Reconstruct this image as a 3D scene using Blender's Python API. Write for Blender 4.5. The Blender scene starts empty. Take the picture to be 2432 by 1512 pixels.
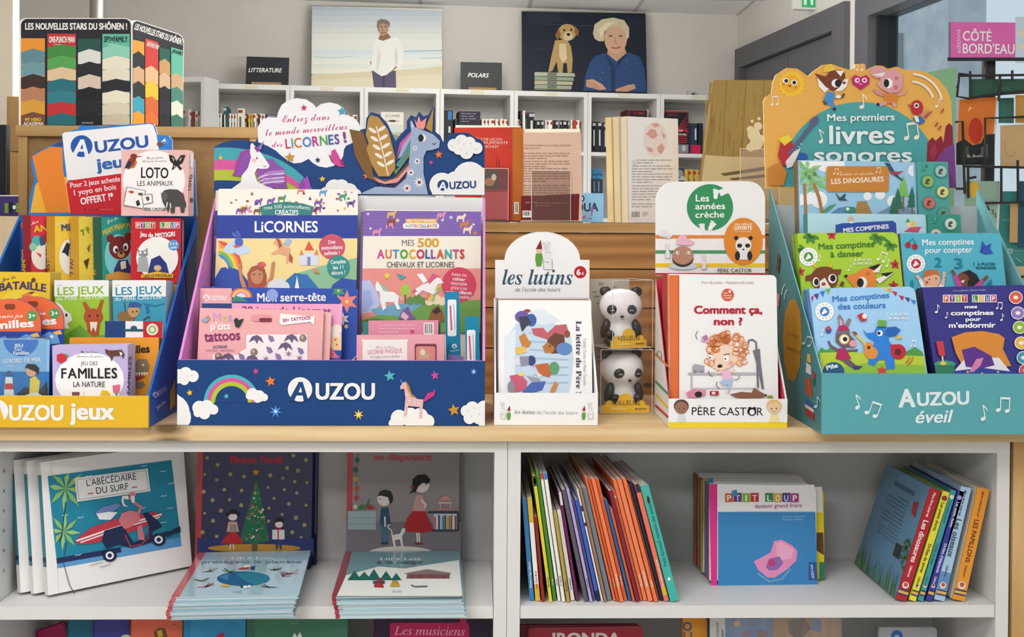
import bpy, bmesh, math, random, unicodedata
from mathutils import Vector, Matrix
from mathutils.geometry import tessellate_polygon
random.seed(7)
SC = bpy.context.scene
COL = SC.collection
V = Vector
# ---------------------------------------------------------------- camera
F_PX, CY_PX, CAM_Z, CAM_D, CAM_X = 2825.9, 572.8, 1.4095, 1.8794, -0.0706
YAW, PITCH, ROLL = 0.02823, 0.009535, 0.006707
fw = V((math.sin(YAW)*math.cos(PITCH), math.cos(YAW)*math.cos(PITCH), -math.sin(PITCH)))
rt = V((math.cos(YAW), -math.sin(YAW), 0))
up = rt.cross(fw)
R2 = rt*math.cos(ROLL) + up*math.sin(ROLL)
U2 = -rt*math.sin(ROLL) + up*math.cos(ROLL)
CAM = V((CAM_X, -CAM_D, CAM_Z))
cd = bpy.data.cameras.new('camera')
cam = bpy.data.objects.new('camera', cd)
COL.objects.link(cam)
cam.matrix_world = Matrix(((R2.x, U2.x, -fw.x, CAM.x), (R2.y, U2.y, -fw.y, CAM.y), (R2.z, U2.z, -fw.z, CAM.z), (0, 0, 0, 1)))
cd.sensor_fit = 'HORIZONTAL'; cd.sensor_width = 36.0
cd.lens = F_PX/2432*36
cd.shift_y = (CY_PX-756)/2432
cd.clip_start = 0.05; cd.clip_end = 100
SC.camera = cam
# ---------------------------------------------------------------- world, lamps, exposure
SC.view_settings.view_transform = 'Standard'
SC.view_settings.look = 'None'
SC.view_settings.exposure = 0.0
SC.view_settings.gamma = 1.0
SC.view_settings.use_curve_mapping = False
w = bpy.data.worlds.new('shop_world'); SC.world = w; w.use_nodes = True
bg = w.node_tree.nodes['Background']
bg.inputs[0].default_value = (0.93, 0.96, 1.0, 1); bg.inputs[1].default_value = WORLD = 1.0
def area(name, loc, target, sx, sy, power, col=(1, 1, 1)):
    l = bpy.data.lights.new(name, 'AREA'); l.shape = 'RECTANGLE'; l.size = sx; l.size_y = sy
    l.energy = power; l.color = col
    o = bpy.data.objects.new(name, l); COL.objects.link(o); o.location = loc
    o.rotation_euler = (V(target)-V(loc)).to_track_quat('-Z', 'Y').to_euler()
    return o
area('ceiling_panel_aisle', (-0.9, -1.5, 2.55), (-0.9, -1.5, 0), 1.2, 0.6, 22, (1, .985, .97))
area('ceiling_panel_aisle_far', (1.3, -1.7, 2.55), (1.3, -1.7, 0), 1.2, 0.6, 7, (.97, .98, 1))
area('ceiling_panel_behind', (-1.2, -3.2, 2.55), (-1.2, -3.2, 0), 1.2, 0.6, 46, (.98, .99, 1))
area('ceiling_panel_middle', (-.2, 1.3, 2.52), (-.2, 1.3, 0), 1.2, 0.6, 52, (1, .99, .98))
area('shelf_spot', (-.1, 2.9, 2.48), (-.05, 4.2, 1.9), 0.5, 0.3, 7, (1, .955, .87))
area('added_uplight', (.1, 2.3, 2.0), (.1, 2.3, 3), 1.2, .3, 66, (.97, .985, 1))  # added upward fill to brighten the ceiling, no fixture hangs here
area('added_uplight_aisle', (-.4, -1.2, 2.05), (-.4, -1.2, 3), 1.2, .3, 26, (.97, .985, 1))  # second added fill, bounced off the ceiling over the aisle
sl = bpy.data.lights.new('daylight_sun', 'SUN'); sl.energy = 2.4; sl.angle = .05; sl.color = (1, .96, .9)
so = bpy.data.objects.new('daylight_sun', sl); COL.objects.link(so); so.rotation_euler = V((.62, .5, -1.15)).to_track_quat('-Z', 'Y').to_euler()
# ---------------------------------------------------------------- pixel to place
def ray(px, py):
    return (fw*F_PX + R2*(px-1216) - U2*(py-CY_PX)).normalized()
def hitY(px, py, Y):
    d = ray(px, py); return CAM + d*((Y-CAM.y)/d.y)
def hitZ(px, py, Z):
    d = ray(px, py); return CAM + d*((Z-CAM.z)/d.z)
class Plane:
    """a flat face standing in the room: origin, across, up, outward normal"""
    def __init__(s, o, u, v):
        s.o = V(o); s.u = V(u).normalized(); s.n = s.u.cross(V(v)).normalized(); s.v = s.n.cross(s.u)
    def hit(s, px, py):
        d = ray(px, py); return CAM + d*((s.o-CAM).dot(s.n)/d.dot(s.n))
    def uv(s, px, py):
        p = s.hit(px, py)-s.o; return p.dot(s.u), p.dot(s.v)
    def at(s, a, b, c=0.0):
        return s.o + s.u*a + s.v*b + s.n*c
def stand(px, Y, z, lean=0, yaw=0):
    """plane of a face whose foot is at depth Y (below pixel column px) and height z; lean back, yaw so that its far end is deeper"""
    x = hitY(px, 700, Y).x
    t, y = math.radians(lean), math.radians(yaw)
    u = V((math.cos(y), math.sin(y), 0)); b = V((-math.sin(y), math.cos(y), 0))
    return Plane((x, Y, z), u, V((0, 0, 1))*math.cos(t) + b*math.sin(t))
# ---------------------------------------------------------------- materials
def lin(h):
    h = h.lstrip('#')
    if len(h) == 3: h = ''.join(c*2 for c in h)
    r = []
    for i in (0, 2, 4):
        c = int(h[i:i+2], 16)/255
        r.append(c/12.92 if c <= .04045 else ((c+.055)/1.055)**2.4)
    return r
MATS = {}
def mat(h, rough=.5, metal=0, **kw):
    if isinstance(h, bpy.types.Material): return h
    k = (h, rough, metal, tuple(kw.items()))
    if k in MATS: return MATS[k]
    m = bpy.data.materials.new('colour_'+h.lstrip('#')); m.use_nodes = True
    b = m.node_tree.nodes['Principled BSDF']
    b.inputs['Base Color'].default_value = (*lin(h), 1)
    b.inputs['Roughness'].default_value = rough
    b.inputs['Metallic'].default_value = metal
    b.inputs['Specular IOR Level'].default_value = kw.get('spec', .3)
    if 'coat' in kw: b.inputs['Coat Weight'].default_value = kw['coat']; b.inputs['Coat Roughness'].default_value = .12
    if 'emit' in kw:
        b.inputs['Emission Color'].default_value = (*lin(h), 1); b.inputs['Emission Strength'].default_value = kw['emit']
    MATS[k] = m
    return m
def clear(name, tint='ffffff', gloss=.12, rough=.05):
    """thin clear plastic or glass: mostly transparent with a soft reflection"""
    m = bpy.data.materials.new(name); m.use_nodes = True; nt = m.node_tree; nt.nodes.clear()
    o = nt.nodes.new('ShaderNodeOutputMaterial'); mx = nt.nodes.new('ShaderNodeMixShader')
    t = nt.nodes.new('ShaderNodeBsdfTransparent'); g = nt.nodes.new('ShaderNodeBsdfGlossy')
    t.inputs[0].default_value = (*lin(tint), 1); g.inputs['Roughness'].default_value = rough
    mx.inputs[0].default_value = gloss
    nt.links.new(t.outputs[0], mx.inputs[1]); nt.links.new(g.outputs[0], mx.inputs[2]); nt.links.new(mx.outputs[0], o.inputs[0])
    return m
def wood(name, c1, c2, scale=(1, 14, 14), knots=0, rough=.5):
    """grain stretched along the board, darker growth lines, optional knots; object coordinates"""
    m = bpy.data.materials.new(name); m.use_nodes = True; nt = m.node_tree; N = nt.nodes; L = nt.links
    b = N['Principled BSDF']; b.inputs['Roughness'].default_value = rough; b.inputs['Specular IOR Level'].default_value = .25
    tc = N.new('ShaderNodeTexCoord'); mp = N.new('ShaderNodeMapping'); mp.inputs['Scale'].default_value = scale
    n1 = N.new('ShaderNodeTexNoise'); n1.inputs['Scale'].default_value = 3; n1.inputs['Detail'].default_value = 6; n1.inputs['Distortion'].default_value = .8
    wv = N.new('ShaderNodeTexWave'); wv.wave_type = 'BANDS'; wv.bands_direction = 'Z'; wv.inputs['Scale'].default_value = 1.1; wv.inputs['Distortion'].default_value = 6; wv.inputs['Detail'].default_value = 3
    mx = N.new('ShaderNodeMath'); mx.operation = 'ADD'; mx.use_clamp = True
    ml = N.new('ShaderNodeMath'); ml.operation = 'MULTIPLY'; ml.inputs[1].default_value = .35
    rp = N.new('ShaderNodeValToRGB')
    rp.color_ramp.elements[0].position = .3; rp.color_ramp.elements[0].color = (*lin(c1), 1)
    rp.color_ramp.elements[1].position = .95; rp.color_ramp.elements[1].color = (*lin(c2), 1)
    L.new(tc.outputs['Object'], mp.inputs[0]); L.new(mp.outputs[0], n1.inputs[0]); L.new(mp.outputs[0], wv.inputs[0])
    L.new(wv.outputs['Fac'], ml.inputs[0]); L.new(ml.outputs[0], mx.inputs[0]); L.new(n1.outputs['Fac'], mx.inputs[1]); L.new(mx.outputs[0], rp.inputs[0])
    last = rp.outputs[0]
    if knots:
        mp2 = N.new('ShaderNodeMapping'); mp2.inputs['Scale'].default_value = (3.2, 3.2, 8)
        vo = N.new('ShaderNodeTexVoronoi'); vo.inputs['Scale'].default_value = knots
        r2 = N.new('ShaderNodeValToRGB'); r2.color_ramp.elements[0].position = .05; r2.color_ramp.elements[0].color = (1, 1, 1, 1)
        r2.color_ramp.elements[1].position = .16; r2.color_ramp.elements[1].color = (0, 0, 0, 1)
        mc = N.new('ShaderNodeMix'); mc.data_type = 'RGBA'; mc.inputs[7].default_value = (*[x*.25 for x in lin(c1)], 1)
        L.new(tc.outputs['Object'], mp2.inputs[0]); L.new(mp2.outputs[0], vo.inputs[0]); L.new(vo.outputs['Distance'], r2.inputs[0])
        L.new(r2.outputs[0], mc.inputs[0]); L.new(last, mc.inputs[6]); last = mc.outputs[2]
    L.new(last, b.inputs['Base Color'])
    return m
def mottled(name, c1, c2, scale=8, rough=.6, spec=.3):
    m = bpy.data.materials.new(name); m.use_nodes = True; nt = m.node_tree; N = nt.nodes; L = nt.links
    b = N['Principled BSDF']; b.inputs['Roughness'].default_value = rough; b.inputs['Specular IOR Level'].default_value = spec
    tc = N.new('ShaderNodeTexCoord'); n1 = N.new('ShaderNodeTexNoise'); n1.inputs['Scale'].default_value = scale; n1.inputs['Detail'].default_value = 5
    rp = N.new('ShaderNodeValToRGB'); rp.color_ramp.elements[0].position = .35; rp.color_ramp.elements[1].position = .65
    rp.color_ramp.elements[0].color = (*lin(c1), 1); rp.color_ramp.elements[1].color = (*lin(c2), 1)
    L.new(tc.outputs['Object'], n1.inputs[0]); L.new(n1.outputs['Fac'], rp.inputs[0]); L.new(rp.outputs[0], b.inputs['Base Color'])
    return m
# ---------------------------------------------------------------- objects
BASE = {}
def props(o, label, cat, group=None, kind=None):
    if label: o['label'] = label
    if cat: o['category'] = cat
    if group: o['group'] = group
    if kind: o['kind'] = kind
    return o
def thing(name, label, cat, base, group=None):
    o = bpy.data.objects.new(name, None); COL.objects.link(o); o.location = base; o.empty_display_size = .02
    BASE[o] = V(base)
    return props(o, label, cat, group)
class MB:
    """collects faces in room coordinates, builds ONE mesh object"""
    def __init__(s): s.v = []; s.f = []; s.m = []; s.mats = []; s.smooth = []
    def mi(s, m):
        m = mat(m)
        if m not in s.mats: s.mats.append(m)
        return s.mats.index(m)
    def face(s, pts, m, smooth=False):
        i = len(s.v); s.v += [tuple(p) for p in pts]; s.f.append(tuple(range(i, i+len(pts)))); s.m.append(s.mi(m)); s.smooth.append(smooth)
    def faces(s, pts, fs, m, smooth=False):
        i = len(s.v); k = s.mi(m); s.v += [tuple(p) for p in pts]
        for f in fs: s.f.append(tuple(i+j for j in f)); s.m.append(k); s.smooth.append(smooth)
    def prism(s, front, ext, m, mside=None, mback=None):
        """front: points counter-clockwise seen from the front; ext: vector to the back"""
        n = len(front); ext = V(ext); front = [V(p) for p in front]; back = [p+ext for p in front]
        pts = front+back
        s.faces(pts, [tuple(range(n))], m)
        s.faces(pts, [tuple(range(2*n-1, n-1, -1))], mback or mside or m)
        s.faces(pts, [(i, n+i, n+(i+1) % n, (i+1) % n) for i in range(n)], mside or m)
    def box(s, x0, x1, y0, y1, z0, z1, m):
        s.prism([(x0, y0, z0), (x1, y0, z0), (x1, y0, z1), (x0, y0, z1)], (0, y1-y0, 0), m)
    def slab(s, pl, a0, a1, b0, b1, c0, c1, m, mside=None):
        """box in a plane's own directions: across a, up b, outward c (c0 back, c1 front)"""
        s.prism([pl.at(a0, b0, c1), pl.at(a1, b0, c1), pl.at(a1, b1, c1), pl.at(a0, b1, c1)], pl.n*(c0-c1), m, mside)
    def tube(s, pts, r, m, n=8, r2=None):
        pts = [V(p) for p in pts]; rings = []
        for i, p in enumerate(pts):
            d = (pts[min(i+1, len(pts)-1)]-pts[max(i-1, 0)]).normalized()
            a = d.orthogonal().normalized() if i == 0 else (a-d*a.dot(d)).normalized()
            b = d.cross(a); rr = r if r2 is None else r+(r2-r)*i/(len(pts)-1)
            rings.append([p+(a*math.cos(t)+b*math.sin(t))*rr for t in [2*math.pi*k/n for k in range(n)]])
        P = [q for g in rings for q in g]
        fs = [(i*n+k, i*n+(k+1) % n, (i+1)*n+(k+1) % n, (i+1)*n+k) for i in range(len(pts)-1) for k in range(n)]
        s.faces(P, fs, m, True)
        s.faces(rings[0], [tuple(reversed(range(n)))], m); s.faces(rings[-1], [tuple(range(n))], m)
    def ball(s, c, r, m, n=14, rot=None):
        """ellipsoid, r = (rx, ry, rz)"""
        if not hasattr(r, '__len__'): r = (r, r, r)
        P = []; fs = []; h = n//2; c = V(c); rot = rot or Matrix.Identity(3)
        for i in range(h+1):
            t = math.pi*i/h
            for k in range(n):
                a = 2*math.pi*k/n
                P.append(c+rot @ V((r[0]*math.sin(t)*math.cos(a), r[1]*math.sin(t)*math.sin(a), r[2]*math.cos(t))))
        for i in range(h):
            for k in range(n): fs.append((i*n+k, (i+1)*n+k, (i+1)*n+(k+1) % n, i*n+(k+1) % n))
        s.faces(P, fs, m, True)
    def build(s, name, parent=None, base=None, label=None, cat=None, group=None, kind=None):
        b = BASE[parent] if parent is not None else V(base if base is not None else s.v[0])
        me = bpy.data.meshes.new(name)
        me.from_pydata([(p[0]-b.x, p[1]-b.y, p[2]-b.z) for p in s.v], [], s.f)
        for m in s.mats: me.materials.append(m)
        me.polygons.foreach_set('material_index', s.m); me.polygons.foreach_set('use_smooth', s.smooth)
        me.update()
        o = bpy.data.objects.new(name, me); COL.objects.link(o); BASE[o] = b
        if parent is not None: o.parent = parent
        else: o.location = b
        return props(o, label, cat, group, kind)
def dup(o, shift, label=None, group=None, parent=None):
    """a copy of a thing with copies of its parts and sub-parts"""
    c = o.copy(); COL.objects.link(c); BASE[c] = BASE[o]+V(shift)
    if parent is None: c.location = o.location+V(shift)
    else: c.parent = parent
    if label: c['label'] = label
    if group: c['group'] = group
    for ch in list(o.children): dup(ch, (0, 0, 0), parent=c)
    return c
# ---------------------------------------------------------------- lettering
ALPH = {'script': (0x1D4D0, 0x1D4EA), 'it': (0x1D434, 0x1D44E), 'bit': (0x1D468, 0x1D482), 'serif': (0x1D400, 0x1D41A), 'sb': (0x1D5D4, 0x1D5EE), 'sbi': (0x1D63C, 0x1D656)}
TC = {}
def glyphs(s, style):
    """flat letter shapes: points (x along baseline, y up) and faces, with width and capital height"""
    if (s, style) in TC: return TC[s, style]
    off = 0.0; sh = 0.0; body = s; st = style
    if st.startswith('/'): sh = .25; st = st[1:]
    if st in ALPH:
        U, Lo = ALPH[st]; body = ''
        for ch in s:
            if st == 'it' and ch == 'h': body += 'ℎ'
            elif 'A' <= ch <= 'Z': body += chr(U+ord(ch)-65)
            elif 'a' <= ch <= 'z': body += chr(Lo+ord(ch)-97)
            elif st == 'sb' and ch.isdigit(): body += chr(0x1D7EC+ord(ch)-48)
            else: body += ch
    elif st == 'o': off = .02
    c = bpy.data.curves.new('letters', 'FONT'); c.body = body; c.size = 1; c.offset = off; c.shear = sh; c.resolution_u = 3
    o = bpy.data.objects.new('letters', c); COL.objects.link(o)
    bpy.context.view_layer.update()
    ev = o.evaluated_get(bpy.context.evaluated_depsgraph_get()); me = ev.to_mesh()
    vs = [(p.co.x, p.co.y) for p in me.vertices]; fs = [tuple(p.vertices) for p in me.polygons]
    ev.to_mesh_clear(); bpy.data.objects.remove(o); bpy.data.curves.remove(c)
    if not vs: vs = [(0, 0)]; fs = []
    g = {'b': .019, 'bb': .034}.get(st)
    if g:                                                           # heavier strokes: the letter set four times, each a little aside
        n = len(vs); q = [(-g, -g*.7), (g, -g*.7), (g, g*.7), (-g, g*.7)]
        fs = [tuple(i+k*n for i in f) for k in range(4) for f in fs]; vs = [(a+dx, b+dy) for dx, dy in q for a, b in vs]
    x0 = min(p[0] for p in vs); x1 = max(p[0] for p in vs)
    TC[s, style] = ([(p[0]-x0, p[1]) for p in vs], fs, x1-x0 or 1)
    return TC[s, style]
# ---------------------------------------------------------------- flat printed pictures on a plane, laid out with photograph pixels
def style_bold(st): return st.lstrip('/') in ('b', 'bb')
class Art:
    STEP = .00004
    def __init__(s, mb, pl, c0=.0004): s.mb = mb; s.pl = pl; s.c = c0; s.box = None
    def up(s): s.c += s.STEP
    def pt(s, x, y):
        a, b = s.pl.uv(x, y)
        if s.box:
            a0, a1, b0, b1 = s.box; a = min(max(a, a0), a1); b = min(max(b, b0), b1)
        return s.pl.at(a, b, s.c)
    def clip(s, *px):
        q = [s.pl.uv(x, y) for x, y in px]; s.box = (min(p[0] for p in q), max(p[0] for p in q), min(p[1] for p in q), max(p[1] for p in q)); return s
    def P(s, c, pts):
        s.up(); q = [s.pt(x, y) for x, y in pts]
        ar = sum(pts[i][0]*pts[(i+1) % len(pts)][1]-pts[(i+1) % len(pts)][0]*pts[i][1] for i in range(len(pts)))
        if ar > 0: q.reverse()
        s.mb.face(q, c); return s
    def R(s, c, x0, y0, x1, y1): return s.P(c, [(x0, y0), (x1, y0), (x1, y1), (x0, y1)])
    def RR(s, c, x0, y0, x1, y1, r):
        p = []
        for cx, cy, a in ((x1-r, y0+r, -90), (x1-r, y1-r, 0), (x0+r, y1-r, 90), (x0+r, y0+r, 180)):
            p += [(cx+r*math.cos(math.radians(a+k*22.5)), cy+r*math.sin(math.radians(a+k*22.5))) for k in range(5)]
        return s.P(c, p)
    def E(s, c, cx, cy, rx, ry=None, rot=0, a0=0, a1=360, n=22):
        ry = rx if ry is None else ry; t = math.radians(rot); p = []
        full = a1-a0 >= 360
        for k in range(n if full else n+1):
            a = math.radians(a0+(a1-a0)*k/n); x, y = rx*math.cos(a), ry*math.sin(a)
            p.append((cx+x*math.cos(t)-y*math.sin(t), cy+x*math.sin(t)+y*math.cos(t)))
        return s.P(c, p)
    def S(s, c, cx, cy, r, rot=-90, n=5, inner=.45):
        return s.P(c, [(cx+(r if k % 2 == 0 else r*inner)*math.cos(math.radians(rot+180*k/n)), cy+(r if k % 2 == 0 else r*inner)*math.sin(math.radians(rot+180*k/n))) for k in range(2*n)])
    def L(s, c, pts, wd=2, wd2=None):
        """a stroke along points, tapering to wd2"""
        wd2 = wd if wd2 is None else wd2; A = []; B = []; n = len(pts)
        for i, (x, y) in enumerate(pts):
            x0, y0 = pts[max(i-1, 0)]; x1, y1 = pts[min(i+1, n-1)]; l = math.hypot(x1-x0, y1-y0) or 1
            h = (wd+(wd2-wd)*i/(n-1))/2; nx, ny = -(y1-y0)/l*h, (x1-x0)/l*h
            A.append((x+nx, y+ny)); B.append((x-nx, y-ny))
        s.up()
        for i in range(n-1):
            q = [s.pt(*p) for p in (A[i], A[i+1], B[i+1], B[i])]; s.mb.face(q, c)
        return s
    def ARC(s, c, cx, cy, rx, ry, a0, a1, wd, n=18):
        return s.L(c, [(cx+rx*math.cos(math.radians(a0+(a1-a0)*k/n)), cy+ry*math.sin(math.radians(a0+(a1-a0)*k/n))) for k in range(n+1)], wd)
    def C(s, c, blobs):
        """cloud: (x, y, r) circles of one colour"""
        for x, y, r in blobs: s.E(c, x, y, r)
        return s
    def T(s, txt, x0, y0, x1, y1, h, c, st='', wave=0):
        """writing with its baseline from (x0,y0) to (x1,y1) and capitals h pixels high"""
        vs, fs, wd = glyphs(txt, st); s.up(); dx, dy = x1-x0, y1-y0; l = math.hypot(dx, dy); ux, uy = dy/l, -dx/l
        cap = .72 if st in ALPH else .70
        q = []; m0 = 0
        if len(txt) == 1 and wd/l < .35*cap/h: k0 = min(1, 1.3*wd*h/cap/l); m0 = (1-k0)/2; wd = wd/k0
        hv = len(vs)//4 if style_bold(st) else 0; c0 = s.c
        for i, (a, b) in enumerate(vs):
            if hv: s.c = c0+i//hv*s.STEP
            k = a/wd+m0; bb = b/cap*h + wave*math.sin(math.pi*k)
            q.append(s.pt(x0+dx*k+ux*bb, y0+dy*k+uy*bb))
        s.mb.faces(q, fs, c); return s
    def TC(s, txt, x0, y0, x1, y1, h, cols, st='b'):
        """writing with one colour per letter"""
        ws = [0 if ch == ' ' else glyphs(ch, st)[2] for ch in txt]; gap = .09
        tot = sum((.28 if ch == ' ' else a+gap) for ch, a in zip(txt, ws))-gap; t = 0; i = 0
        for ch, a in zip(txt, ws):
            if ch == ' ': t += .28; continue
            f0, f1 = t/tot, (t+a)/tot
            s.T(ch, x0+(x1-x0)*f0, y0+(y1-y0)*f0, x0+(x1-x0)*f1, y0+(y1-y0)*f1, h, cols[i % len(cols)], st); t += a+gap; i += 1
        return s
    def LINES(s, c, x0, y0, x1, y1, n, th=2, seed=1):
        """small print too fine to read, as word-length dashes"""
        r = random.Random(seed)
        for i in range(n):
            y = y0+(y1-y0)*i/max(n-1, 1); x = x0; end = x1 if i < n-1 else x0+(x1-x0)*.5
            while x < end-3:
                wl = min(r.uniform(6, 18), end-x); s.R(c, x, y-th/2, x+wl, y+th/2); s.c -= s.STEP; x += wl+2.5
        return s
    def BAR(s, x0, y0, x1, y1, seed=1):
        s.R('f4f2ee', x0, y0, x1, y1); r = random.Random(seed); x = x0+2; s.up()
        while x < x1-3:
            wl = r.choice((.8, 1.2, 1.8)); s.R('222', x, y0+2, x+wl, y1-4); s.c -= s.STEP; x += wl+r.choice((1, 1.6))
        return s
    def NOTE(s, c, x, y, h, dbl=False, rot=0):
        """a music note, head at (x,y), stem h high"""
        t = math.radians(rot); q = lambda a, b: (x+a*math.cos(t)-b*math.sin(t), y+a*math.sin(t)+b*math.cos(t))
        s.E(c, x, y, h*.2, h*.15, rot-20, n=12); s.L(c, [q(h*.17, 0), q(h*.17, -h)], h*.08)
        if dbl:
            s.E(c, *q(h*.7, h*.05), h*.2, h*.15, rot-20, n=12); s.L(c, [q(h*.87, 0), q(h*.87, -h)], h*.08); s.L(c, [q(h*.13, -h*.95), q(h*.91, -h*.95)], h*.17)
        else: s.L(c, [q(h*.17, -h), q(h*.35, -h*.75), q(h*.45, -h*.5)], h*.12, h*.05)
        return s
# ---------------------------------------------------------------- books and boxes
def rect_on(pl, tl, tr, zb, h=None):
    """rectangle on a plane from its two upper corners (pixels) down to height zb (or h long): lower-left, lower-right, upper-right, upper-left"""
    A, B = [V(pl.uv(*p)) for p in (tl, tr)]
    e = (B-A).normalized(); d = V((e.y, -e.x))
    if h is None:
        dz = pl.u.z*d.x+pl.v.z*d.y; h = min((pl.at(*A).z-zb)/-dz, (pl.at(*B).z-zb)/-dz)
    return [A+d*h, B+d*h, B, A]
def rounded(q, r, which=(0, 1, 2, 3)):
    out = []
    for i in range(4):
        p = q[i]; a = (q[i-1]-p).normalized(); b = (q[(i+1) % 4]-p).normalized()
        if i in which and r > 0:
            c = p+a*r+b*r
            for k in range(5):
                t = math.pi/2*k/4; out.append(c-b*r*math.cos(t)-a*r*math.sin(t))
        else: out.append(p)
    return out
def book(name, label, cat, pl, tl, tr, zb, t, cover, spine=None, page='efe9dc', rnd=0, art=None, group=None, h=None, board=.0018, which=(0, 1, 2, 3), spine_side=0, back=None, spine_art=None):
    """a bound book: front and back board with the spine joining them, and the block of pages between"""
    zb = zb+t*max(pl.n.z, 0)+.0006; q = rect_on(pl, tl, tr, zb, h); o = rounded(q, rnd, which)
    base = pl.at(*((q[0]+q[1])/2), -t/2); base.z = min(pl.at(*q[0]).z, pl.at(*q[1]).z)
    th = thing(name, label, cat, base, group)
    mb = MB(); bd = min(board, t*.2)
    mb.prism([pl.at(*p) for p in o], -pl.n*bd, cover)
    mb.prism([pl.at(*p, -t+bd) for p in o], -pl.n*bd, back or cover)
    e = (q[1]-q[0]).normalized(); ee = (q[3]-q[0]).normalized()
    if spine_side == 0: s4 = [q[0], q[0]+e*bd*1.2, q[3]+e*bd*1.2, q[3]]
    else: s4 = [q[1]-e*bd*1.2, q[1], q[2], q[2]-e*bd*1.2]
    mb.prism([pl.at(*p, -bd*.0) for p in s4], -pl.n*t, spine or cover)
    if art: art(Art(mb, pl))
    if spine_art: spine_art(mb, pl, q, t)
    mb.build('cover', th)
    pg = MB(); g = .0025 if board > .001 else .0008
    i4 = [q[0]+e*g+ee*g, q[1]-e*g+ee*g, q[2]-e*g-ee*g, q[3]+e*g-ee*g]
    i4 = rounded(i4, max(rnd-g, 0), which)
    pg.prism([pl.at(*p, -bd-.0002) for p in i4], -pl.n*(t-2*bd-.0004), page)
    pg.build('pages', th)
    return th
def carton(name, label, cat, pl, tl, tr, zb, t, col, side=None, art=None, side_art=None, group=None, h=None, split=.7, tray=None):
    """a game box: a printed lid over a tray"""
    zb = zb+t*max(pl.n.z, 0)+.0006; q = rect_on(pl, tl, tr, zb, h)
    base = pl.at(*((q[0]+q[1])/2), -t/2); base.z = min(pl.at(*q[0]).z, pl.at(*q[1]).z)
    th = thing(name, label, cat, base, group)
    mb = MB(); mb.prism([pl.at(*p) for p in q], -pl.n*t*split, col, side)
    if art: art(Art(mb, pl))
    if side_art: side_art(mb, pl, q, t)
    mb.build('lid', th)
    tb = MB(); g = .0012; e = (q[1]-q[0]).normalized(); ee = (q[3]-q[0]).normalized()
    tb.prism([pl.at(*p, -t*split-.0003) for p in (q[0]+e*g+ee*g, q[1]-e*g+ee*g, q[2]-e*g-ee*g, q[3]+e*g-ee*g)], -pl.n*(t*(1-split)-.0003), tray or side or col)
    tb.build('tray', th)
    return th
def sheet(mb, pl, px, t, m, mside=None):
    """card cut to an outline (pixels on the plane), t thick behind it"""
    q = [pl.hit(x, y) for x, y in px]
    ar = sum(px[i][0]*px[(i+1) % len(px)][1]-px[(i+1) % len(px)][0]*px[i][1] for i in range(len(px)))
    if ar > 0: q.reverse()
    mb.prism(q, -pl.n*t, m, mside)
    return mb
ORD = ['first', 'second', 'third', 'fourth', 'fifth', 'sixth', 'seventh', 'eighth', 'ninth', 'tenth', 'eleventh', 'twelfth', 'thirteenth', 'fourteenth', 'fifteenth', 'sixteenth', 'seventeenth', 'eighteenth', 'nineteenth', 'twentieth']
ZC, ZS, ZU, ZT = 1.10, .8134, .7934, 1.0577
# ================================================================ the room
def hitD(px, py, D):
    d = ray(px, py); return CAM + d*(D/d.dot(fw))
WHITE = mat('e9e7e2', .55); SHELFW = mat('dedddb', .45, spec=.35)
_a, _b = hitD(505, 200, 6.11), hitD(1575, 225, 6.46)
BU = V((_b.x-_a.x, _b.y-_a.y, 0)).normalized()
BC = Plane((_a.x, _a.y, 0), BU, (0, 0, 1))                 # front of the rear bookcases
BW = Plane(BC.at(0, 0, -.30), BU, (0, 0, 1))               # rear wall
ZCEIL = BW.hit(1100, 14).z
ca, cb = BW.uv(1751, 100)
WR = Plane(BW.at(ca, 0), -BW.n*-1, (0, 0, 1))              # wall with the door and the window, u runs towards the camera
def struct(name, mb, base=None):
    return mb.build(name, base=base, kind='structure')
wallm = mottled('wall_paint', 'd6d1ca', 'dbd6cf', 3, .85, .1)
m = MB(); m.slab(BW, -3.2, ca+.1, 0, ZCEIL, -.15, 0, wallm); struct('wall_back', m, BW.at(0, 0))
# right wall: solid pieces round the door and the window
dx0, dtop = WR.uv(1757, 119); dx1 = WR.uv(2019, 60)[0]; wx0 = WR.uv(2040, 60)[0]; wx1 = wx0+1.75; wtop = WR.uv(2094, 29)[1]+.09
m = MB()
for a0, a1, b0, b1 in ((-.2, dx0, 0, ZCEIL), (dx0, dx1, dtop, ZCEIL), (dx1, wx0, 0, ZCEIL), (wx0, wx1, wtop, ZCEIL), (wx0, wx1, 0, .5), (wx1, wx1+2.2, 0, ZCEIL)):
    if a1 > a0 and b1 > b0: m.slab(WR, a0, a1, b0, b1, -.16, 0, wallm)
struct('wall_right', m, WR.at(0, 0))
m = MB(); lw = hitY(38, 150, 1.0); m.box(lw.x-1.2, lw.x, .98, 1.02, 0, 2.6, mat('e6dfcf', .8)); struct('wall_left', m)
m = MB(); m.box(-4.6, -4.5, -4.4, 6.5, 0, ZCEIL, mat('d9d4cc', .85)); struct('wall_end', m)
m = MB(); m.box(-4.5, 3.2, -4.4, -4.3, 0, ZCEIL, mat('b9b2a8', .85)); struct('wall_front', m)
m = MB(); m.box(-5, 4.5, -4.5, 7, -.1, 0, mottled('grey_floor', 'b3aea6', 'c4bfb7', 4, .5)); struct('floor', m)
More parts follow.
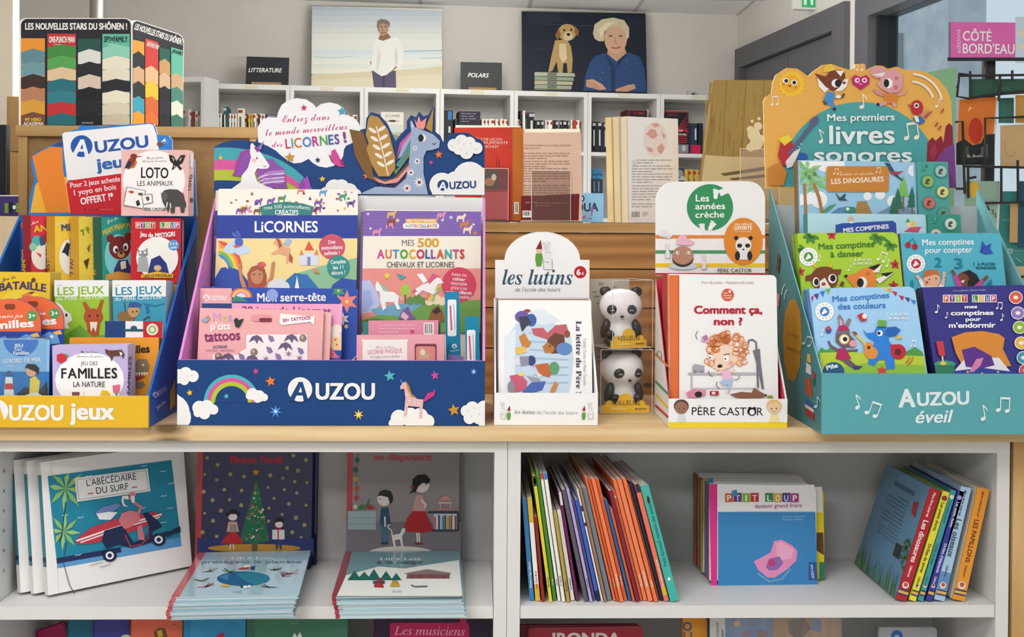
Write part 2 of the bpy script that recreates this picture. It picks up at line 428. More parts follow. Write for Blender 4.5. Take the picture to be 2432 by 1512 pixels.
# ceiling of square tiles between thin metal rails
cm = bpy.data.materials.new('ceiling_tiles'); cm.use_nodes = True; nt = cm.node_tree
bs = nt.nodes['Principled BSDF']; bs.inputs['Roughness'].default_value = .9
tc = nt.nodes.new('ShaderNodeTexCoord'); br = nt.nodes.new('ShaderNodeTexBrick'); mp = nt.nodes.new('ShaderNodeMapping')
br.offset = 0; br.inputs['Scale'].default_value = 1.0; br.inputs['Brick Width'].default_value = .6; br.inputs['Row Height'].default_value = .6; br.inputs['Mortar Size'].default_value = .012
br.inputs['Color1'].default_value = (*lin('eeedec'), 1); br.inputs['Color2'].default_value = (*lin('ebeae9'), 1); br.inputs['Mortar'].default_value = (*lin('c4c3c1'), 1)
mp.inputs['Location'].default_value = (.12, .1, 0)
nt.links.new(tc.outputs['Object'], mp.inputs[0]); nt.links.new(mp.outputs[0], br.inputs[0]); nt.links.new(br.outputs[0], bs.inputs['Base Color'])
m = MB(); cpl = Plane(BW.at(0, 0, 0), BU, (0, 0, 1)); m.slab(cpl, -5, ca+.1, ZCEIL, ZCEIL+.05, -.1, 8.5, cm); struct('ceiling', m, BW.at(0, ZCEIL, 0))
# door
GREY = mat('5d5d61', .45)
def px_slab(m, pl, x0, y0, x1, y1, c0, c1, col):
    a0, b0 = pl.uv(x0, y1); a1, b1 = pl.uv(x1, y0); m.slab(pl, min(a0, a1), max(a0, a1), min(b0, b1), max(b0, b1), c0, c1, col)
glass = clear('window_glass', 'e6eef2', .05)
m = MB(); fr = .11
m.slab(WR, dx0, dx1, dtop-fr, dtop, -.1, .03, GREY); m.slab(WR, dx0, dx0+fr*.7, 0, dtop-fr, -.1, .03, GREY); m.slab(WR, dx1-fr*1.2, dx1, 0, dtop-fr, -.1, .03, GREY)
o = struct('door_1', m, WR.at(dx0, 0))
da0, da1 = dx0+fr*.7+.004, dx1-fr*1.2-.004; dm = da0+(da1-da0)*.52
for i, (a0, a1) in enumerate(((da0, dm-.004), (dm+.004, da1))):
    m = MB(); zt = dtop-fr-.006; e = .14
    m.slab(WR, a0, a1, zt-e, zt, -.06, .0, GREY); m.slab(WR, a0, a1, .01, .25, -.06, 0, GREY); m.slab(WR, a0, a0+e*.8, .25, zt-e, -.06, 0, GREY); m.slab(WR, a1-e*.8, a1, .25, zt-e, -.06, 0, GREY)
    lf = m.build('leaf', o); g = MB(); g.slab(WR, a0+e*.8, a1-e*.8, .25, zt-e, -.036, -.03, glass); g.build('pane', lf)
# shop window
m = MB(); wf = .13
m.slab(WR, wx0, wx0+wf, .5, wtop, -.12, .02, GREY); m.slab(WR, wx0+wf, wx1, wtop-.09, wtop, -.12, .02, GREY); m.slab(WR, wx0+wf, wx1, .5, .58, -.12, .02, GREY); m.slab(WR, wx1-.1, wx1, .58, wtop-.09, -.12, .02, GREY)
bl = mat('26272b', .5)
m.slab(WR, wx0+wf, wx0+wf+.025, .58, wtop-.09, -.1, -.02, bl)
o = struct('window_1', m, WR.at(wx0, .5)); g = MB(); g.slab(WR, wx0+wf+.025, wx1-.1, .58, wtop-.09, -.066, -.06, glass); g.build('pane', o)
# what stands outside the window
def outside(c, a0, a1, z0, z1, col, name):
    m = MB(); m.slab(WR, a0, a1, z0, z1, -c-.3, -c, col); return m
fe = Plane(WR.at(0, 0, -2.2), WR.u, WR.v).uv(2252, 100)[0]; m = outside(2.2, -3, fe, 0, 4.2, mottled('grey_render', 'b9c0c6', 'a3abb2', 5, .9), 'x')
m.slab(WR, fe-1.5, fe-.7, .3, 3.0, -2.2, -2.15, mat('8f979e', .7))
o = m.build('house_facade', base=WR.at(wx0, 0, -1.6), label='grey rendered house wall outside the shop window', cat='building')
m = MB(); m.slab(WR, wx0+.9, wx0+3.2, 2.35, 5, -7.3, -7, mat('d9c3b6', .9)); m.slab(WR, wx0+.9, wx0+3.2, 0, 2.3, -7.3, -7, mat('8f8c90', .9)); m.slab(WR, wx0+1.6, wx0+1.9, 2.6, 4.2, -7, -6.9, mat('5f666f', .6)); m.slab(WR, wx0+.9, wx0+3.2, 2.3, 2.35, -7.25, -6.95, mat('83797a', .8))
m.build('street_building', base=WR.at(wx0+1.8, 0, -7), label='pale pinkish building across the street seen through the window', cat='building')
# lit emergency exit sign over the door
m = MB(); a_, b_ = WR.uv(1932, -8)
m.slab(WR, a_, a_+.04, b_-.07, b_+.12, .0005, .11, mat('dedcd6', .5))
t = thing('exit_sign', 'white and green emergency exit sign box sticking out above the grey door', 'sign', WR.at(a_, b_))
m.build('housing', t)
m = MB(); m.slab(WR, a_+.0402, a_+.043, b_-.06, b_+.11, .008, .075, mat('2f9a5b', .4, emit=.4))
for pts, c in (([(.052, -.05), (.066, -.05), (.066, .05), (.052, .05)], 'eaf5ee'), ([(.02, -.05), (.03, -.05), (.036, -.01), (.044, .0), (.03, .04), (.018, .02)], 'eaf5ee')): m.face([WR.at(a_+.0433, b_+y, x) for x, y in pts], c)
m.build('green_panel', t)
# metal duct pipe
m = MB(); p = hitY(232, 30, 3.2); m.tube([(p.x, p.y, 1.0), (p.x, p.y, ZCEIL)], .033, mat('b9b6ad', .3, .85), 20); m.tube([(p.x, p.y, ZCEIL-.25), (p.x, p.y, ZCEIL-.2)], .037, mat('8d8a83', .35, .8), 20)
m.build('duct_pipe', base=(p.x, p.y, 1.0), label='round galvanised metal pipe rising to the ceiling behind the black topped header', cat='pipe')

# ================================================================ rear bookcases
def bcase(a0, a1, ztop, label, pl=BC, shelves=(), depth=.28):
    t = thing('bookcase', label, 'bookcase', pl.at((a0+a1)/2, 0, -depth/2), 'white bookcases along the rear wall')
    th = .02
    for x in (a0, a1-th):
        m = MB(); m.slab(pl, x, x+th, 0, ztop, -depth, 0, SHELFW); m.build('side_panel', t)
    m = MB(); m.slab(pl, a0+th, a1-th, ztop-.026, ztop, -depth, 0, SHELFW); top = m.build('top_board', t)
    m = MB(); m.slab(pl, (a0+a1)/2-.035, (a0+a1)/2+.035, ztop-.022, ztop-.005, .0002, .0012, mat('d9d0b8')); m.build('label_strip', top)
    m = MB(); m.slab(pl, a0+th, a1-th, .02, ztop-.026, -depth, -depth+.006, mat('cfcdc9', .6)); m.build('back_panel', t)
    for z in shelves:
        m = MB(); m.slab(pl, a0+th, a1-th, z-.02, z, -depth+.006, -.004, SHELFW); m.build('shelf', t)
    return t
DIV = [503.5, 688.5, 864.5, 1045, 1221, 1396, 1568.5, 1743]
zt = BC.hit(1221, 215).z
sh1 = BC.hit(1480, 362).z; sh2 = BC.hit(1500, 519).z
SHV = (sh1, sh2, sh2-.35, sh2-.70, .09)
names = ['with the black LITTERATURE sign on top', 'under the beach photograph, nearer the black LITTERATURE sign', 'under the beach photograph, behind the winged grey unicorn', 'with the black POLARS sign on top', 'under the dog portrait, behind the big red book', 'under the woman in blue, behind the cream book', 'beside the corner, behind the brown album']
DA = [BC.uv(x, 250)[0] for x in DIV]
for i, nm in enumerate(names):
    bcase(DA[i]+.0008, DA[i+1]-.0008, zt, 'white bookcase '+nm, shelves=SHV)
FP = Plane(BC.at(0, 0, .2), BU, (0, 0, 1)); e0 = FP.at(FP.uv(487, 250)[0], 0); cu = (Matrix.Rotation(-.35, 3, 'Z') @ BU)
CP = Plane(e0-cu*.40, cu, (0, 0, 1))
bcase(0, .397, zt+.01, 'white bookcase set at an angle beside the black topped header', pl=CP, shelves=SHV, depth=.16)
# ---------------------------------------------------------------- books on the rear shelves
def rbook(pl, x0, y0, x1, z, col, label, group, depth=.15, c=-.06, lean=0, art=None, name='book', pages=True):
    """a book seen from its spine between pixel columns x0,x1, top at y0, standing on height z"""
    a0, b1 = pl.uv(x0, y0); a1, _ = pl.uv(x1, y0); a0 += .0008; a1 -= .0008
    z += .0008; k = math.tan(math.radians(lean))*(b1-z)
    t = thing(name, label, 'book', pl.at((a0+a1)/2, z, c-depth/2), group)
    m = MB(); q = lambda d: [pl.at(a0, z, d), pl.at(a1, z, d), pl.at(a1+k, b1, d), pl.at(a0+k, b1, d)]
    m.prism(q(c), -pl.n*depth, col)
    if art: art(Art(m, Plane(pl.at(0, 0, c), pl.u, pl.v)))
    m.build('cover', t)
    if pages:
        g = min(.002, (a1-a0)*.2); m = MB(); m.prism([pl.at(a0+g+k, b1+.0001, c-.003), pl.at(a1-g+k, b1+.0001, c-.003), pl.at(a1-g+k, b1+.0012, c-.003), pl.at(a0+g+k, b1+.0012, c-.003)], -pl.n*(depth-.006), 'e9e2d2'); m.build('pages', t)
    return t
cn = {'f1ece0': 'white', '8f4a3c': 'red-brown', 'c9c4ba': 'grey', '2e5a5c': 'teal', 'efe6d0': 'cream', '4a2f25': 'brown', 'd9b53c': 'yellow', '2a355f': 'navy', '20232b': 'black', '6b7078': 'grey', 'b5482e': 'red', '2b2233': 'dark purple', '1d2a3c': 'dark blue', 'c7d3dd': 'pale blue', '2f3a52': 'navy', 'c9a545': 'mustard'}
def row(pl, z, items, where, group):
    cnt = {}
    n = len(items)
    for i, it in enumerate(items):
        x0, y0, x1, c = it[:4]; lean = it[4] if len(it) > 4 else 0
        prev = 'beside the shelf side' if i == 0 else 'next to a %s one' % cn[items[i-1][3]]
        rbook(pl, x0, y0, x1, z, c, '%s paperback spine, %s along %s' % (cn[c], ORD[i], where), group, lean=lean, depth=.08 if pl is CP else .15,
              art=(lambda A, x0=x0, x1=x1, y0=y0, c=c: (A.R('d8d4cc' if lin(c)[0] < .3 else '6a6660', x0+(x1-x0)*.35, y0+22, x0+(x1-x0)*.62, y0+60), A.R('9a3b35' if lin(c)[0] > .3 else 'c9c6bf', x0+(x1-x0)*.2, y0+6, x0+(x1-x0)*.8, y0+13))))
row(CP, sh1+.0, [(434, 257, 441, 'f1ece0'), (442, 262, 449, '8f4a3c'), (450, 261, 457, 'f1ece0'), (457.5, 266, 463.5, 'c9c4ba'), (464, 265, 470, 'f1ece0', 3), (470.5, 262, 475, 'f1ece0', 1)], 'the angled shelf beside the header', 'paperbacks on the angled shelf')
row(BC, sh1, [(516, 268, 519.3, 'f1ece0'), (519.5, 266, 525, 'f1ece0'), (528, 250, 540, '2e5a5c'), (541, 267, 547, 'f1ece0'), (547.5, 268, 554, 'f1ece0'), (554.5, 268, 561, 'f1ece0'), (562, 255, 580, 'efe6d0'), (581, 268, 586, '4a2f25'), (587, 268, 593, 'd9b53c'), (593.5, 268, 599, 'd9b53c'), (600, 267, 608, 'f1ece0'), (609, 268, 614, '4a2f25'), (615, 267, 621, 'f1ece0'), (621.5, 268, 628, 'f1ece0')], 'the shelf under the LITTERATURE sign', 'paperbacks under the LITTERATURE sign')
rbook(BC, 630, 268, 664, sh1, '2a355f', 'navy face-out book with white writing at the end under the LITTERATURE sign', 'paperbacks under the LITTERATURE sign', art=lambda A: (A.T('Anne H', 636, 278, 662, 278, 6, 'e6e3da')))
row(BC, sh1, [(704, 262, 714, 'efe6d0'), (716, 266, 726, 'c9c4ba'), (818, 270, 823, '4a2f25'), (824, 270, 830, 'f1ece0'), (831, 271, 837, '6b7078'), (838, 270, 850, 'f1ece0')], 'the shelf behind the white cloud', 'paperbacks behind the white cloud')
def face_sea(A):
    A.R('b9b6a0', 907, 312, 958, 342); A.R('cfd3cf', 907, 296, 958, 314); A.T('LE CAHIER', 915, 278, 950, 278, 6, '77564e'); A.T('DES LIEUX', 916, 290, 949, 290, 5, '8a6a5c'); A.E('3c3a36', 932, 287, 9, 2.5); A.P('8e8a6c', [(907, 330), (930, 318), (958, 326), (958, 342), (907, 342)])
rbook(BC, 905, 264, 960, sh1, 'e4e0d4', 'pale face-out book with a landscape cover beside the blue outlined unicorn', 'face-out books on the rear shelves', art=face_sea, c=-.04)
row(BC, sh1, [(890, 268, 896, 'c7d3dd'), (1000, 274, 1006, 'f1ece0'), (1007, 273, 1013, 'c7d3dd'), (1014, 274, 1021, '2f3a52')], 'the shelf beside the unicorn horn', 'paperbacks beside the unicorn horn')
rbook(BC, 1055, 258, 1079, sh1, '20232b', 'tall black book with bright blue spine writing under the POLARS sign', 'paperbacks under the POLARS sign', art=lambda A: (A.R('2f7fc0', 1064, 264, 1073, 284), A.R('d8d6cf', 1065, 300, 1070, 315)))
rbook(BC, 1091, 262, 1143, sh1+.03, '2b2233', 'dark purple face-out paperback with small writing under the POLARS sign', 'face-out books on the rear shelves', art=lambda A: A.LINES('8f86a0', 1096, 270, 1130, 288, 4, 2, 3), c=-.03)
rbook(BC, 1082, 280, 1090, sh1, '1d2a3c', 'dark blue narrow paperback tucked beside the purple face-out one', 'paperbacks under the POLARS sign')
row(BC, sh1, [(1147, 280, 1155, 'f1ece0'), (1155.5, 280, 1163, 'f1ece0'), (1164, 280, 1178, 'f1ece0'), (1180, 281, 1188, 'f1ece0'), (1191, 280, 1199, 'efe6d0'), (1199.5, 281, 1209, 'f1ece0')], 'the white row under the POLARS sign', 'white paperbacks under the POLARS sign')
row(BC, sh1, [(1230, 281, 1238, 'c7d3dd'), (1239, 260, 1245, '20232b'), (1245.5, 260, 1252, 'f1ece0'), (1253, 264, 1273, '20232b'), (1274, 283, 1283, '20232b'), (1284, 283, 1293, '20232b'), (1294, 283, 1298, '6b7078'), (1299, 283, 1304, 'f1ece0'), (1305, 283, 1317, 'f1ece0'), (1318, 283, 1328, '20232b'), (1329, 283, 1335, '6b7078'), (1336, 283, 1347, '20232b'), (1348, 284, 1354, '20232b'), (1355, 284, 1359, '6b7078'), (1360, 283, 1365, 'f1ece0'), (1366, 283, 1373, 'b5482e'), (1374, 283, 1382, 'f1ece0')], 'the crime shelf below the dog portrait', 'crime paperbacks below the dog portrait')
row(BC, sh1, [(1405, 286, 1417, '20232b'), (1418, 286, 1431, '20232b'), (1432, 288, 1444, '1d2a3c'), (1445, 288, 1457, '20232b'), (1458, 289, 1470, '2f3a52'), (1471, 288, 1482, '20232b')], 'the shelf behind the cream book', 'dark paperbacks behind the cream book')
rbook(BC, 1492, 259, 1541, sh1, '5c1f24', 'dark red face-out thriller peeping over the cream book', 'face-out books on the rear shelves', art=lambda A: (A.R('2a1a1c', 1497, 264, 1536, 290), A.T('LES OMBRES', 1504, 271, 1530, 271, 5, 'b5443f')), c=-.03)
rbook(BC, 1542.5, 258, 1547, sh1, 'efe6d0', 'thick cream paperback beside the dark red face-out thriller', 'paperbacks behind the cream book')
def thriller(A):
    A.clip((1577, 262), (1635, 363))
    A.R('1c1a20', 1577, 267, 1635, 345)
    for k in range(7): A.L('c22a3a', [(1600+k*5, 320-k*2), (1640, 268+k*9)], 2.2)
    A.T('UN AUTRE', 1584, 275, 1610, 275, 5, 'b03038'); A.T("C'est", 1606, 312, 1622, 312, 6, 'eee9e2', 'serif'); A.T('de nouveau', 1600, 321, 1630, 321, 6, 'eee9e2', 'serif')
    for k in range(4): A.L('c22a3a', [(1600, 326+k*5), (1632, 322+k*5)], 2)
    A.R('7d8492', 1577, 343, 1635, 363); A.E('c9b9ae', 1624, 352, 5, 7)
rbook(BC, 1577, 261, 1636, sh1, 'a52c3c', 'red and black face-out thriller with diagonal stripes beside the brown album', 'face-out books on the rear shelves', art=thriller, c=-.03)
rbook(BC, 1640, 290, 1664, sh1, '2f3a52', 'navy paperback with a magenta foot band beside the striped thriller', 'paperbacks beside the brown album', art=lambda A: (A.R('c8214f', 1640, 344, 1664, 364), A.R('cfd3da', 1650, 305, 1654, 332)))
rbook(BC, 1666, 290, 1678, sh1, '20232b', 'black paperback between the navy one and the brown album', 'paperbacks beside the brown album')
def hama(A):
    A.clip((1402, 400), (1431, 460))
    A.R('3f87ad', 1402, 401, 1432, 425); A.T('LOTTE ET', 1407, 410, 1430, 410, 5, '1e2a3c'); A.T('HAMA', 1407, 418, 1431, 418, 7, '14202e', 'b'); A.T('La fille', 1404, 425, 1424, 425, 5, '14202e')
    A.R('2c3a4e', 1402, 425, 1432, 460); A.L('8fa3b5', [(1411, 430), (1411, 455)], 2); A.L('8fa3b5', [(1422, 430), (1422, 455)], 2)
rbook(BC, 1402, 400, 1432, sh2, '355f86', 'blue topped dark paperback with black capitals between red and cream books', 'paperbacks on the lower rear shelf', art=hama)
rbook(BC, 1606, 397, 1632, sh2, '33363a', 'black and white photo cover book on the shelf behind the cream book', 'paperbacks on the lower rear shelf', art=lambda A: (A.E('8d8f90', 1616, 412, 7, 9), A.P('b8b8b4', [(1608, 428), (1622, 416), (1631, 428)])))
row(BC, sh2, [(1633, 401, 1642, 'c9a545'), (1643, 401, 1655, 'c9a545'), (1656, 402, 1668, 'c9a545')], 'the lower shelf beside the brown album', 'mustard paperbacks on the lower rear shelf')
# ---------------------------------------------------------------- standing on the bookcases
def leaning(tl, tr, bl, br, c0, c1):
    """a board whose foot is c0 and whose top is c1 in front of the rear bookcase plane"""
    a0, a1 = [Plane(BC.at(0, 0, c0), BU, (0, 0, 1)).uv(*p) for p in (bl, br)]
    return Plane(BC.at((a0[0]+a1[0])/2, zt, c0), BU, V((0, 0, 1))*.6+BC.n*(c1-c0))
def board(name, label, cat, tl, tr, br, bl, c0, c1, t, col, art=None, parts=None, side=None):
    pl = leaning(tl, tr, bl, br, c0, c1); m = MB()
    q = [V(pl.uv(*p)) for p in (bl, br, tr, tl)]; q[0].y = q[1].y = .0042
    m.prism([pl.at(*p) for p in q], -pl.n*t, col, side)
    if art: art(Art(m, pl, .0006))
    th = thing(name, label, cat, pl.at((q[0].x+q[1].x)/2, 0)); m.build('panel' if cat == 'sign' else 'canvas', th)
    if parts: parts(th, pl)
    return th
def beach(A):
    A.clip((741, 15), (1050, 212))
    for i, c in enumerate(('b3c0cb', 'bcc7cf', 'c5ced2', 'ced5d5', 'd6dad6', 'dde0d9', 'e2e3da')): A.R(c, 735, 10+i*14, 1055, 26+i*14)
    for i, c in enumerate(('dfe3dd', 'd5dfe0', 'dde4e0', 'e6e7de', 'dfe3da', 'e9e8db')): A.R(c, 735, 108+i*11, 1055, 120+i*11)
    A.L('9fb7bd', [(960, 122), (1000, 121), (1049, 120)], 2.4); A.L('b5c6c8', [(1000, 139), (1049, 137)], 2); A.L('bccbcb', [(745, 135), (800, 137), (840, 133)], 2)
    A.P('d9cfae', [(735, 178), (840, 172), (980, 164), (1055, 157), (1055, 215), (735, 215)]); A.P('e0d8bb', [(735, 190), (900, 182), (1055, 176), (1055, 215), (735, 215)])
    # figure: woman with short grey hair, loose white top, purple trousers
    A.P('57506a', [(883, 168), (940, 168), (941, 210), (888, 210)]); A.P('413c56', [(908, 178), (916, 178), (912, 210), (906, 210)])
    A.P('a97f68', [(878, 146), (886, 146), (890, 166), (884, 166)]); A.P('a97f68', [(936, 156), (946, 158), (930, 171), (918, 170)])
    A.P('8d674f', [(904, 80), (922, 80), (930, 92), (912, 100), (898, 94)])
    A.P('eceae4', [(893, 92), (910, 97), (928, 90), (944, 88), (952, 100), (957, 124), (957, 150), (949, 162), (940, 157), (932, 166), (918, 178), (906, 181), (892, 172), (880, 163), (885, 130), (888, 105)])
    A.P('d6d3ce', [(940, 112), (945, 128), (944, 152), (938, 156), (937, 130)]); A.P('dcdad4', [(900, 110), (904, 140), (898, 168), (892, 168), (896, 135)])
    A.E('b8937a', 910, 67, 13, 18); A.P('7c766c', [(895, 64), (896, 50), (905, 45), (918, 47), (926, 54), (926, 66), (921, 60), (908, 55), (900, 60), (900, 76)])
    A.L('4f3a30', [(903, 64), (907, 63)], 2); A.L('4f3a30', [(913, 64), (918, 63)], 2); A.L('8a5c4b', [(909, 66), (908, 72), (912, 73)], 1.4); A.L('7a4238', [(905, 78), (911, 79), (916, 77)], 1.8)
board('canvas_picture', 'large pale beach photograph of a woman in white standing on the white bookcases', 'picture', (748, 15), (1050, 21), (1046, 211), (741, 205), -.14, -.22, .02, 'd8d6cc', beach)
def portrait(A):
    A.clip((1239, 27), (1536, 219))
    A.R('1b2230', 1239, 20, 1540, 222); A.R('232b3a', 1255, 30, 1330, 52); A.R('20283a', 1480, 40, 1530, 60); A.L('303a4c', [(1268, 56), (1410, 62)], 2); A.L('2c3546', [(1262, 115), (1315, 117)], 2)
    for i, c in enumerate(('b9bca6', '9aa58f', 'c0b898', 'a5ab98', 'b3b092')):
        A.P(c, [(1270, 171+i*10), (1364-i*2, 174+i*10), (1366-i*3, 182+i*10), (1269, 180+i*10)]); A.R('6f7a6c', 1300, 173+i*10, 1322, 180+i*10)
    A.P('b99a63', [(1318, 96), (1346, 94), (1356, 110), (1360, 140), (1358, 172), (1348, 174), (1346, 150), (1338, 150), (1336, 174), (1326, 174), (1322, 146), (1312, 168), (1302, 172), (1308, 140)])
    A.P('dcc9a0', [(1328, 104), (1344, 104), (1346, 140), (1336, 150), (1328, 134)])
    A.E('bb9a60', 1347, 77, 22, 20); A.P('8a6638', [(1327, 66), (1318, 84), (1324, 96), (1332, 84)]); A.P('8a6638', [(1366, 62), (1375, 74), (1372, 86), (1364, 78)]); A.E('d8c49a', 1349, 86, 11, 11); A.E('2a211b', 1350, 82, 4.5, 3.5); A.E('211a15', 1340, 72, 2.6); A.E('211a15', 1357, 71, 2.6)
    A.P('2b4a78', [(1437, 126), (1462, 140), (1492, 124), (1518, 134), (1530, 160), (1536, 222), (1385, 222), (1390, 180), (1400, 150), (1412, 134)])
    r = random.Random(4)
    for _ in range(70): A.R(r.choice(('3a5f92', '1f3760', '44699c')), x := r.uniform(1405, 1525), y := r.uniform(140, 212), x+3, y+2); A.c -= A.STEP
    A.P('22375c', [(1437, 126), (1462, 160), (1460, 222), (1452, 222), (1450, 160)]); A.P('1d3053', [(1492, 124), (1464, 160), (1466, 150), (1480, 128)])
    A.P('c99d80', [(1444, 110), (1482, 110), (1488, 126), (1464, 146), (1442, 128)]); A.E('d3a98c', 1462, 92, 27, 36)
    A.P('cfc3a0', [(1408, 80), (1412, 58), (1430, 46), (1456, 42), (1482, 48), (1494, 66), (1494, 88), (1487, 96), (1486, 78), (1470, 62), (1448, 64), (1436, 76), (1434, 98), (1422, 98), (1412, 92)]); A.P('e3d9b8', [(1420, 72), (1440, 54), (1466, 52), (1450, 60), (1434, 74), (1428, 90)])
    A.L('4a3328', [(1446, 86), (1454, 85)], 3); A.L('4a3328', [(1470, 85), (1478, 86)], 3); A.L('b07f66', [(1462, 88), (1460, 102), (1466, 103)], 2); A.L('a34f4a', [(1452, 113), (1463, 115), (1474, 112)], 3)
    A.P('d0a286', [(1392, 190), (1408, 188), (1430, 200), (1440, 212), (1424, 214), (1392, 206)]); A.P('c99a7e', [(1462, 212), (1490, 202), (1506, 200), (1510, 210), (1490, 220), (1462, 222)])
    for k in range(4): A.L('b07e64', [(1392+k*2, 193+k*5), (1416+k*3, 200+k*3)], 1.4)
board('canvas_picture', 'dark framed portrait of a short-haired woman in blue beside a small dog', 'picture', (1239, 27), (1533, 32), (1537, 219), (1240, 215), -.14, -.22, .02, '151a24', portrait, side='b8b6b0')
def sign(label, word, tl, tr, br, bl, wx, col, foot):
    def parts(th, pl):
        m = MB(); a0, b0 = pl.uv(*foot[0]); a1, _ = pl.uv(*foot[1])
        m.slab(pl, a0, a1, .0008, .018, .0006, .022, mat('a8855a', .6)); m.build('foot', th)
    board('chalkboard_sign', label, 'sign', tl, tr, br, bl, -.07, -.085, .006, col, lambda A: A.T(word, *wx, 10, 'f2f1ec', '/b'), parts)
sign('black chalkboard sign reading LITTERATURE on the white bookcase', 'LITTERATURE', (586, 134), (687, 137), (685, 201), (583, 200), (590, 171, 670, 172), '23252b', ((598, 198), (668, 202)))
sign('dark grey chalkboard sign reading POLARS on the white bookcase', 'POLARS', (1094, 147), (1192, 149), (1192, 213), (1094, 212), (1111, 183, 1161, 184), '3b3c40', ((1112, 208), (1178, 212)))
m = MB(); a_, b_ = BC.uv(1651, 220); pb = Plane(BC.at(0, 0, -.2), BU, (0, 0, 1)); a_, b_ = pb.uv(1651, 220)
t = thing('socket_box', 'small grey wall socket just above the bookcase near the corner', 'socket', BW.at(a_, zt+.03))
m.slab(BW, a_-.02, a_+.02, zt+.01, zt+.055, 0, .03, mat('c9c8c4', .4)); m.build('housing', t); m = MB(); m.slab(BW, a_+.0, a_+.016, zt+.02, zt+.042, .03, .034, '55565a'); m.build('cover_plate', t)
# ================================================================ counter: two white shelf units under a pine worktop
PINE = wood('pine_worktop', 'cda56f', 'ecd2a6', (.9, 9, 9), 1.2, .42)
PLANKM = wood('pine_planks', '8a5e30', 'be8d54', (.8, 9, 9), 2.6, .55)
WPLY = wood('pale_pine', 'b98f58', 'd6b27c', (9, 9, .8), 0, .5)
def unit(x0, x1, label, extra=()):
    """white shelf unit, inner width x0..x1"""
    t = thing('shelf_unit', label, 'shelf unit', ((x0+x1)/2, .14, 0), 'white shelf units under the pine worktop')
    for a in (x0-.0205, x1):
        m = MB(); m.box(a, a+.0205, 0, .28, 0, ZT+.0225, SHELFW)
        m.build('side_panel', t)
    m = MB(); m.box(x0, x1, 0, .279, ZT, ZT+.0225, SHELFW); m.build('top_board', t)
    for z in (ZS, .49, .16):
        m = MB(); m.box(x0+.0008, x1-.0008, .002, .262, z-.02, z, SHELFW); m.build('shelf', t)
    m = MB(); m.box(x0, x1, .264, .27, 0, ZT, mat('c9c9c9', .6)); m.build('back_panel', t)
    m = MB(); m.box(x0, x1, .03, .05, 0, .08, SHELFW); m.build('plinth', t)
    return t
XA1 = hitY(1173, 1300, 0).x; XB0 = hitY(1235.5, 1300, 0).x; XB1 = hitY(2366, 1300, 0).x
unit(XA1-.785, XA1, 'white shelf unit holding the turquoise surf books and red spined storybooks')
ub = unit(XB0, XB1, 'white shelf unit holding leaning booklets and square picture books')
# peg holes in the first unit's end panel
m = MB()
for k in range(7):
    for y in (.045, .215):
        z = ZS+.045+k*.032; m.face([(XA1-.785+.0003, y+dy, z+dz) for dy, dz in ((-.0025, -.0025), (.0025, -.0025), (.0025, .0025), (-.0025, .0025))][::-1], '6c6c6c')
su = bpy.data.objects['shelf_unit']; m.build('peg_hole_print', su.children[0])
m = MB(); m.box(-1.3, 1.02, -.015, .62, ZC-.022, ZC, PINE)
m.build('worktop', base=(0, .3, ZC-.022), label='long pine worktop lying across the two white shelf units', cat='worktop')
x = hitY(2405, 1300, .0).x
m = MB(); m.box(x, x+.045, .0, .045, 0, ZC-.0225, WPLY); m.build('corner_post', base=(x, .02, 0), label='pine post at the end of the counter beside the white unit', cat='post')
# ---------------------------------------------------------------- raised pine unit with plank front
YB = .36
kz = lambda px, py, Y=YB: hitY(px, py, Y).z
pA, pB = hitY(1100, 530, YB).x, hitY(1905, 540, YB).x
t = thing('pine_riser', 'raised pine unit with a plank front behind the white display boxes', 'display shelf', ((pA+pB)/2, YB+.12, ZC))
ztp = kz(1350, 529)
m = MB(); m.box(pA, pB, YB-.004, YB+.29, ztp-.018, ztp, wood('pine_ledge', 'a07a45', 'c59e66', (.8, 9, 9), 0, .5)); m.build('top_board', t)
zs_ = [ZC+.0006, kz(1350, 827), kz(1350, 731), kz(1350, 638), ztp-.0185]
for i in range(4):
    m = MB(); m.box(pA, pB, YB+.004, YB+.022, zs_[i]+(.0008 if i else 0), zs_[i+1]-.0014, PLANKM); m.build('plank', t)
m = MB(); m.box(pA, pB, YB+.0222, YB+.027, ZC+.0006, ztp-.0185, mat('3a2818', .8)); m.build('added_dark_backing', t)  # dark sheet added so nothing bright shows through the plank gaps
for x in (pA, pB-.02):
    m = MB(); m.box(x, x+.02, YB+.0275, YB+.27, ZC+.0006, ztp-.0185, PLANKM); m.build('side_panel', t)
# ---------------------------------------------------------------- tall unit with a brown hardboard back in a pine frame
cA, cB = hitY(44, 400, YB).x, hitY(613, 400, YB).x; zct = kz(330, 300)
FRAMEP = wood('frame_pine', '9a7748', 'bd9a66', (.9, 9, 9), 0, .5)
FRAMEV = wood('frame_pine_upright', '9a7748', 'bd9a66', (9, 9, .9), 0, .5)
t = thing('framed_display_unit', 'tall pine framed unit with brown hardboard back behind the yellow display', 'display shelf', ((cA+cB)/2, YB+.15, ZC))
m = MB(); m.box(cA-.004, cB+.004, YB-.004, YB+.30, zct-.02, zct, FRAMEP); m.build('top_board', t)
for x in (cA, cB-.016):
    m = MB(); m.box(x, x+.016, YB, YB+.29, ZC+.0006, zct-.0202, FRAMEV); m.build('side_board', t)
m = MB(); m.box(cA+.0162, cB-.0162, YB+.006, YB+.012, ZC+.0006, zct-.0202, mottled('brown_hardboard', '876644', '91704a', 40, .75)); m.build('back_panel', t)
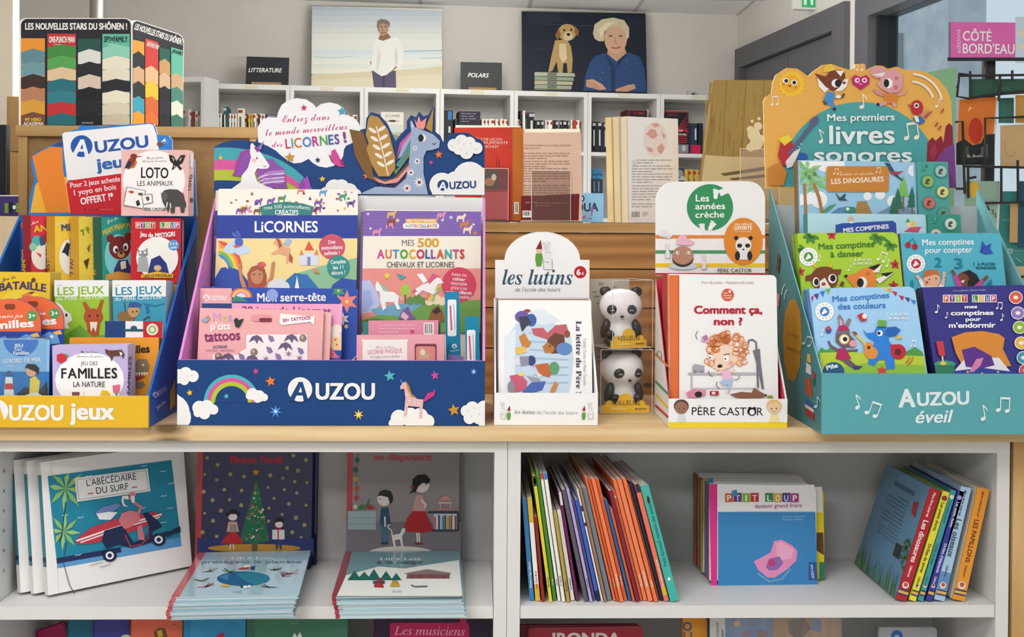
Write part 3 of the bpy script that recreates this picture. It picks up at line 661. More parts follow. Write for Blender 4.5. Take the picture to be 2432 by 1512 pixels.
# things at the very edge beside the tall unit
x0, x1 = hitY(-120, 560, .30).x, hitY(42, 560, .30).x
m = MB(); m.box(x0, x1, .31, .34, ZC+.0006, kz(20, 513, .31), wood('birch_board', 'cdb48c', 'e2cfae', (9, 9, .8), 0, .5))
m.build('wooden_board', base=(x1-.05, .32, ZC), label='pale birch board standing behind the yellow display at its open side', cat='board')
for i, (ya, yb, lb) in enumerate(((360, 466, 'lower pine box beside the cream wall, under another like it'), (228, 359, 'upper pine box beside the cream wall, stacked on a lower one'))):
    Y = .8; t = thing('pine_box', lb, 'box', V((hitY(28, 400, Y).x, Y, hitY(28, yb, Y).z)), 'pine boxes by the cream wall')
    xa, xb = hitY(16, 300, Y).x, hitY(44, 300, Y).x; za, zb = hitY(28, yb, Y).z, hitY(28, ya, Y).z-.001
    if i == 0: za = .0
    m = MB(); m.box(xa, xb, Y, Y+.012, za, zb, FRAMEV); m.build('front_panel', t)
    m = MB(); m.box(xa, xa+.01, Y+.0122, Y+.15, za, zb, FRAMEV); m.build('side_panel', t)
    m = MB(); m.box(xb-.01, xb, Y+.0122, Y+.15, za, zb, FRAMEV); m.build('side_panel', t)
Y = .42
xa, xb = hitY(-70, 400, Y).x, hitY(11, 400, Y).x
t = thing('black_screen', 'black flat panel at the open side of the yellow display, cut by the picture edge', 'screen', V((xb-.03, Y, kz(0, 508, Y))))
m = MB(); m.box(xa, xb, Y, Y+.02, ZC+.0006, kz(0, 296, Y), '15171c'); m.build('front_panel', t); m = MB(); m.box(xb+.0002, xb+.003, Y+.002, Y+.018, ZC+.0006, kz(0, 296, Y), '3d4046'); m.build('edge_strip', t)
pl = stand(25, .37, kz(20, 508, .37), 0, 0)
m = MB(); xa, xb = pl.uv(-60, 480)[0], pl.uv(46, 480)[0]
t = thing('patterned_box', 'purple box with a green and black pattern peeping out behind the yellow display', 'box', pl.at(xb-.03, 0, -.03))
m.slab(pl, xa, xb-.0, -.27, pl.uv(30, 463)[1], -.045, 0, '3b2f6b')
A = Art(m, pl); A.R('6f9a3a', 11, 482, 20, 506); A.R('6f9a3a', 38, 482, 44, 504); A.R('15151c', 22, 480, 30, 506); A.E('e8e8e6', 34, 492, 4, 5); A.R('d9d6e0', 0, 463, 45, 466)
m.build('front_panel', t)

# ================================================================ books in the white units
LIFT = .0007
def zpt(px, py, z=ZS): return hitZ(px, py, z)
# --- surf books: three landscape books, the front one turned
def surf(A):
    a = lambda u, v: (118+(300-0)*0+u, v)
    # picture area corners on the cover
    tl, tr, br, bl = (113, 1130), (407, 1092), (431, 1296), (136, 1349)
    def Q(u, v):
        x = tl[0]*(1-u)*(1-v)+tr[0]*u*(1-v)+br[0]*u*v+bl[0]*(1-u)*v; y = tl[1]*(1-u)*(1-v)+tr[1]*u*(1-v)+br[1]*u*v+bl[1]*(1-u)*v
        return (x, y)
    F = lambda pts: [Q(*p) for p in pts]
    A.P('1c87a4', F([(0, 0), (1, 0), (1, 1), (0, 1)]))
    A.P('bba98f', F([(0, 1), (1, .87), (1, 1.0), (.9, 1.02), (.5, 1.08), (.1, 1.13), (0, 1.13)])) if 0 else None
    A.P('5b9bd0', F([(0, .9), (1, .9), (1, 1), (0, 1)])); A.P('1f2b5c', F([(0, .89), (.52, .89), (.52, .95), (0, .95)]))
    for u, v in ((.3, .06), (.52, .07), (.75, .03), (.9, .12), (.95, .27), (.88, .4), (.7, .5), (.92, .55), (.85, .7), (.2, .5), (.42, .57), (.26, .75), (.15, .9), (.08, .45), (.96, .82)):
        A.L('d8e6e8', [Q(u, v), Q(u+.015, v-.008), Q(u+.03, v), Q(u+.05, v-.008)], 1.5)
    # palms
    for cu, cv, r in ((.13, .16, .17), (.08, .62, .14)):
        for k in range(8):
            a0 = math.radians(k*45+12)
            p = [(cu, cv), (cu+r*.5*math.cos(a0-.22), cv+r*.75*math.sin(a0-.22)), (cu+r*math.cos(a0), max(0, cv+r*1.5*math.sin(a0))), (cu+r*.5*math.cos(a0+.25), cv+r*.75*math.sin(a0+.25))]
            A.P('8fbf6c' if k % 2 else '9cc97a', F([(max(0, u), max(0, v)) for u, v in p]))
    A.L('2c3a45', [Q(.12, .3), Q(.07, .6), Q(.04, .72)], 2); A.L('3a4a55', [Q(.09, .74), Q(.05, .95), Q(.08, 1.2), Q(.14, 1.4)], 1.6)
    A.P('f1efec', F([(.21, .06), (.8, .06), (.8, .32), (.21, .32)])); 
    for e in ([(.225, .08), (.785, .08)], [(.785, .08), (.785, .3)], [(.785, .3), (.225, .3)], [(.225, .3), (.225, .08)]): A.L('8a8f96', F(e), 1.2)
    A.T("L'ABÉCÉDAIRE", *Q(.3, .165), *Q(.7, .165), 16, '2b2f4d', ''); A.T('DU SURF', *Q(.37, .265), *Q(.63, .265), 16, '2b2f4d', '')
    A.L('c8545a', F([(.3, .25), (.345, .25)]), 2.6); A.L('c8545a', F([(.655, .25), (.7, .25)]), 2.6)
    # surf board
    A.P('c0394a', F([(.16, .73), (.3, .62), (.55, .56), (.8, .56), (.88, .6), (.8, .68), (.55, .76), (.3, .8), (.18, .78)]))
    A.L('f1ece8', F([(.17, .74), (.4, .685), (.62, .64), (.87, .6)]), 4); A.L('f1ece8', F([(.2, .765), (.42, .71), (.64, .665), (.85, .63)]), 3)
    # flamingo on a scooter
    A.P('1d2850', F([(.4, .68), (.56, .65), (.58, .75), (.62, .86), (.72, .84), (.76, .72), (.72, .56), (.76, .55), (.84, .68), (.86, .74), (.78, .78), (.76, .9), (.6, .92), (.5, .86), (.4, .88), (.37, .78)]))
    A.L('b7453f', F([(.56, .76), (.59, .9), (.68, .9), (.74, .84), (.75, .72)]), 2.5)
    A.P('d97c86', F([(.52, .6), (.55, .52), (.62, .5), (.68, .53), (.7, .62), (.62, .68), (.56, .7)])); A.L('d97c86', F([(.68, .56), (.71, .48), (.66, .42), (.63, .36), (.66, .32)]), 8, 6)
    A.E('e08a94', *Q(.655, .325), 8, 6); A.P('f0ecec', F([(.64, .34), (.67, .35), (.665, .42), (.64, .42)])); A.P('f0ecec', F([(.57, .33), (.62, .33), (.62, .38), (.58, .36), (.58, .42), (.61, .46), (.57, .44), (.56, .38)]))
    A.P('6f86bd', F([(.34, .47), (.4, .42), (.52, .4), (.56, .43), (.5, .47), (.44, .52), (.36, .5)])); A.P('eef0f3', F([(.35, .48), (.45, .48), (.52, .5), (.46, .57), (.37, .55)]))
    A.P('d07a84', F([(.66, .7), (.7, .68), (.71, .86), (.66, .84)]))
    for u, v in ((.42, .96), (.82, .88)): A.E('1b2244', *Q(u, v), 16.5, 15); A.E('eef0f2', *Q(u, v), 10, 9.5); A.E('1f2b5c', *Q(u, v), 5.2)
    A.L('8c8f96', F([(.25, 1.03), (.36, 1.02)]), 1.5); A.L('8c8f96', F([(.33, 1.07), (.42, 1.06)]), 1.5); A.P('1b2b4a', F([(.82, .82), (.9, .8), (.96, .83), (.9, .87)])); A.P('1b2b4a', F([(.93, .8), (1, .77), (1, .84), (.95, .84)]))
    A.L('a9a198', F([(.15, 1.4), (.35, 1.37)]), 1.4)
p0_, p1_ = zpt(115, 1421), zpt(456, 1350)
yaw = math.degrees(math.atan2(p1_.y-p0_.y, p1_.x-p0_.x))
def surf_plane(off, side=0):
    t = math.radians(9); y = math.radians(yaw); u = V((math.cos(y), math.sin(y), 0)); b = V((-math.sin(y), math.cos(y), 0))
    return Plane(p0_+V((0, 0, LIFT+.0045))+b*off+u*side, u, V((0, 0, 1))*math.cos(t)+b*math.sin(t))
def surf_spine(mb, pl, q, t):
    L_ = lambda a, b, c: mb.face([pl.at(q[0].x-.0003, q[0].y+a*(q[3].y-q[0].y), -t+.0004), pl.at(q[0].x-.0003, q[0].y+a*(q[3].y-q[0].y), -.0004), pl.at(q[0].x-.0003, q[0].y+b*(q[3].y-q[0].y), -.0004), pl.at(q[0].x-.0003, q[0].y+b*(q[3].y-q[0].y), -t+.0004)], c)
    L_(.21, .9, '2b7f95'); L_(.21, .245, '6fa3cf'); L_(.245, .28, '2b4a7a')
sw = (p1_-p0_).length; shh = .212
for i, lb in enumerate(('white bordered surf alphabet book in front with a scooter on its turquoise cover', 'surf book directly behind the scooter cover, its teal spine showing', 'rearmost surf book of the three by the end panel')):
    pl = surf_plane(.019*i+.004*(i > 0), -.0138*i)
    q = [V((0, 0)), V((sw, 0)), V((sw, shh)), V((0, shh))]
    th = thing('surf_book', lb, 'book', pl.at(sw/2, 0, -.007), 'surf books on the shelf')
    m = MB(); tk = .014
    m.prism([pl.at(*p) for p in q], -pl.n*.002, 'eeecea'); m.prism([pl.at(*p, -tk+.002) for p in q], -pl.n*.002, 'eeecea'); m.slab(pl, 0, .002, 0, shh, -tk+.002, -.002, 'dcdad6'); surf_spine(m, pl, q, tk)
    if i == 0: surf(Art(m, pl)); A = Art(m, pl, .0002); m.slab(pl, .016, .0175, 0.0, shh, 0, .0003, 'dcdad8')
    m.build('cover', th); m = MB(); m.slab(pl, .0024, sw-.003, .003, shh-.003, -tk+.0022, -.0022, 'f0ede4'); m.build('pages', th)
# --- the two pairs of storybooks: standing behind, lying in front
def noel(A):
    A.clip((470, 1040), (745, 1330))
    A.T('fêtent Noël', 546, 1099, 671, 1099, 17, 'b3313f', 'bb')
    r = random.Random(5)
    for x, y in ((492, 1087), (517, 1103), (697, 1081), (727, 1092), (682, 1111), (708, 1117), (486, 1126), (515, 1139), (547, 1126), (580, 1131), (642, 1128), (672, 1135), (700, 1143), (729, 1145), (533, 1162), (574, 1164), (637, 1157), (676, 1162), (705, 1170), (484, 1167), (505, 1187), (545, 1186), (573, 1199), (651, 1183), (686, 1196), (727, 1199), (486, 1218), (525, 1212), (639, 1206), (670, 1221), (703, 1229), (506, 1236), (638, 1237), (481, 1263), (515, 1273), (694, 1263), (715, 1276), (723, 1246), (488, 1287), (662, 1276)):
        h = r.uniform(3.6, 5.6); A.E('8f8460', x, y, h, h, n=10); A.L('c9bd8c', [(x-h*.5, y+h*.5), (x+h*.5, y-h*.5)], 1.4); A.c -= 2*A.STEP
    A.c += 2*A.STEP
    A.R('27336a', 468, 1277, 745, 1320); A.E('b88a35', 604, 1301, 111, 10)
    A.R('6b5138', 598, 1288, 612, 1308); A.P('1f6b4b', [(609, 1128), (614, 1150), (640, 1284), (604, 1290), (570, 1284), (602, 1160)])
    for _ in range(70):
        v = r.random(); y = 1150+v*132; x = 608+r.uniform(-1, 1)*(v*32+2); A.E(r.choice(('4c8a5e', 'd8d4c6', 'b23a3f', 'c9a24a', '3d7a54', '7fa37f')), x, y, r.uniform(1.4, 3.2), n=8); A.c -= A.STEP
    A.c += A.STEP; A.S('d99a3a', 608, 1121, 9)
    # two children
    A.P('b8222f', [(545, 1263), (562, 1263), (579, 1288), (568, 1291), (535, 1291), (524, 1288)]); A.P('cfa39a', [(543, 1238), (563, 1238), (568, 1262), (538, 1262)]); A.R('9a8f83', 546, 1245, 562, 1263)
    A.E('e6dcd6', 553, 1226, 11, 9.5); A.P('1b1a20', [(541, 1228), (541, 1216), (549, 1209), (560, 1210), (566, 1218), (566, 1226), (560, 1220), (548, 1220)]); A.L('1b1a20', [(541, 1222), (535, 1218)], 5); A.L('1b1a20', [(566, 1222), (572, 1219)], 5); A.L('e6dcd6', [(548, 1291), (546, 1304)], 2.4); A.L('e6dcd6', [(554, 1291), (556, 1304)], 2.4)
    A.P('2f3c66', [(655, 1276), (670, 1276), (669, 1304), (665, 1304), (662, 1288), (659, 1304), (655, 1304)]); A.R('e2dcd8', 647, 1257, 676, 1280); A.L('a82d38', [(661, 1257), (661, 1280)], 3); A.L('a82d38', [(654, 1252), (661, 1257), (668, 1251)], 4); A.E('e6dcd6', 663, 1244, 9.5, 8.5); A.P('1b1a20', [(653, 1242), (655, 1232), (664, 1228), (673, 1234), (674, 1243), (668, 1238), (658, 1239)])
def quarrel(A):
    A.clip((826, 1040), (1094, 1330))
    A.R('77727a', 820, 1239, 1095, 1330)
    A.T('se disputent', 888, 1092, 1026, 1092, 15, 'b85a5e', 'bb')
    for x, y, c in ((848, 1092, '2f6f74'), (844, 1115, '2f6f5c'), (845, 1137, 'c9b25a'), (848, 1160, 'c0603f'), (847, 1182, 'b8444a'), (845, 1222, '7f93a0'), (844, 1241, '3f7a84')): A.E(c, x, y, 6, 6.5, n=12)
    A.L('55504f', [(850, 1075), (847, 1110), (845, 1140), (848, 1170), (846, 1190)], 1)
    A.P('9fb2b8', [(826, 1213), (893, 1213), (893, 1257), (826, 1257)]); A.L('7f959c', [(826, 1229), (893, 1229)], 1.2); A.L('7f959c', [(826, 1243), (893, 1243)], 1.2)
    A.E('c9c9c4', 844, 1203, 5.5); A.P('3f7a4a', [(848, 1206), (858, 1197), (868, 1200), (876, 1186), (880, 1181), (876, 1196), (868, 1209), (850, 1210)]); A.P('a8323c', [(868, 1206), (874, 1197), (884, 1200), (892, 1206), (880, 1210)])
    A.P('2c4f6b', [(905, 1205), (922, 1204), (928, 1240), (924, 1247), (904, 1246), (902, 1238)]); A.P('4a6a80', [(905, 1246), (924, 1246), (921, 1290), (907, 1290)]); A.R('2f3c4a', 905, 1286, 922, 1292); A.L('e0d8d2', [(914, 1226), (915, 1250)], 4)
    A.E('e0d6d0', 912, 1184, 16, 17); A.P('23262c', [(897, 1178), (902, 1166), (914, 1162), (928, 1166), (934, 1180), (932, 1192), (926, 1196), (922, 1180), (904, 1176)]); A.E('23262c', 903, 1184, 1.6, n=8)
    A.P('c59a93', [(988, 1175), (1003, 1173), (1012, 1196), (1010, 1214), (980, 1214), (983, 1196)]); A.P('b01c28', [(980, 1213), (1010, 1213), (1026, 1250), (1030, 1259), (1005, 1264), (970, 1262), (958, 1256), (966, 1232)])
    A.E('e0d6d0', 1001, 1150, 19, 19); A.P('17171c', [(979, 1160), (980, 1138), (992, 1127), (1010, 1126), (1022, 1138), (1018, 1148), (1004, 1146), (994, 1154), (986, 1170)]); A.P('17171c', [(982, 1158), (972, 1172), (978, 1170), (984, 1166)]); A.E('a8323c', 979, 1157, 4); A.E('17171c', 1012, 1149, 1.8, n=8)
    A.L('d8cfc9', [(990, 1264), (992, 1288)], 4); A.L('d8cfc9', [(995, 1264), (997, 1286)], 4); A.R('8c2b34', 985, 1287, 1004, 1292); A.L('e0d6d0', [(1000, 1186), (1012, 1198), (1008, 1206)], 5)
    A.R('2f3f52', 1016, 1213, 1090, 1218); A.R('2f3f52', 1026, 1256, 1090, 1261); A.R('2f3f52', 1085, 1213, 1090, 1260); A.R('c9ccd0', 1030, 1219, 1085, 1256)
    for i, c in enumerate(('b9556a', 'e0dcd4', '22406b', 'b8bfc6', '2f7f7a', '2a4b82', 'cfae3d', 'c9563f', '4b7f5c', 'dcd8d0', '9c2f3c')): A.R(c, 1031+i*4.9, 1226-(i % 3)*2, 1035+i*4.9, 1256); A.c -= A.STEP
    A.c += A.STEP
    A.P('c98f8f', [(1039, 1188), (1058, 1174), (1076, 1188)]); A.R('c9b5ae', 1042, 1190, 1073, 1196); A.L('c9b5ae', [(1046, 1190), (1046, 1208)], 2); A.L('c9b5ae', [(1070, 1190), (1070, 1208)], 2); A.R('b8847f', 1038, 1206, 1078, 1211)
    A.E('cfcac6', 952, 1313, 79, 17); A.P('e3dcd6', [(930, 1270), (950, 1266), (956, 1252), (960, 1254), (964, 1252), (961, 1264), (955, 1272), (958, 1298), (954, 1298), (950, 1280), (938, 1282), (940, 1298), (936, 1298), (932, 1282)]); A.L('e3dcd6', [(932, 1272), (930, 1258), (922, 1252), (922, 1246), (927, 1245)], 3)
RED = 'b3323d'
def shine(h): return mat(h, .18, coat=.6)
def standing(name, lb, x0, x1, ytop, Y, col, art, back, n, dx, group):
    for i in range(n):
        pl = stand(x0, Y+.021*i, ZS+LIFT+.0017, 5, 0)
        a0, a1 = pl.uv(x0, 1250)[0]+dx*i, pl.uv(x1, 1250)[0]+dx*i; hh = .226
        q = [V((a0, 0)), V((a1, 0)), V((a1, hh)), V((a0, hh))]
        th = thing(name, lb[i], 'book', pl.at((a0+a1)/2, 0, -.008), group); m = MB(); tk = .017
        m.prism([pl.at(*p) for p in q], -pl.n*.002, shine(col)); m.prism([pl.at(*p, -tk+.002) for p in q], -pl.n*.002, shine(col))
        m.slab(pl, a0-.004, a0, 0, hh, -tk, 0, shine(RED)); m.slab(pl, a0, a0+.006, 0, hh, 0, .0003, shine(RED))
        if i == 0: art(Art(m, pl))
        m.build('cover', th); m = MB(); m.slab(pl, a0+.0002, a1-.003, .003, hh-.003, -tk+.0022, -.0022, 'cfcdd0'); m.build('pages', th)
standing('storybook', ['navy storybook with a Christmas tree standing above the planet books', 'navy storybook hidden mostly behind the Christmas tree cover', 'rearmost navy storybook behind the Christmas tree cover'], 470, 740, 1075, .203, '1a2453', noel, 0, 2, .0085, 'storybooks standing at the shelf back')
standing('storybook', ['grey storybook with two children and a white cat standing above the snow books', 'grey storybook hidden mostly behind the two children cover'], 828, 1090, 1075, .203, '8b8488', quarrel, 0, 2, .005, 'storybooks standing at the shelf back')
def flat(name, lbs, xl, xr, yf, xbl, xbr, n, cols, spines, art, group, jit):
    """books lying flat, their front edges towards the room; returns nothing"""
    th_ = .0066
    ztop = ZS+LIFT+n*(th_+.0004)
    f0, f1 = hitZ(xl, yf, ztop), hitZ(xr, yf, ztop); b0, b1 = hitZ(xbl, 1313, ztop), hitZ(xbr, 1313, ztop)
    yb = .196; w_ = f1.x-f0.x
    for i in range(n):
        j = n-1-i; z = ZS+LIFT+j*(th_+.0004); dx, dy = jit[i]
        ang = math.atan2((b0.x+b1.x-f0.x-f1.x)/2, yb-f0.y); e = V((math.cos(ang), -math.sin(ang), 0)); d = V((math.sin(ang), math.cos(ang), 0))
        o = V(((f0.x+f1.x)/2+dx, f0.y+dy, z)); L_ = yb-f0.y-.002
        P = lambda a, b, c: o+e*a+d*b+V((0, 0, c))
        t = thing(name, lbs[i], 'book', P(0, L_/2, 0), group); h = w_/2
        m = MB()
        def bx(a0, a1, b0_, b1_, c0, c1, col): m.prism([P(a0, b0_, c0), P(a1, b0_, c0), P(a1, b0_, c1), P(a0, b0_, c1)], d*(b1_-b0_), col)
        bx(-h, h, 0, L_, 0, .0013, shine(cols[i])); bx(-h, h, 0, L_, th_-.0013, th_, shine(cols[i])); bx(-h-.006, -h, 0, L_, 0, th_, shine(spines[i])); bx(-h, -h+.006, 0, L_, th_, th_+.0002, shine(spines[i]))
        if i == 0: art(Art(m, Plane(P(-h, 0, th_), e, d), .0003))
        m.build('cover', t); m = MB(); bx(-h+.0002, h-.002, .002, L_-.002, .0015, th_-.0015, 'd8e2e6'); m.build('pages', t)
def planet(A):
    A.P('a3c1cf', [(440, 1410), (706, 1416), (735, 1316), (480, 1316)]) if 0 else None
    A.T('Lili & Lulu', 548, 1328, 650, 1328, 6, 'e8eef0', 'serif'); A.T('protègent la planète', 478, 1337, 715, 1337, 7, '7f8f9f', 'b')
    A.E('1f5f8f', 578, 1374, 63, 17); A.P('2a7f96', [(560, 1363), (600, 1358), (636, 1366), (640, 1378), (610, 1390), (590, 1384), (570, 1372)]); A.P('3f86a8', [(520, 1370), (545, 1362), (540, 1378)])
    r = random.Random(2)
    for cx, cy, c in ((488, 1391, 'c06a78'), (500, 1354, 'a5b39a'), (672, 1366, 'd09aa4'), (650, 1351, '9fb0a8'), (545, 1356, '5f9f6a'), (640, 1392, 'a9bcc0'), (480, 1377, 'b6c2b0'), (690, 1360, 'cf9aa0')):
        for _ in range(10): x = cx+r.uniform(-22, 22); A.L(c, [(cx, cy+3), (x, cy-r.uniform(-4, 8))], 1.5); A.c -= A.STEP
    A.P('b8424a', [(566, 1350), (590, 1344), (592, 1351), (568, 1353)]); A.P('e8e4dc', [(575, 1344), (590, 1341), (596, 1346), (580, 1348)]); A.P('2f4a5c', [(596, 1346), (606, 1344), (604, 1354), (595, 1353)])
    A.E('d9b24a', 535, 1391, 10, 3); A.E('f2f2f0', 583, 1394, 5, 3); A.E('f2f2f0', 592, 1393, 4, 3); A.E('222', 574, 1394, 3, 2); A.T('SAUVEZ', 552, 1408, 574, 1408, 5, '8fa3ab')
def snow(A):
    A.P('e4e6e2', [(800, 1415), (1098, 1415), (1090, 1330), (1010, 1342), (960, 1350), (900, 1345), (822, 1366)])
    A.T('Lili & Lulu', 902, 1330, 1000, 1330, 6, 'dfe6e8', 'serif'); A.T('à la neige', 895, 1338, 1003, 1338, 7, '4f6a72', 'b')
    for x, w_, h in ((842, 17, 23), (865, 19, 20), (888, 17, 27), (917, 16, 22), (941, 13, 17)): A.P('17665c', [(x-w_, 1378), (x, 1378-h), (x+w_, 1378)])
    A.P('6f5a58', [(965, 1374), (968, 1360), (1068, 1360), (1068, 1374)]); A.P('8a7672', [(960, 1362), (1015, 1352), (1072, 1361), (1068, 1364), (966, 1364)])
    for x in (972, 993, 1022, 1050): A.R('8a3a3f', x, 1367, x+11, 1373)
    A.P('b02838', [(888, 1395), (890, 1385), (908, 1385), (912, 1396)]); A.R('5c3f48', 886, 1380, 914, 1387); A.E('7f3a44', 902, 1377, 8, 4); A.P('c9a83a', [(926, 1394), (929, 1386), (948, 1386), (950, 1394)]); A.E('b8923a', 938, 1383, 8, 4)
    A.L('6b6a6c', [(976, 1390), (985, 1394), (1015, 1393)], 3); A.T('SAUVEZ', 932, 1408, 954, 1408, 5, '9aa3a5')
flat('flat_storybook', ['topmost pale blue planet storybook of the flat pile under the Christmas tree cover', 'second pale blue book down in the planet pile', 'middle pale blue book of the planet pile', 'second lowest pale blue book of the planet pile', 'lowest pale blue book of the planet pile touching the shelf'],
     418, 708, 1414, 474, 738, 5, ['a9c8d6', 'a3c4d2', '9dbfce', 'a3c4d2', '9fc0cf'], ['c85a62', 'c0525b', 'b84a54', 'bd4f58', 'b34650'], planet, 'pale blue storybooks lying flat', [(0, 0), (-.003, -.002), (-.005, 0), (-.007, -.003), (-.006, -.001)])
flat('flat_storybook', ['topmost snow scene storybook of the flat pile under the two children cover', 'second white book down in the snow scene pile', 'middle book of the snow scene pile', 'second lowest book of the snow scene pile', 'lowest book of the snow scene pile touching the shelf'],
     798, 1098, 1412, 830, 1088, 5, ['6f9aa2', 'a9cdd8', 'dfe6e8', 'a9cdd8', 'c3dbe2'], ['8f2038', '9a2540', '8c2238', 'a03048', '962a40'], snow, 'snow scene storybooks lying flat', [(0, 0), (.001, -.002), (.003, .001), (.005, -.003), (.006, -.002)])
# ================================================================ navy unicorn display
def side_wall(th, name, x, y0, y1, z0, zf, zb, t, m, mside=None, art=None, notch=None):
    """upright side of a counter display: low at the front, high at the back"""
    mb = MB(); pts = [(x, y0, z0), (x, y1, z0), (x, y1, zb)] + ([(x, notch[0], notch[1])] if notch else []) + [(x, y0, zf)]
    mb.prism(pts[::-1], (t, 0, 0), m, mside, mside)
    if art: art(mb)
    return mb.build(name, th)
def fbox(th, name, x0, x1, y0, y1, z0, z1, m, art=None):
    mb = MB(); mb.box(x0, x1, y0, y1, z0, z1, m)
    if art: art(mb)
    return mb.build(name, th)
WH = 'f0efee'
NAVY, PINK = '14427e', 'd98ad2'
Y0, Y1 = -.004, .255; z0 = ZC+LIFT
xl, xr = hitY(421, 900, Y0).x, hitY(1152, 900, Y0).x; zl = hitY(785, 856, Y0).z
disp = thing('counter_display', 'large navy unicorn counter display with a white cloud header and a rainbow front', 'display box', ((xl+xr)/2, .12, z0), 'cardboard displays on the worktop')
FP0 = Plane((xl, Y0, z0), (1, 0, 0), (0, 0, 1))
def cloudA(A, c, pts, dash=None):
    A.C(c, pts)
    if dash:
        for x, y in dash: A.L('c4c4cc', [(x, y), (x, y+5)], 1.6); A.c -= A.STEP
        A.up()
def auzou_a(A, cx, cy, r, cc, ca):
    """round emblem with a letter A cut through it"""
    A.E(cc, cx, cy, r, n=32); A.P(ca, [(cx-r*.95, cy+r*.95), (cx-r*.1, cy-r*.62), (cx+r*.22, cy-r*.62), (cx+r*.7, cy+r*.95), (cx+r*.3, cy+r*.95), (cx+r*.22, cy+r*.5), (cx-r*.28, cy+r*.5), (cx-r*.5, cy+r*.95)]); A.P(cc, [(cx-r*.12, cy+r*.24), (cx+.06*r, cy-r*.22), (cx+r*.16, cy+r*.24)])
def lipart(mb):
    A = Art(mb, FP0).clip((421.5, 857), (1151.5, 1010))
    cloudA(A, WH, [(424, 893, 17), (441, 886, 15), (458, 893, 14), (438, 903, 11)], [(432, 880), (445, 890), (438, 900), (456, 888), (428, 895)])
    A.C(WH, [(405, 980, 46), (418, 990, 36)])
    for r, c in ((66, '4fb2bd'), (58, 'd9589f'), (49, 'b4c638'), (39, NAVY)): A.E(c, 550, 955, r, r*1.0, a0=180, a1=360)
    A.P(NAVY, [(484, 955), (512, 955), (512, 962), (484, 962)]) if 0 else None
    A.L('4fb2bd', [(488, 950), (485, 965)], 10); A.L('d9589f', [(496, 950), (494, 965)], 9); A.L('b4c638', [(505, 950), (503, 965)], 9)
    cloudA(A, WH, [(474, 968, 17), (492, 964, 15), (507, 972, 12), (486, 981, 14), (470, 980, 10)]); cloudA(A, WH, [(600, 935, 14), (616, 940, 14), (628, 943, 9), (592, 940, 8), (612, 946, 10)])
    for x, y, r, c in ((608, 881, 8, 'd24a94'), (643, 905, 13, 'ef7a35'), (451, 932, 8, 'f0c63e'), (538, 940, 7, '55b9c4'), (926, 892, 14, '4fb2bd'), (1033, 891, 11, 'd24a94'), (1078, 973, 15, 'c9952f'), (1128, 944, 0.1, WH)): A.S(c, x, y, r, rot=-100)
    for x, y, r, c in ((655, 976, 16, '4b90e0'), (852, 984, 13, 'f0c63e'), (1125, 882, 9, '6aa7e8')):
        A.S(c, x, y, r, n=7, inner=.4); A.E('fff', x, y, r*.2, n=8)
    auzou_a(A, 713, 924, 29, WH, NAVY); A.T('UZOU', 750, 947, 891, 947, 38, WH, 'bb')
    cloudA(A, WH, [(948, 992, 20), (975, 984, 17), (997, 988, 20), (1015, 1000, 17), (935, 1005, 12), (985, 1002, 24)])
    A.P('e3b9b8', [(955, 910), (962, 905), (968, 915), (976, 935), (990, 946), (1006, 948), (1004, 968), (1003, 993), (996, 993), (997, 966), (970, 963), (966, 988), (959, 988), (963, 945), (960, 922), (952, 924), (950, 918)]); A.P('b98a45', [(964, 904), (972, 915), (978, 934), (990, 944), (978, 943), (968, 925)]); A.P('c23a86', [(1006, 948), (1016, 932), (1028, 930), (1034, 922), (1032, 938), (1020, 946), (1008, 954)]); A.L('7fa8d8', [(956, 910), (951, 900)], 2.5, 1)
    for x, y in ((966, 935), (972, 950), (985, 955), (995, 958), (968, 960), (963, 975), (1000, 975)): A.E('f6e4e2', x, y, 2, n=8); A.c -= A.STEP
    A.c += A.STEP
    cloudA(A, WH, [(1108, 975, 14), (1122, 968, 16), (1140, 985, 22), (1150, 968, 18), (1115, 992, 14), (1148, 1000, 14)], [(1112, 972), (1125, 965), (1120, 985), (1138, 980)])
fbox(disp, 'front_panel', xl, xr, Y0, Y0+.004, z0, zl, NAVY, lipart)
fbox(disp, 'front_edge', xl, xr, Y0+.0042, Y0+.006, z0+.002, zl+.0005, PINK)
zbk = hitY(700, 466, Y1).z
side_wall(disp, 'side_panel', xl, Y0+.0062, Y1, z0, zl, hitY(508, 470, Y1).z, .004, PINK, 'd98ad2')
side_wall(disp, 'side_panel', xr-.004, Y0+.0062, Y1, z0, zl, hitY(1150, 470, Y1).z, .004, 'e6cfe6', 'd98ad2')
fbox(disp, 'back_panel', xl+.0042, xr-.0042, Y1-.006, Y1-.003, z0+.004, zbk, 'eceaea')
fbox(disp, 'tray_floor', xl+.0042, xr-.0042, Y0+.0065, Y1-.0062, z0, z0+.003, 'd9d7d8')
fbox(disp, 'step', xl+.0042, xr-.0042, .128, Y1-.0062, z0+.0032, 1.165, 'd5d3d6')
xm = hitY(852, 700, .12).x
fbox(disp, 'divider', xm-.001, xm+.001, Y0+.0065, .127, z0+.0032, 1.20, 'dcdadc')
HP = Plane((xl, Y1-.0025, z0), (1, 0, 0), (0, 0, 1))
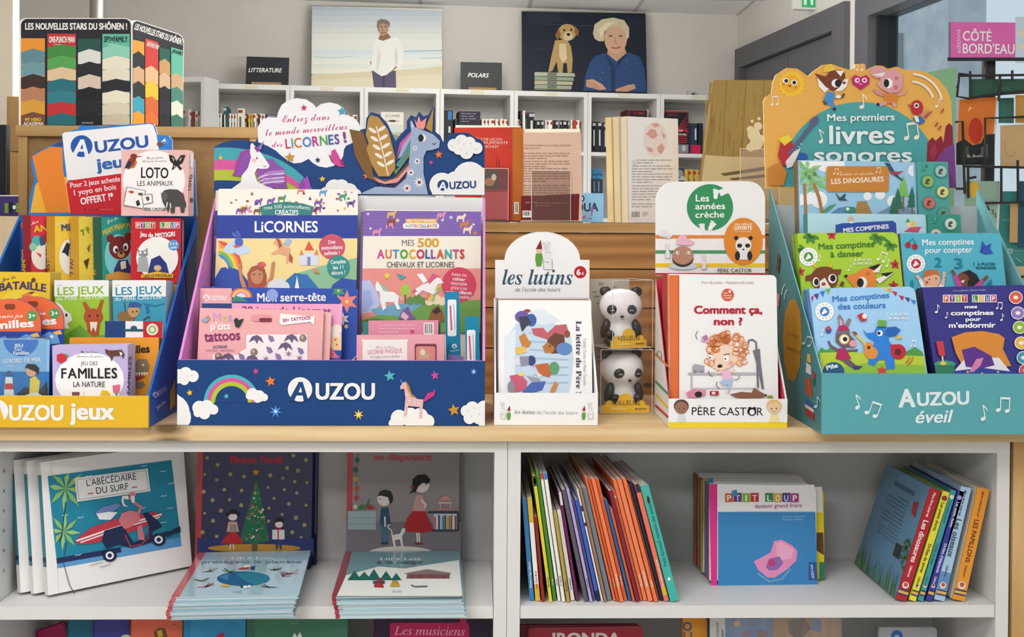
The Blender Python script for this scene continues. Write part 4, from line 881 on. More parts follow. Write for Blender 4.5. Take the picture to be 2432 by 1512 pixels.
HO = [(509, 464), (509, 348), (528, 339), (551, 333), (580, 332), (606, 337), (613, 326), (612, 303), (621, 286), (637, 278), (658, 279), (661, 265), (669, 249), (685, 238), (705, 233), (727, 236), (743, 246), (751, 256), (762, 247), (782, 243), (801, 247), (814, 255), (820, 273), (839, 278), (852, 292), (856, 308), (868, 305), (870, 281), (881, 266), (900, 271), (920, 293), (932, 318), (940, 334), (952, 318), (966, 305), (966, 287), (976, 273), (988, 278), (995, 265), (1006, 276), (1017, 273), (1030, 252), (1033, 256), (1033, 312), (1046, 322), (1052, 336), (1056, 336), (1066, 321), (1083, 315), (1112, 315), (1127, 326), (1142, 331), (1151, 343), (1151, 464)]
mb = sheet(MB(), HP, HO, .003, NAVY, 'e8e6ea'); A = Art(mb, HP); A.box = None
A.clip((509.5, 230), (1150.5, 463))
for rx, ry, c in ((228, 155, '45a7b4'), (219, 125, 'd6599f'), (214, 102, 'b3c23a'), (182, 77, NAVY)): A.E(c, 530, 505, rx, ry, a0=180, a1=360, n=40)
# cloud
A.P('f3f2f4', [(613, 337), (613, 326), (612, 303), (621, 286), (637, 278), (658, 279), (661, 265), (669, 249), (685, 238), (705, 233), (727, 236), (743, 246), (751, 256), (762, 247), (782, 243), (801, 247), (814, 255), (820, 273), (839, 278), (852, 292), (856, 308), (850, 322), (838, 339), (822, 346), (817, 355), (815, 371), (808, 384), (792, 394), (775, 398), (757, 395), (743, 387), (733, 377), (716, 386), (698, 388), (682, 380), (664, 366), (656, 358), (637, 347)])
A.T('Entrez dans', 671, 291, 783, 284, 19, 'c2417e', 'script'); A.T('le monde merveilleux', 631, 323, 826, 307, 19, 'c2417e', 'script'); A.T('des', 646, 350, 671, 348, 16, 'c2417e', 'script')
A.TC('LICORNES', 679, 353, 807, 341, 23, ['c8344f', '3a9fb0', 'cf7a35', '4c86c6', 'c03a86', '58a65a', '2f62a8', '7a3a90'], 'b'); A.T('!', 817, 338, 824, 337, 24, '8f3a86', 'bb')
for x, y, r, c in ((722, 256, 8, 'c2347e'), (812, 264, 11, '3fa7bd'), (689, 374, 13, 'c29336'), (755, 380, 7, '27325e'), (525, 375, 7, 'e8c64a'), (766, 425, 8, 'f0c63e'), (1042, 367, 10, 'ef7a35'), (1024, 386, 6, 'd0458f'), (871, 417, 10, 'e6743a')): A.S(c, x, y, r, rot=-95)
A.P('d24a9a', [(786, 372), (788, 358), (796, 354), (806, 372), (808, 378), (816, 382), (820, 396), (806, 396), (792, 388)]); A.L('3a2040', [(782, 368), (790, 386)], 2); A.P('8f2a6a', [(806, 378), (816, 382), (820, 396), (812, 392)])
# white unicorn
A.P('8f52a8', [(608, 418), (618, 394), (634, 378), (648, 378), (660, 390), (676, 402), (678, 424), (683, 448), (640, 446)])
for r_, c in ((0, 'b183c6'), (1, '9a64b4'), (2, 'b183c6')):
    A.P(c, [(612, 420+r_*9), (640, 406+r_*9), (676, 404+r_*10), (678, 412+r_*10), (664, 418+r_*9), (646, 416+r_*9), (628, 424+r_*8)])
    A.L('ece4f2', [(614, 424+r_*9), (630, 416+r_*9), (645, 415+r_*9), (660, 413+r_*9), (676, 412+r_*9)], 2.2)
A.P('f3f2f4', [(551, 448), (573, 432), (576, 409), (592, 387), (594, 361), (596, 343), (600, 339), (607, 348), (621, 364), (641, 393), (637, 400), (624, 401), (612, 400), (605, 412), (612, 432), (631, 441), (655, 450), (655, 463), (549, 463)])
A.P('a23f9c', [(592, 353), (573, 361), (564, 380), (557, 409), (552, 417), (573, 419), (589, 400), (597, 374)]); A.P('8a52b0', [(590, 358), (576, 370), (569, 395), (562, 416), (574, 418), (587, 400), (594, 376)]); A.P('8f3f96', [(603, 350), (616, 348), (621, 355), (612, 362)])
A.P('8f7fc0', [(613, 350), (628, 334), (620, 357)]); A.E('f3c9cf', 604, 381, 5, n=12); A.E('2b2440', 611, 376, 1.6, 2.6, n=8); A.ARC('444', 630, 392, 4, 4, 20, 150, 1.2)
A.P('b04ac0', [(722, 430), (730, 416), (738, 438), (737, 463), (716, 463)]); A.P('8a52b0', [(710, 440), (722, 420), (726, 440), (716, 455)])
# winged grey unicorn
A.P('c65a9c', [(942, 374), (950, 340), (976, 312), (978, 318), (956, 345)]); A.P('a9a3cf', [(944, 378), (956, 345), (978, 316), (976, 330), (954, 372)]); A.P('4a8f92', [(940, 392), (954, 372), (976, 330), (974, 352), (948, 398)]); A.P('6b8a58', [(936, 405), (948, 398), (974, 352), (972, 372), (940, 415)])
A.P('9fb0cc', [(859, 463), (862, 457), (891, 444), (939, 441), (964, 422), (972, 380), (977, 313), (974, 287), (987, 303), (1009, 311), (1029, 319), (1045, 335), (1043, 351), (1029, 356), (1013, 358), (1006, 374), (1006, 412), (1013, 444), (1017, 463)])
A.P('7d5a30', [(830, 307), (862, 313), (875, 348), (888, 419), (910, 428), (935, 424), (972, 386), (972, 396), (945, 428), (905, 436), (876, 424), (859, 400), (843, 368), (838, 338)])
A.P('e29a98', [(886, 420), (915, 432), (945, 422), (972, 392), (970, 404), (944, 434), (905, 438)]); A.P('2f2c58', [(890, 430), (925, 440), (950, 430), (968, 408), (964, 424), (938, 446), (908, 444)])
A.P('b88d4a', [(875, 283), (881, 273), (900, 279), (923, 310), (939, 374), (939, 400), (926, 419), (900, 419), (884, 393), (871, 355), (876, 340), (869, 320)])
A.L('f0e6d8', [(894, 300), (906, 345), (922, 416)], 2.5)
for t in range(5):
    x, y = 896+t*5, 318+t*20
    for sx in (-1, 1): A.E('f0e6d8', x+sx*11, y-8-(0 if sx < 0 else 4), 11, 4.2, sx*-32 if sx > 0 else 32, n=12); A.c -= A.STEP
A.c += A.STEP
A.P('e8958e', [(984, 281), (990, 292), (995, 275), (1000, 290), (1013, 280), (1010, 300), (1006, 308), (990, 304)]); A.P('b08a42', [(1011, 304), (1030, 256), (1027, 315)]); A.P('c9d3e4', [(977, 285), (984, 300), (978, 306)])
A.E('f4f4f4', 1003, 328, 9, 9); A.E('1c1c24', 1000, 328, 6.5, 9); A.ARC('1c1c24', 1031, 339, 4, 4, 0, 160, 1.6)
for x, y, r in ((986, 352, 7), (991, 383, 10), (976, 410, 11), (996, 433, 15), (967, 447, 13)): A.S('f3f2f2', x, y, r, n=10, inner=.4); A.E('5b5470' if r < 12 else '8c3030', x, y, r*.28, n=10)
cloudA(A, WH, [(1078, 345, 15), (1096, 336, 16), (1115, 340, 15), (1132, 352, 14), (1108, 362, 16), (1090, 354, 14)], [(1075, 345), (1090, 335), (1102, 340), (1118, 338), (1130, 352), (1108, 362), (1095, 352)])
cloudA(A, WH, [(1050, 440, 30), (1085, 438, 32), (1115, 424, 40), (1140, 435, 38), (1060, 460, 34), (1100, 455, 40)]); cloudA(A, WH, [(795, 448, 22), (812, 444, 18), (830, 455, 20), (775, 458, 14), (845, 462, 14)])
auzou_a(A, 1052, 440, 13, NAVY, WH); A.T('UZOU', 1068, 449, 1131, 446, 17, NAVY, 'bb')
mb.build('header', disp)
# ---------------------------------------------------------------- what stands in it
def lic_cover(A):
    A.clip((519, 449), (846, 700))
    A.R('f3eee2', 505, 445, 850, 512); r = random.Random(9)
    cs = ('7d5aa6', 'd98a6a', '4f9a72', 'c0474f', 'e0b85a', '6fa0d0', 'd98fb0', '3a4a8a', '8a5c3a')
    for i in range(46):
        x, y = r.uniform(524, 838), r.uniform(454, 504); c = r.choice(cs); k = r.random()
        if k < .3: A.P(c, [(x-9, y), (x-6, y-6), (x+4, y-6), (x+8, y-11), (x+11, y-7), (x+7, y+1), (x+7, y+8), (x+4, y+8), (x+3, y+2), (x-5, y+2), (x-6, y+8), (x-9, y+8)])
        elif k < .55: A.E(c, x, y, 4, 3, n=9)
        elif k < .8: A.S(c, x, y, 4)
        else: A.P(c, [(x-4, y+4), (x, y-5), (x+4, y+4)])
        A.c -= A.STEP
    A.c += A.STEP
    A.P('2f7f7c', [(615, 492), (645, 482), (682, 479), (720, 483), (746, 491), (739, 517), (700, 509), (682, 508), (655, 511), (624, 518)])
    A.T('mes 500 autocollants', 627, 498, 736, 498, 9, 'eef3f0', '', 4); A.T('CRÉATIFS', 653, 509, 709, 509, 10, 'f3f6f2', 'b', 1)
    A.R('233c98', 505, 511, 850, 566); A.T('LiCORNES', 605, 551, 755, 551, 26, 'f6f6f4', 'b')
    A.R('f3dc9a', 505, 566, 850, 700)
    A.P('8fbf9a', [(700, 650), (760, 632), (850, 612), (850, 700), (640, 700)]); A.P('2f4fa8', [(505, 660), (525, 636), (548, 632), (572, 645), (590, 668), (640, 672), (660, 700), (505, 700)]); A.P('2f4fa8', [(790, 676), (812, 660), (850, 665), (850, 700), (780, 700)]); A.P('2f73b4', [(680, 665), (700, 648), (730, 652), (750, 676), (770, 700), (670, 700)])
    for rr, c in ((62, 'd95a45'), (54, 'ee9a3e'), (47, 'f2cf4a'), (40, '7cba5a'), (33, '4b92c8'), (26, 'f3dc9a')): A.E(c, 517, 640, rr*.95, rr*1.1, a0=270, a1=360)
    A.C('c3dbf2', [(548, 590, 13), (570, 592, 14), (560, 580, 12), (585, 594, 9), (538, 593, 7)]); A.E('4a66c0', 568, 575, 10, 12); A.P('4a66c0', [(556, 564), (550, 553), (556, 551), (566, 562)]); A.P('4a66c0', [(566, 562), (560, 549), (567, 548), (573, 562)]); A.P('e0603f', [(552, 582), (576, 584), (560, 590)])
    A.P('e5a87e', [(650, 580), (655, 566), (668, 570), (676, 586), (690, 590), (690, 610), (684, 626), (680, 626), (681, 608), (662, 602), (650, 606), (644, 602), (660, 592), (658, 580)]); A.P('a8573a', [(655, 565), (664, 568), (670, 584), (664, 590), (660, 574)]); A.P('a8573a', [(688, 600), (696, 612), (694, 626), (686, 618)]); A.P('aab9dc', [(672, 580), (684, 566), (694, 572), (686, 586)])
    A.P('d9dcec', [(711, 630), (711, 606), (720, 606), (720, 600), (748, 600), (748, 606), (757, 606), (757, 630)]); A.P('dd5a3a', [(724, 594), (734, 572), (746, 594)]); A.P('e2884a', [(711, 606), (716, 592), (722, 606)]); A.P('e2884a', [(746, 606), (752, 592), (757, 606)]); A.R('8390bd', 730, 610, 738, 630)
    A.E('c9546a', 789, 586, 31, 30); 
    for i, s in enumerate(('Des', 'autocollants', 'pailletés !')): A.T(s, 789-(8, 25, 18)[i], 580+i*13, 789+(8, 25, 18)[i], 578+i*13, 9, 'f8eef0', 'b')
    A.E('2f8f8d', 804, 634, 27, 27)
    for i, s in enumerate(('Complète', 'les 11', 'décors !')): A.T(s, 804-(18, 12, 16)[i], 627+i*13, 804+(18, 12, 16)[i], 625+i*13, 9, 'eef6f4', 'b')
    A.P('a8573a', [(592, 700), (588, 650), (598, 634), (612, 630), (628, 636), (634, 656), (630, 700)]); A.E('c98a66', 611, 655, 15, 20); A.P('a8573a', [(596, 648), (600, 634), (620, 632), (627, 648), (612, 640)]); A.P('c98a66', [(566, 632), (572, 624), (578, 660), (590, 690), (580, 696), (570, 664)]); A.P('c98a66', [(646, 624), (654, 620), (650, 656), (634, 696), (626, 688), (642, 656)]); A.E('e0606a', 622, 628, 10, 6); A.L('4a2a20', [(602, 652), (607, 652)], 2); A.L('4a2a20', [(615, 652), (620, 652)], 2); A.P('c9405a', [(598, 684), (611, 676), (626, 684), (624, 700), (598, 700)])
    A.C('dfe2ea', [(650, 680, 14), (664, 672, 12), (676, 682, 13)]); A.P('f3f0ea', [(700, 690), (706, 655), (712, 686), (724, 700), (694, 700)]); A.P('d9925a', [(743, 637), (756, 642), (760, 650), (748, 648)])
pl = stand(680, .175, 1.1656, 9)
def edge2(lb, group, tl, tr, off, dx, col, name='sticker_book', zb=1.1656, art=None, lean=9, Yb=.175, t=.005):
    p = stand(680, Yb+off, zb, lean)
    return book(name, lb, 'book', p, (tl[0]+dx, tl[1]), (tr[0]+dx, tr[1]), zb, t, col, page='f2efe8', board=.0007, art=art, group=group)
edge2('cream topped sticker book with the word LiCORNES on its dark blue band', 'unicorn sticker books', (522, 448), (846, 450), 0, 0, 'f3eee2', art=lic_cover)
edge2('copy of the cream topped sticker book just behind it, its edge showing', 'unicorn sticker books', (521, 452), (843, 453), .007, -9, 'e6ddca', art=lambda A: (A.clip((511, 500), (524, 680)), A.R('2a3f94', 505, 490, 530, 680), A.R('8a5fa8', 505, 560, 530, 600)))
def horse_cover(A):
    A.clip((864, 500), (1141, 790))
    A.R('7d5fae', 860, 495, 1145, 562); r = random.Random(12)
    for i in range(7): A.L('8d70ba', [(862, 505+i*9), (1142, 503+i*9)], .8); A.c -= A.STEP
    A.c += A.STEP
    cs = ('e8c9a0', 'c9803a', 'f0d8c8', 'd98fb0', 'e0b85a', '5f9fc8', '8a4a3a', 'f2efe8')
    for i in range(32):
        x, y = r.uniform(872, 1132), r.uniform(506, 556)
        if 955 < x < 1048 and y > 515: continue
        c = r.choice(cs); k = r.random()
        if k < .5: A.P(c, [(x-10, y), (x-7, y-6), (x+5, y-6), (x+9, y-12), (x+13, y-8), (x+8, y+1), (x+8, y+9), (x+5, y+9), (x+4, y+2), (x-6, y+2), (x-7, y+9), (x-10, y+9)])
        elif k < .75: A.E(c, x, y, 5, 4, n=9)
        else: A.S('f5f2ea', x, y, 5, n=4, inner=.3)
        A.c -= A.STEP
    A.c += A.STEP
    A.R('e0a850', 963, 519, 1038, 530); A.T('MES TOUT PREMIERS', 967, 528, 1035, 528, 6.5, 'f8f0dc', 'b'); A.RR('f4f2ee', 957, 530, 1043, 543, 5); A.TC('AUTOCOLLANTS', 962, 540, 1038, 540, 7.5, ['e0804a', '3f86c6', '5aa65a', 'd04a86', 'e0b040'], 'b')
    A.R('f2ecdc', 860, 561, 1145, 640)
    A.T('MES', 955, 584, 984, 584, 14, '4a3f4a', ''); A.T('500', 992, 587, 1043, 587, 21, 'd9a53a', 'bb')
    A.TC('AUTOCOLLANTS', 896, 614, 1103, 614, 21, ['d0458a', 'e07a3a', '3a8fc6', '56a64a', 'e0b03a', 'c8344f', '2f62a8', '8a4a9a', 'e0603f', '3fa7a0', 'd0458a', 'c03a3a'], 'bb')
    A.T('CHEVAUX ET LICORNES', 919, 635, 1079, 635, 13, '43394a', '')
    A.R('e7938c', 860, 638, 1145, 790)
    A.P('b9c3ea', [(860, 668), (878, 664), (895, 690), (905, 720), (890, 740), (860, 745)]); A.P('9fb0e2', [(860, 690), (880, 690), (888, 720), (872, 740), (860, 742)])
    A.P('6fa6c4', [(880, 735), (940, 722), (1010, 722), (1010, 750), (900, 756)]); A.P('6f9f4a', [(860, 760), (900, 748), (960, 752), (1000, 726), (1060, 718), (1145, 712), (1145, 790), (860, 790)]); A.P('4f7f3a', [(860, 790), (862, 762), (900, 756), (930, 764), (980, 790)])
    A.P('a9c850', [(951, 688), (958, 676), (970, 676), (976, 690), (970, 704), (956, 704)]); A.L('7a5a3a', [(963, 700), (963, 722)], 4); A.C('5f8f4a', [(975, 715, 10), (992, 712, 12), (1006, 716, 9)]); A.C('f0d9b8', [(1020, 716, 10), (1036, 712, 12), (1050, 716, 10)])
    for rr, c in ((62, 'd98a6a'), (55, 'e0c26a'), (48, '9fba7a')): A.ARC(c, 1075, 725, rr, rr, 190, 260, 6)
    A.E('d0435c', 1090, 677, 41, 42)
    for i, (s, st) in enumerate((('Anime ton', ''), ('cahier', 'b'), ('détachable', ''), ('grâce à tes', ''), ('autocollants', 'b'), ('repositionnables !', ''))): k = (18, 15, 19, 19, 30, 30)[i]; A.T(s, 1090-k, 655+i*10.5, 1090+k, 658+i*10.5, 8, 'f8e8ea', st)
    A.P('f4f2f4', [(892, 678), (896, 668), (904, 676), (918, 692), (936, 694), (948, 704), (946, 722), (952, 734), (944, 736), (936, 718), (916, 718), (918, 732), (910, 738), (904, 716), (902, 694), (894, 690)]); A.P('9fc0b0', [(900, 672), (916, 682), (926, 694), (912, 692)]); A.P('d9b59a', [(946, 700), (958, 706), (958, 718), (950, 712)])
    A.P('f4f0f2', [(985, 688), (1004, 676), (1022, 670), (1030, 656), (1046, 662), (1054, 672), (1040, 676), (1032, 692), (1040, 690), (1030, 700), (1004, 690), (988, 704)]); A.P('d9607f', [(1016, 666), (1028, 650), (1044, 656), (1032, 664), (1020, 676)]); A.P('f6f2f0', [(990, 652), (1004, 650), (1016, 668), (1006, 674)]); A.P('d9607f', [(986, 686), (978, 694), (992, 694)])
    A.S('f0d24a', 920, 656, 10); A.P('4f9ab0', [(942, 650), (956, 654), (965, 658), (952, 666)])
    A.P('7a5a9a', [(946, 758), (956, 738), (970, 728), (976, 744), (988, 756), (972, 762)]); A.P('e6b9c8', [(952, 752), (958, 740), (972, 752), (964, 762)]); A.P('8f5a32', [(1018, 758), (1026, 734), (1042, 726), (1052, 742), (1056, 762), (1040, 768)]); A.P('3f2a22', [(1026, 740), (1040, 728), (1048, 740), (1034, 748)])
edge2('purple topped sticker book about horses with a coral picture below', 'horse sticker books', (865, 497), (1141, 500), 0, 0, 'efe8da', art=horse_cover)
edge2('copy of the purple topped sticker book just behind it, its edge showing', 'horse sticker books', (865, 503), (1140, 505), .007, -8, '7a5fa6')
# packs in the first compartment
pz = z0+.0036
def pack(name, lb, tl, tr, Yb, lean, col, art, t=.006, group=None, zb=pz, cat='pack'):
    p = stand(tl[0]+20, Yb, zb, lean); q = rect_on(p, tl, tr, zb+t*p.n.z+.0006)
    th = thing(name, lb, cat, p.at(*((q[0]+q[1])/2), -t/2), group); m = MB(); m.prism([p.at(*v) for v in q], -p.n*.0008, col)
    if art: art(Art(m, p))
    m.build('card', th); m = MB(); e = .001; m.prism([p.at(q[0].x+e, q[0].y+e, -.001), p.at(q[1].x-e, q[1].y+e, -.001), p.at(q[2].x-e, q[2].y-e, -.001), p.at(q[3].x+e, q[3].y-e, -.001)], -p.n*(t-.001), 'e6c4c4'); m.build('backing', th)
    return th
BLU = '2a4fae'
def serre(A):
    A.clip((475, 684), (847, 860))
    A.R('eeb3b4', 470, 675, 551, 870); auzou_a(A, 490, 707, 8, WH, 'eeb3b4'); A.T('UZOU', 500, 712, 537, 712, 10, WH, 'bb')
    A.R(BLU, 551, 675, 860, 870); A.T('Mon serre-tête', 611, 716, 774, 714, 20, 'f4f4f4', 'b')
    for rr, c in ((26, 'd97a5a'), (21, 'f0c66a'), (16, 'e88f9a'), (11, 'cfe0f2')): A.E(c, 573, 706, rr, rr*.9, a0=180, a1=360)
    A.P('3f8f7a', [(548, 716), (560, 702), (575, 706), (590, 716)])
    for x, y, r, c in ((804, 690, 18, '3f9a72'), (824, 716, 28, 'e8847a'), (815, 757, 16, 'f3f1ee'), (822, 775, 7, 'f0d98a')): A.S(c, x, y, r, n=6, inner=.45); A.E('f0d04a', x, y, r*.16, n=8)
    A.E('8fa6e0', 647, 700, 14, 14)
pack('headband_pack', 'blue headband pack with a pink end and big flowers, behind the other packs', (482, 681), (847, 686), .098, 8, BLU, serre, .008, 'unicorn activity packs')
pack('headband_pack', 'edge of another blue headband pack behind the flowered one', (481, 688), (843, 690), .108, 8, '274a9c', None, .006, 'unicorn activity packs')
def jeux20(A):
    A.clip((480, 720), (810, 870))
    A.R('2a3f7a', 475, 715, 551, 870); A.R('f0a8cc', 551, 715, 815, 870); A.T('20 jeux de Licornes', 575, 743, 786, 745, 16, '7a2f78', 'b')
    A.C('f0e9dc', [(785, 790, 16), (800, 782, 12), (796, 800, 14)]); A.R('f5d9a0', 776, 800, 812, 830); A.R('2f4fa0', 774, 832, 812, 870); A.P('e6799a', [(776, 812), (806, 850), (776, 850)])
    for x, y in ((797, 806), (800, 818), (790, 842), (804, 846)): A.S('d95a6a', x, y, 4)
pack('game_pack', 'pink game pack with purple writing behind the tattoo pack', (480, 718), (810, 725), .072, 8, 'f0a8cc', jeux20, .008, 'unicorn activity packs')
def tattoo(A):
    A.clip((471, 733), (771, 870))
    A.TC('Mes', 506, 762, 552, 762, 20, ['c9a0c4', 'd9c08a', 'b9a0cc'], 'b'); A.T("p'tits", 500, 783, 548, 782, 17, 'f8eeec', 'bb'); A.T('tattoos', 486, 811, 571, 806, 24, '8a2a6a', 'b'); A.T('LiCORNES', 506, 827, 540, 826, 7, '6a6f9a', 'b'); A.T('UNICORNS - UNICORNIOS', 490, 834, 556, 834, 5, 'a0708a', '')
    A.RR('e39a9c', 597, 747, 646, 763, 8); A.RR('7a2a3a', 616, 755, 646, 764, 4); A.P('f6f2f0', [(666, 744), (740, 752), (748, 750), (746, 772), (738, 764), (670, 772), (664, 768)]); A.T('50+ TATTOOS', 672, 765, 738, 758, 8, 'b03a72', 'bb')
    A.RR('f4f0ee', 585, 794, 731, 875, 6); A.E('f4f0ee', 600, 855, 38, 30); A.R('f4f0ee', 505, 842, 600, 870); r = random.Random(6)
    for x, y, k in ((607, 805, 1), (645, 803, 0), (690, 803, 1), (720, 803, 2), (604, 836, 2), (641, 830, 0), (676, 822, 1), (686, 840, 3), (715, 832, 0), (632, 852, 3), (662, 846, 0), (597, 852, 1), (712, 850, 3), (540, 848, 1), (520, 846, 2), (575, 846, 0)):
        c = ('8a7aa8', '6a5a7a', '8f7a72', '9a6a8a')[k]
        if k == 1: A.P(c, [(x-16, y+8), (x-8, y-6), (x+4, y-10), (x+14, y-4), (x+20, y+10), (x+8, y+2), (x+4, y+12), (x-2, y+2)])
        elif k == 2: A.E(c, x, y, 9, 9); A.E('b9a89c', x-2, y-2, 4)
        elif k == 3: A.S(c, x, y, 9, n=6, inner=.3)
        else: A.P(c, [(x-8, y-8), (x+4, y-4), (x+8, y+6), (x, y+10), (x-6, y+4)])
    A.L('6a4a5a', [(512, 852), (545, 844)], 6, 3); A.P('2a2a30', [(556, 760), (562, 754), (568, 760), (580, 756), (574, 768), (568, 778), (560, 776)]); A.P('8fb0c8', [(478, 760), (490, 752), (500, 756), (490, 766)]); A.P('c98a5a', [(488, 756), (496, 748), (500, 758)])
pack('tattoo_pack', 'pale pink tattoo pack in front with a window of purple motifs', (475, 731), (769, 736), .046, 9, 'eeb0b0', tattoo, .006, 'unicorn activity packs')
pack('tattoo_pack', 'second pale pink tattoo pack behind the front one, its end showing', (490, 735), (787, 741), .056, 9, 'efb9b6', None, .006, 'unicorn activity packs')
# boxes in the second compartment
def neck(A):
    A.clip((849, 797), (1055, 870))
    A.RR('f3ede8', 861, 809, 967, 880, 6); 
    for i in range(16): A.E('f3ede8', 863+i*6.8, 809, 4, n=8); A.c -= A.STEP
    A.c += A.STEP
    A.T('Mon collier', 891, 827, 938, 827, 8, 'b08a9a', 'script'); A.T('LICORNE MAGIQUE', 874, 841, 955, 837, 10, 'c8517a', ''); A.T('My magical unicorn necklace', 880, 850, 950, 848, 6, 'a07a8a', '')
    A.RR('7f3a44', 985, 816, 1037, 880, 5); A.RR('d98a84', 988, 822, 1034, 880, 5); A.P('c9a98a', [(994, 852), (996, 830), (1002, 822), (1008, 834), (1020, 842), (1018, 852)]); A.E('e8d9b8', 1004, 836, 6, 7)
p = stand(950, .030, pz, 4)
carton('jewellery_box', 'pink necklace box with a white label and a small window, in front', 'box', p, (847, 795), (1055, 794), pz, .022, 'e8a6b0', 'dd98a4', art=neck, group='pink jewellery boxes')
def backbox(A):
    A.clip((876, 763), (1041, 800))
    A.LINES('f2cfd6', 900, 772, 990, 788, 3, 1.5, 4); A.BAR(1006, 766, 1030, 795); A.E('c8517a', 979, 787, 5, n=10)
p = stand(950, .062, pz, 4); carton('jewellery_box', 'pink box showing its barcode back behind the necklace box', 'box', p, (875, 761), (1041, 760), pz, .02, 'de8fa6', 'cf7f98', art=backbox, group='pink jewellery boxes')
p = stand(950, .09, pz, 4); carton('jewellery_box', 'green edged box hidden behind the barcode box', 'box', p, (862, 764), (1046, 763), pz, .012, '3f8a86', 'e6dcd4', group='pink jewellery boxes')
def bag(A, x0, y0, x1, y1):
    A.RR('f0f2f4', x0, y0, x1, y1, 4)
    A.L('d0577f', [((x0+x1)/2-4, y0+14), ((x0+x1)/2-1, y1-14)], 4); A.L('8f9aa8', [((x0+x1)/2+4, y0+10), ((x0+x1)/2+7, y1-16)], 1.5)
def slim(lb, tl, tr, Yb, art):
    p = stand(tl[0], Yb, pz, 3); carton('ring_box', lb, 'box', p, tl, tr, pz, .02, '0f86ad', '0c7599', art=art, group='slim blue boxes')
slim('taller slim blue box leaning beside the pink jewellery boxes', (1056, 693), (1090, 692), .075, lambda A: (bag(A, 1063, 711, 1084, 798), auzou_a(A, 1079, 822, 6, WH, '0f86ad'), A.T('bijoux', 1068, 835, 1090, 832, 5, 'e8eef2', 'script'), A.P('8f7fb8', [(1064, 840), (1100, 846), (1100, 870), (1064, 870)])))
slim('shorter slim blue box in the corner of the navy display', (1104, 752), (1137, 751), .05, lambda A: bag(A, 1109, 783, 1129, 868))
# ================================================================ yellow and blue games display
YEL, BL2 = 'e6b727', '1f5fb4'
Y0, Y1 = -.03, .288; z0 = ZC+LIFT
xl, xr = hitY(-146, 900, Y0).x, hitY(352, 980, Y0).x; zl = hitY(200, 941, Y0).z
gd = thing('counter_display', 'yellow fronted blue games display with a tilted white header', 'display box', ((xl+xr)/2, .12, z0), 'cardboard displays on the worktop')
def ylip(mb):
    A = Art(mb, Plane((xl, Y0, z0), (1, 0, 0), (0, 0, 1)))
    auzou_a(A, -8, 976, 28, WH, YEL); A.T('UZOU', 22, 997, 151, 997, 36, WH, 'bb'); A.T('jeux', 166, 995, 272, 995, 40, WH, 'bb')
fbox(gd, 'front_panel', xl, xr, Y0, Y0+.004, z0, zl, YEL, ylip)
fbox(gd, 'front_edge', xl, xr, Y0+.0042, Y0+.006, z0+.002, zl+.0004, 'f4dc8a')
def yside(mb):
    A = Art(mb, Plane((xr, Y0, z0), (0, 1, 0), (0, 0, 1)))
    auzou_a(A, 369, 937, 7, 'c9d8ee', BL2); A.T('UZOU', 375, 940, 397, 924, 10, 'c9d8ee', 'b'); A.T('jeux', 373, 972, 393, 955, 9, 'c9d8ee', 'b')
    A.P('c9b030', [(402, 930), (414, 900), (415, 960), (402, 975)]); A.P('2b3f62', [(438, 640), (466, 560), (466, 760), (452, 820)])
zbs = hitY(466, 515, Y1).z
side_wall(gd, 'side_panel', xl, Y0+.0062, Y1, z0, zl, zbs, .004, '2a66b8', '2a66b8')
side_wall(gd, 'side_panel', xr-.004, Y0+.0062, Y1, z0, zl, zbs, .004, '2f74cc', BL2, yside)
fbox(gd, 'back_panel', xl+.0042, xr-.0042, Y1-.006, Y1-.003, z0+.004, hitY(300, 512, Y1).z, '2458a4')
fbox(gd, 'tray_floor', xl+.0042, xr-.0042, Y0+.0065, Y1-.0062, z0, z0+.003, 'd9b23a')
fbox(gd, 'lower_step', xl+.0042, xr-.0042, .095, .172, z0+.0032, 1.215, 'caa52e')
fbox(gd, 'upper_step', xl+.0042, xr-.0042, .1722, Y1-.0062, z0+.0032, 1.312, 'caa52e')
HP = Plane((xl, Y1-.0028, z0), (1, 0, 0), (0, 0, 1))
HO = [(67, 512), (70, 470), (82, 425), (74, 392), (76, 371), (90, 361), (120, 345), (148, 336), (147, 322), (150, 315), (186, 306), (190, 297), (241, 300), (356, 292), (365, 294), (370, 303), (374, 320), (400, 322), (409, 332), (410, 356), (440, 362), (462, 380), (468, 512)]
mb = sheet(MB(), HP, HO, .003, '2a7fd0', 'e9ecf0'); A = Art(mb, HP).clip((68, 290), (467, 511))
A.P('f0b23a', [(72, 505), (84, 440), (100, 420), (160, 420), (170, 505)]); A.P('e8862e', [(77, 372), (90, 364), (120, 348), (148, 340), (150, 400), (165, 505), (110, 505), (90, 430)]); A.P('1f4f9a', [(120, 348), (135, 340), (149, 334), (152, 350)])
A.P('f1f1f3', [(148, 318), (154, 314), (356, 294), (364, 297), (372, 320), (380, 372), (300, 420), (160, 428), (152, 360)])
auzou_a(A, 194, 347, 26, '1f57a8', 'f1f1f3'); A.T('UZOU', 227, 363, 354, 348, 27, '1f57a8', 'bb'); A.T('jeux', 230, 404, 322, 392, 27, '2f64b4', 'bb')
A.P('cf2030', [(158, 436), (170, 428), (287, 412), (300, 420), (300, 511), (168, 508)])
A.T('Pour 2 jeux achetés', 168, 446, 286, 430, 12, 'f6e6e6', 'b'); A.T('1 yoyo en bois', 177, 464, 277, 449, 13, 'f6e6e6', 'b'); A.T('OFFERT !*', 193, 486, 271, 473, 16, 'f8eeee', 'bb'); A.LINES('e89aa0', 200, 497, 272, 497, 2, 1, 3)
A.L('8fc0ea', [(372, 345), (400, 338)], 1.5); A.E('7a4a3a', 380, 342, 7, 5); A.P('d5e6f5', [(382, 338), (392, 328), (396, 336)])
mb.build('header', gd)
G = 'games in the yellow display'
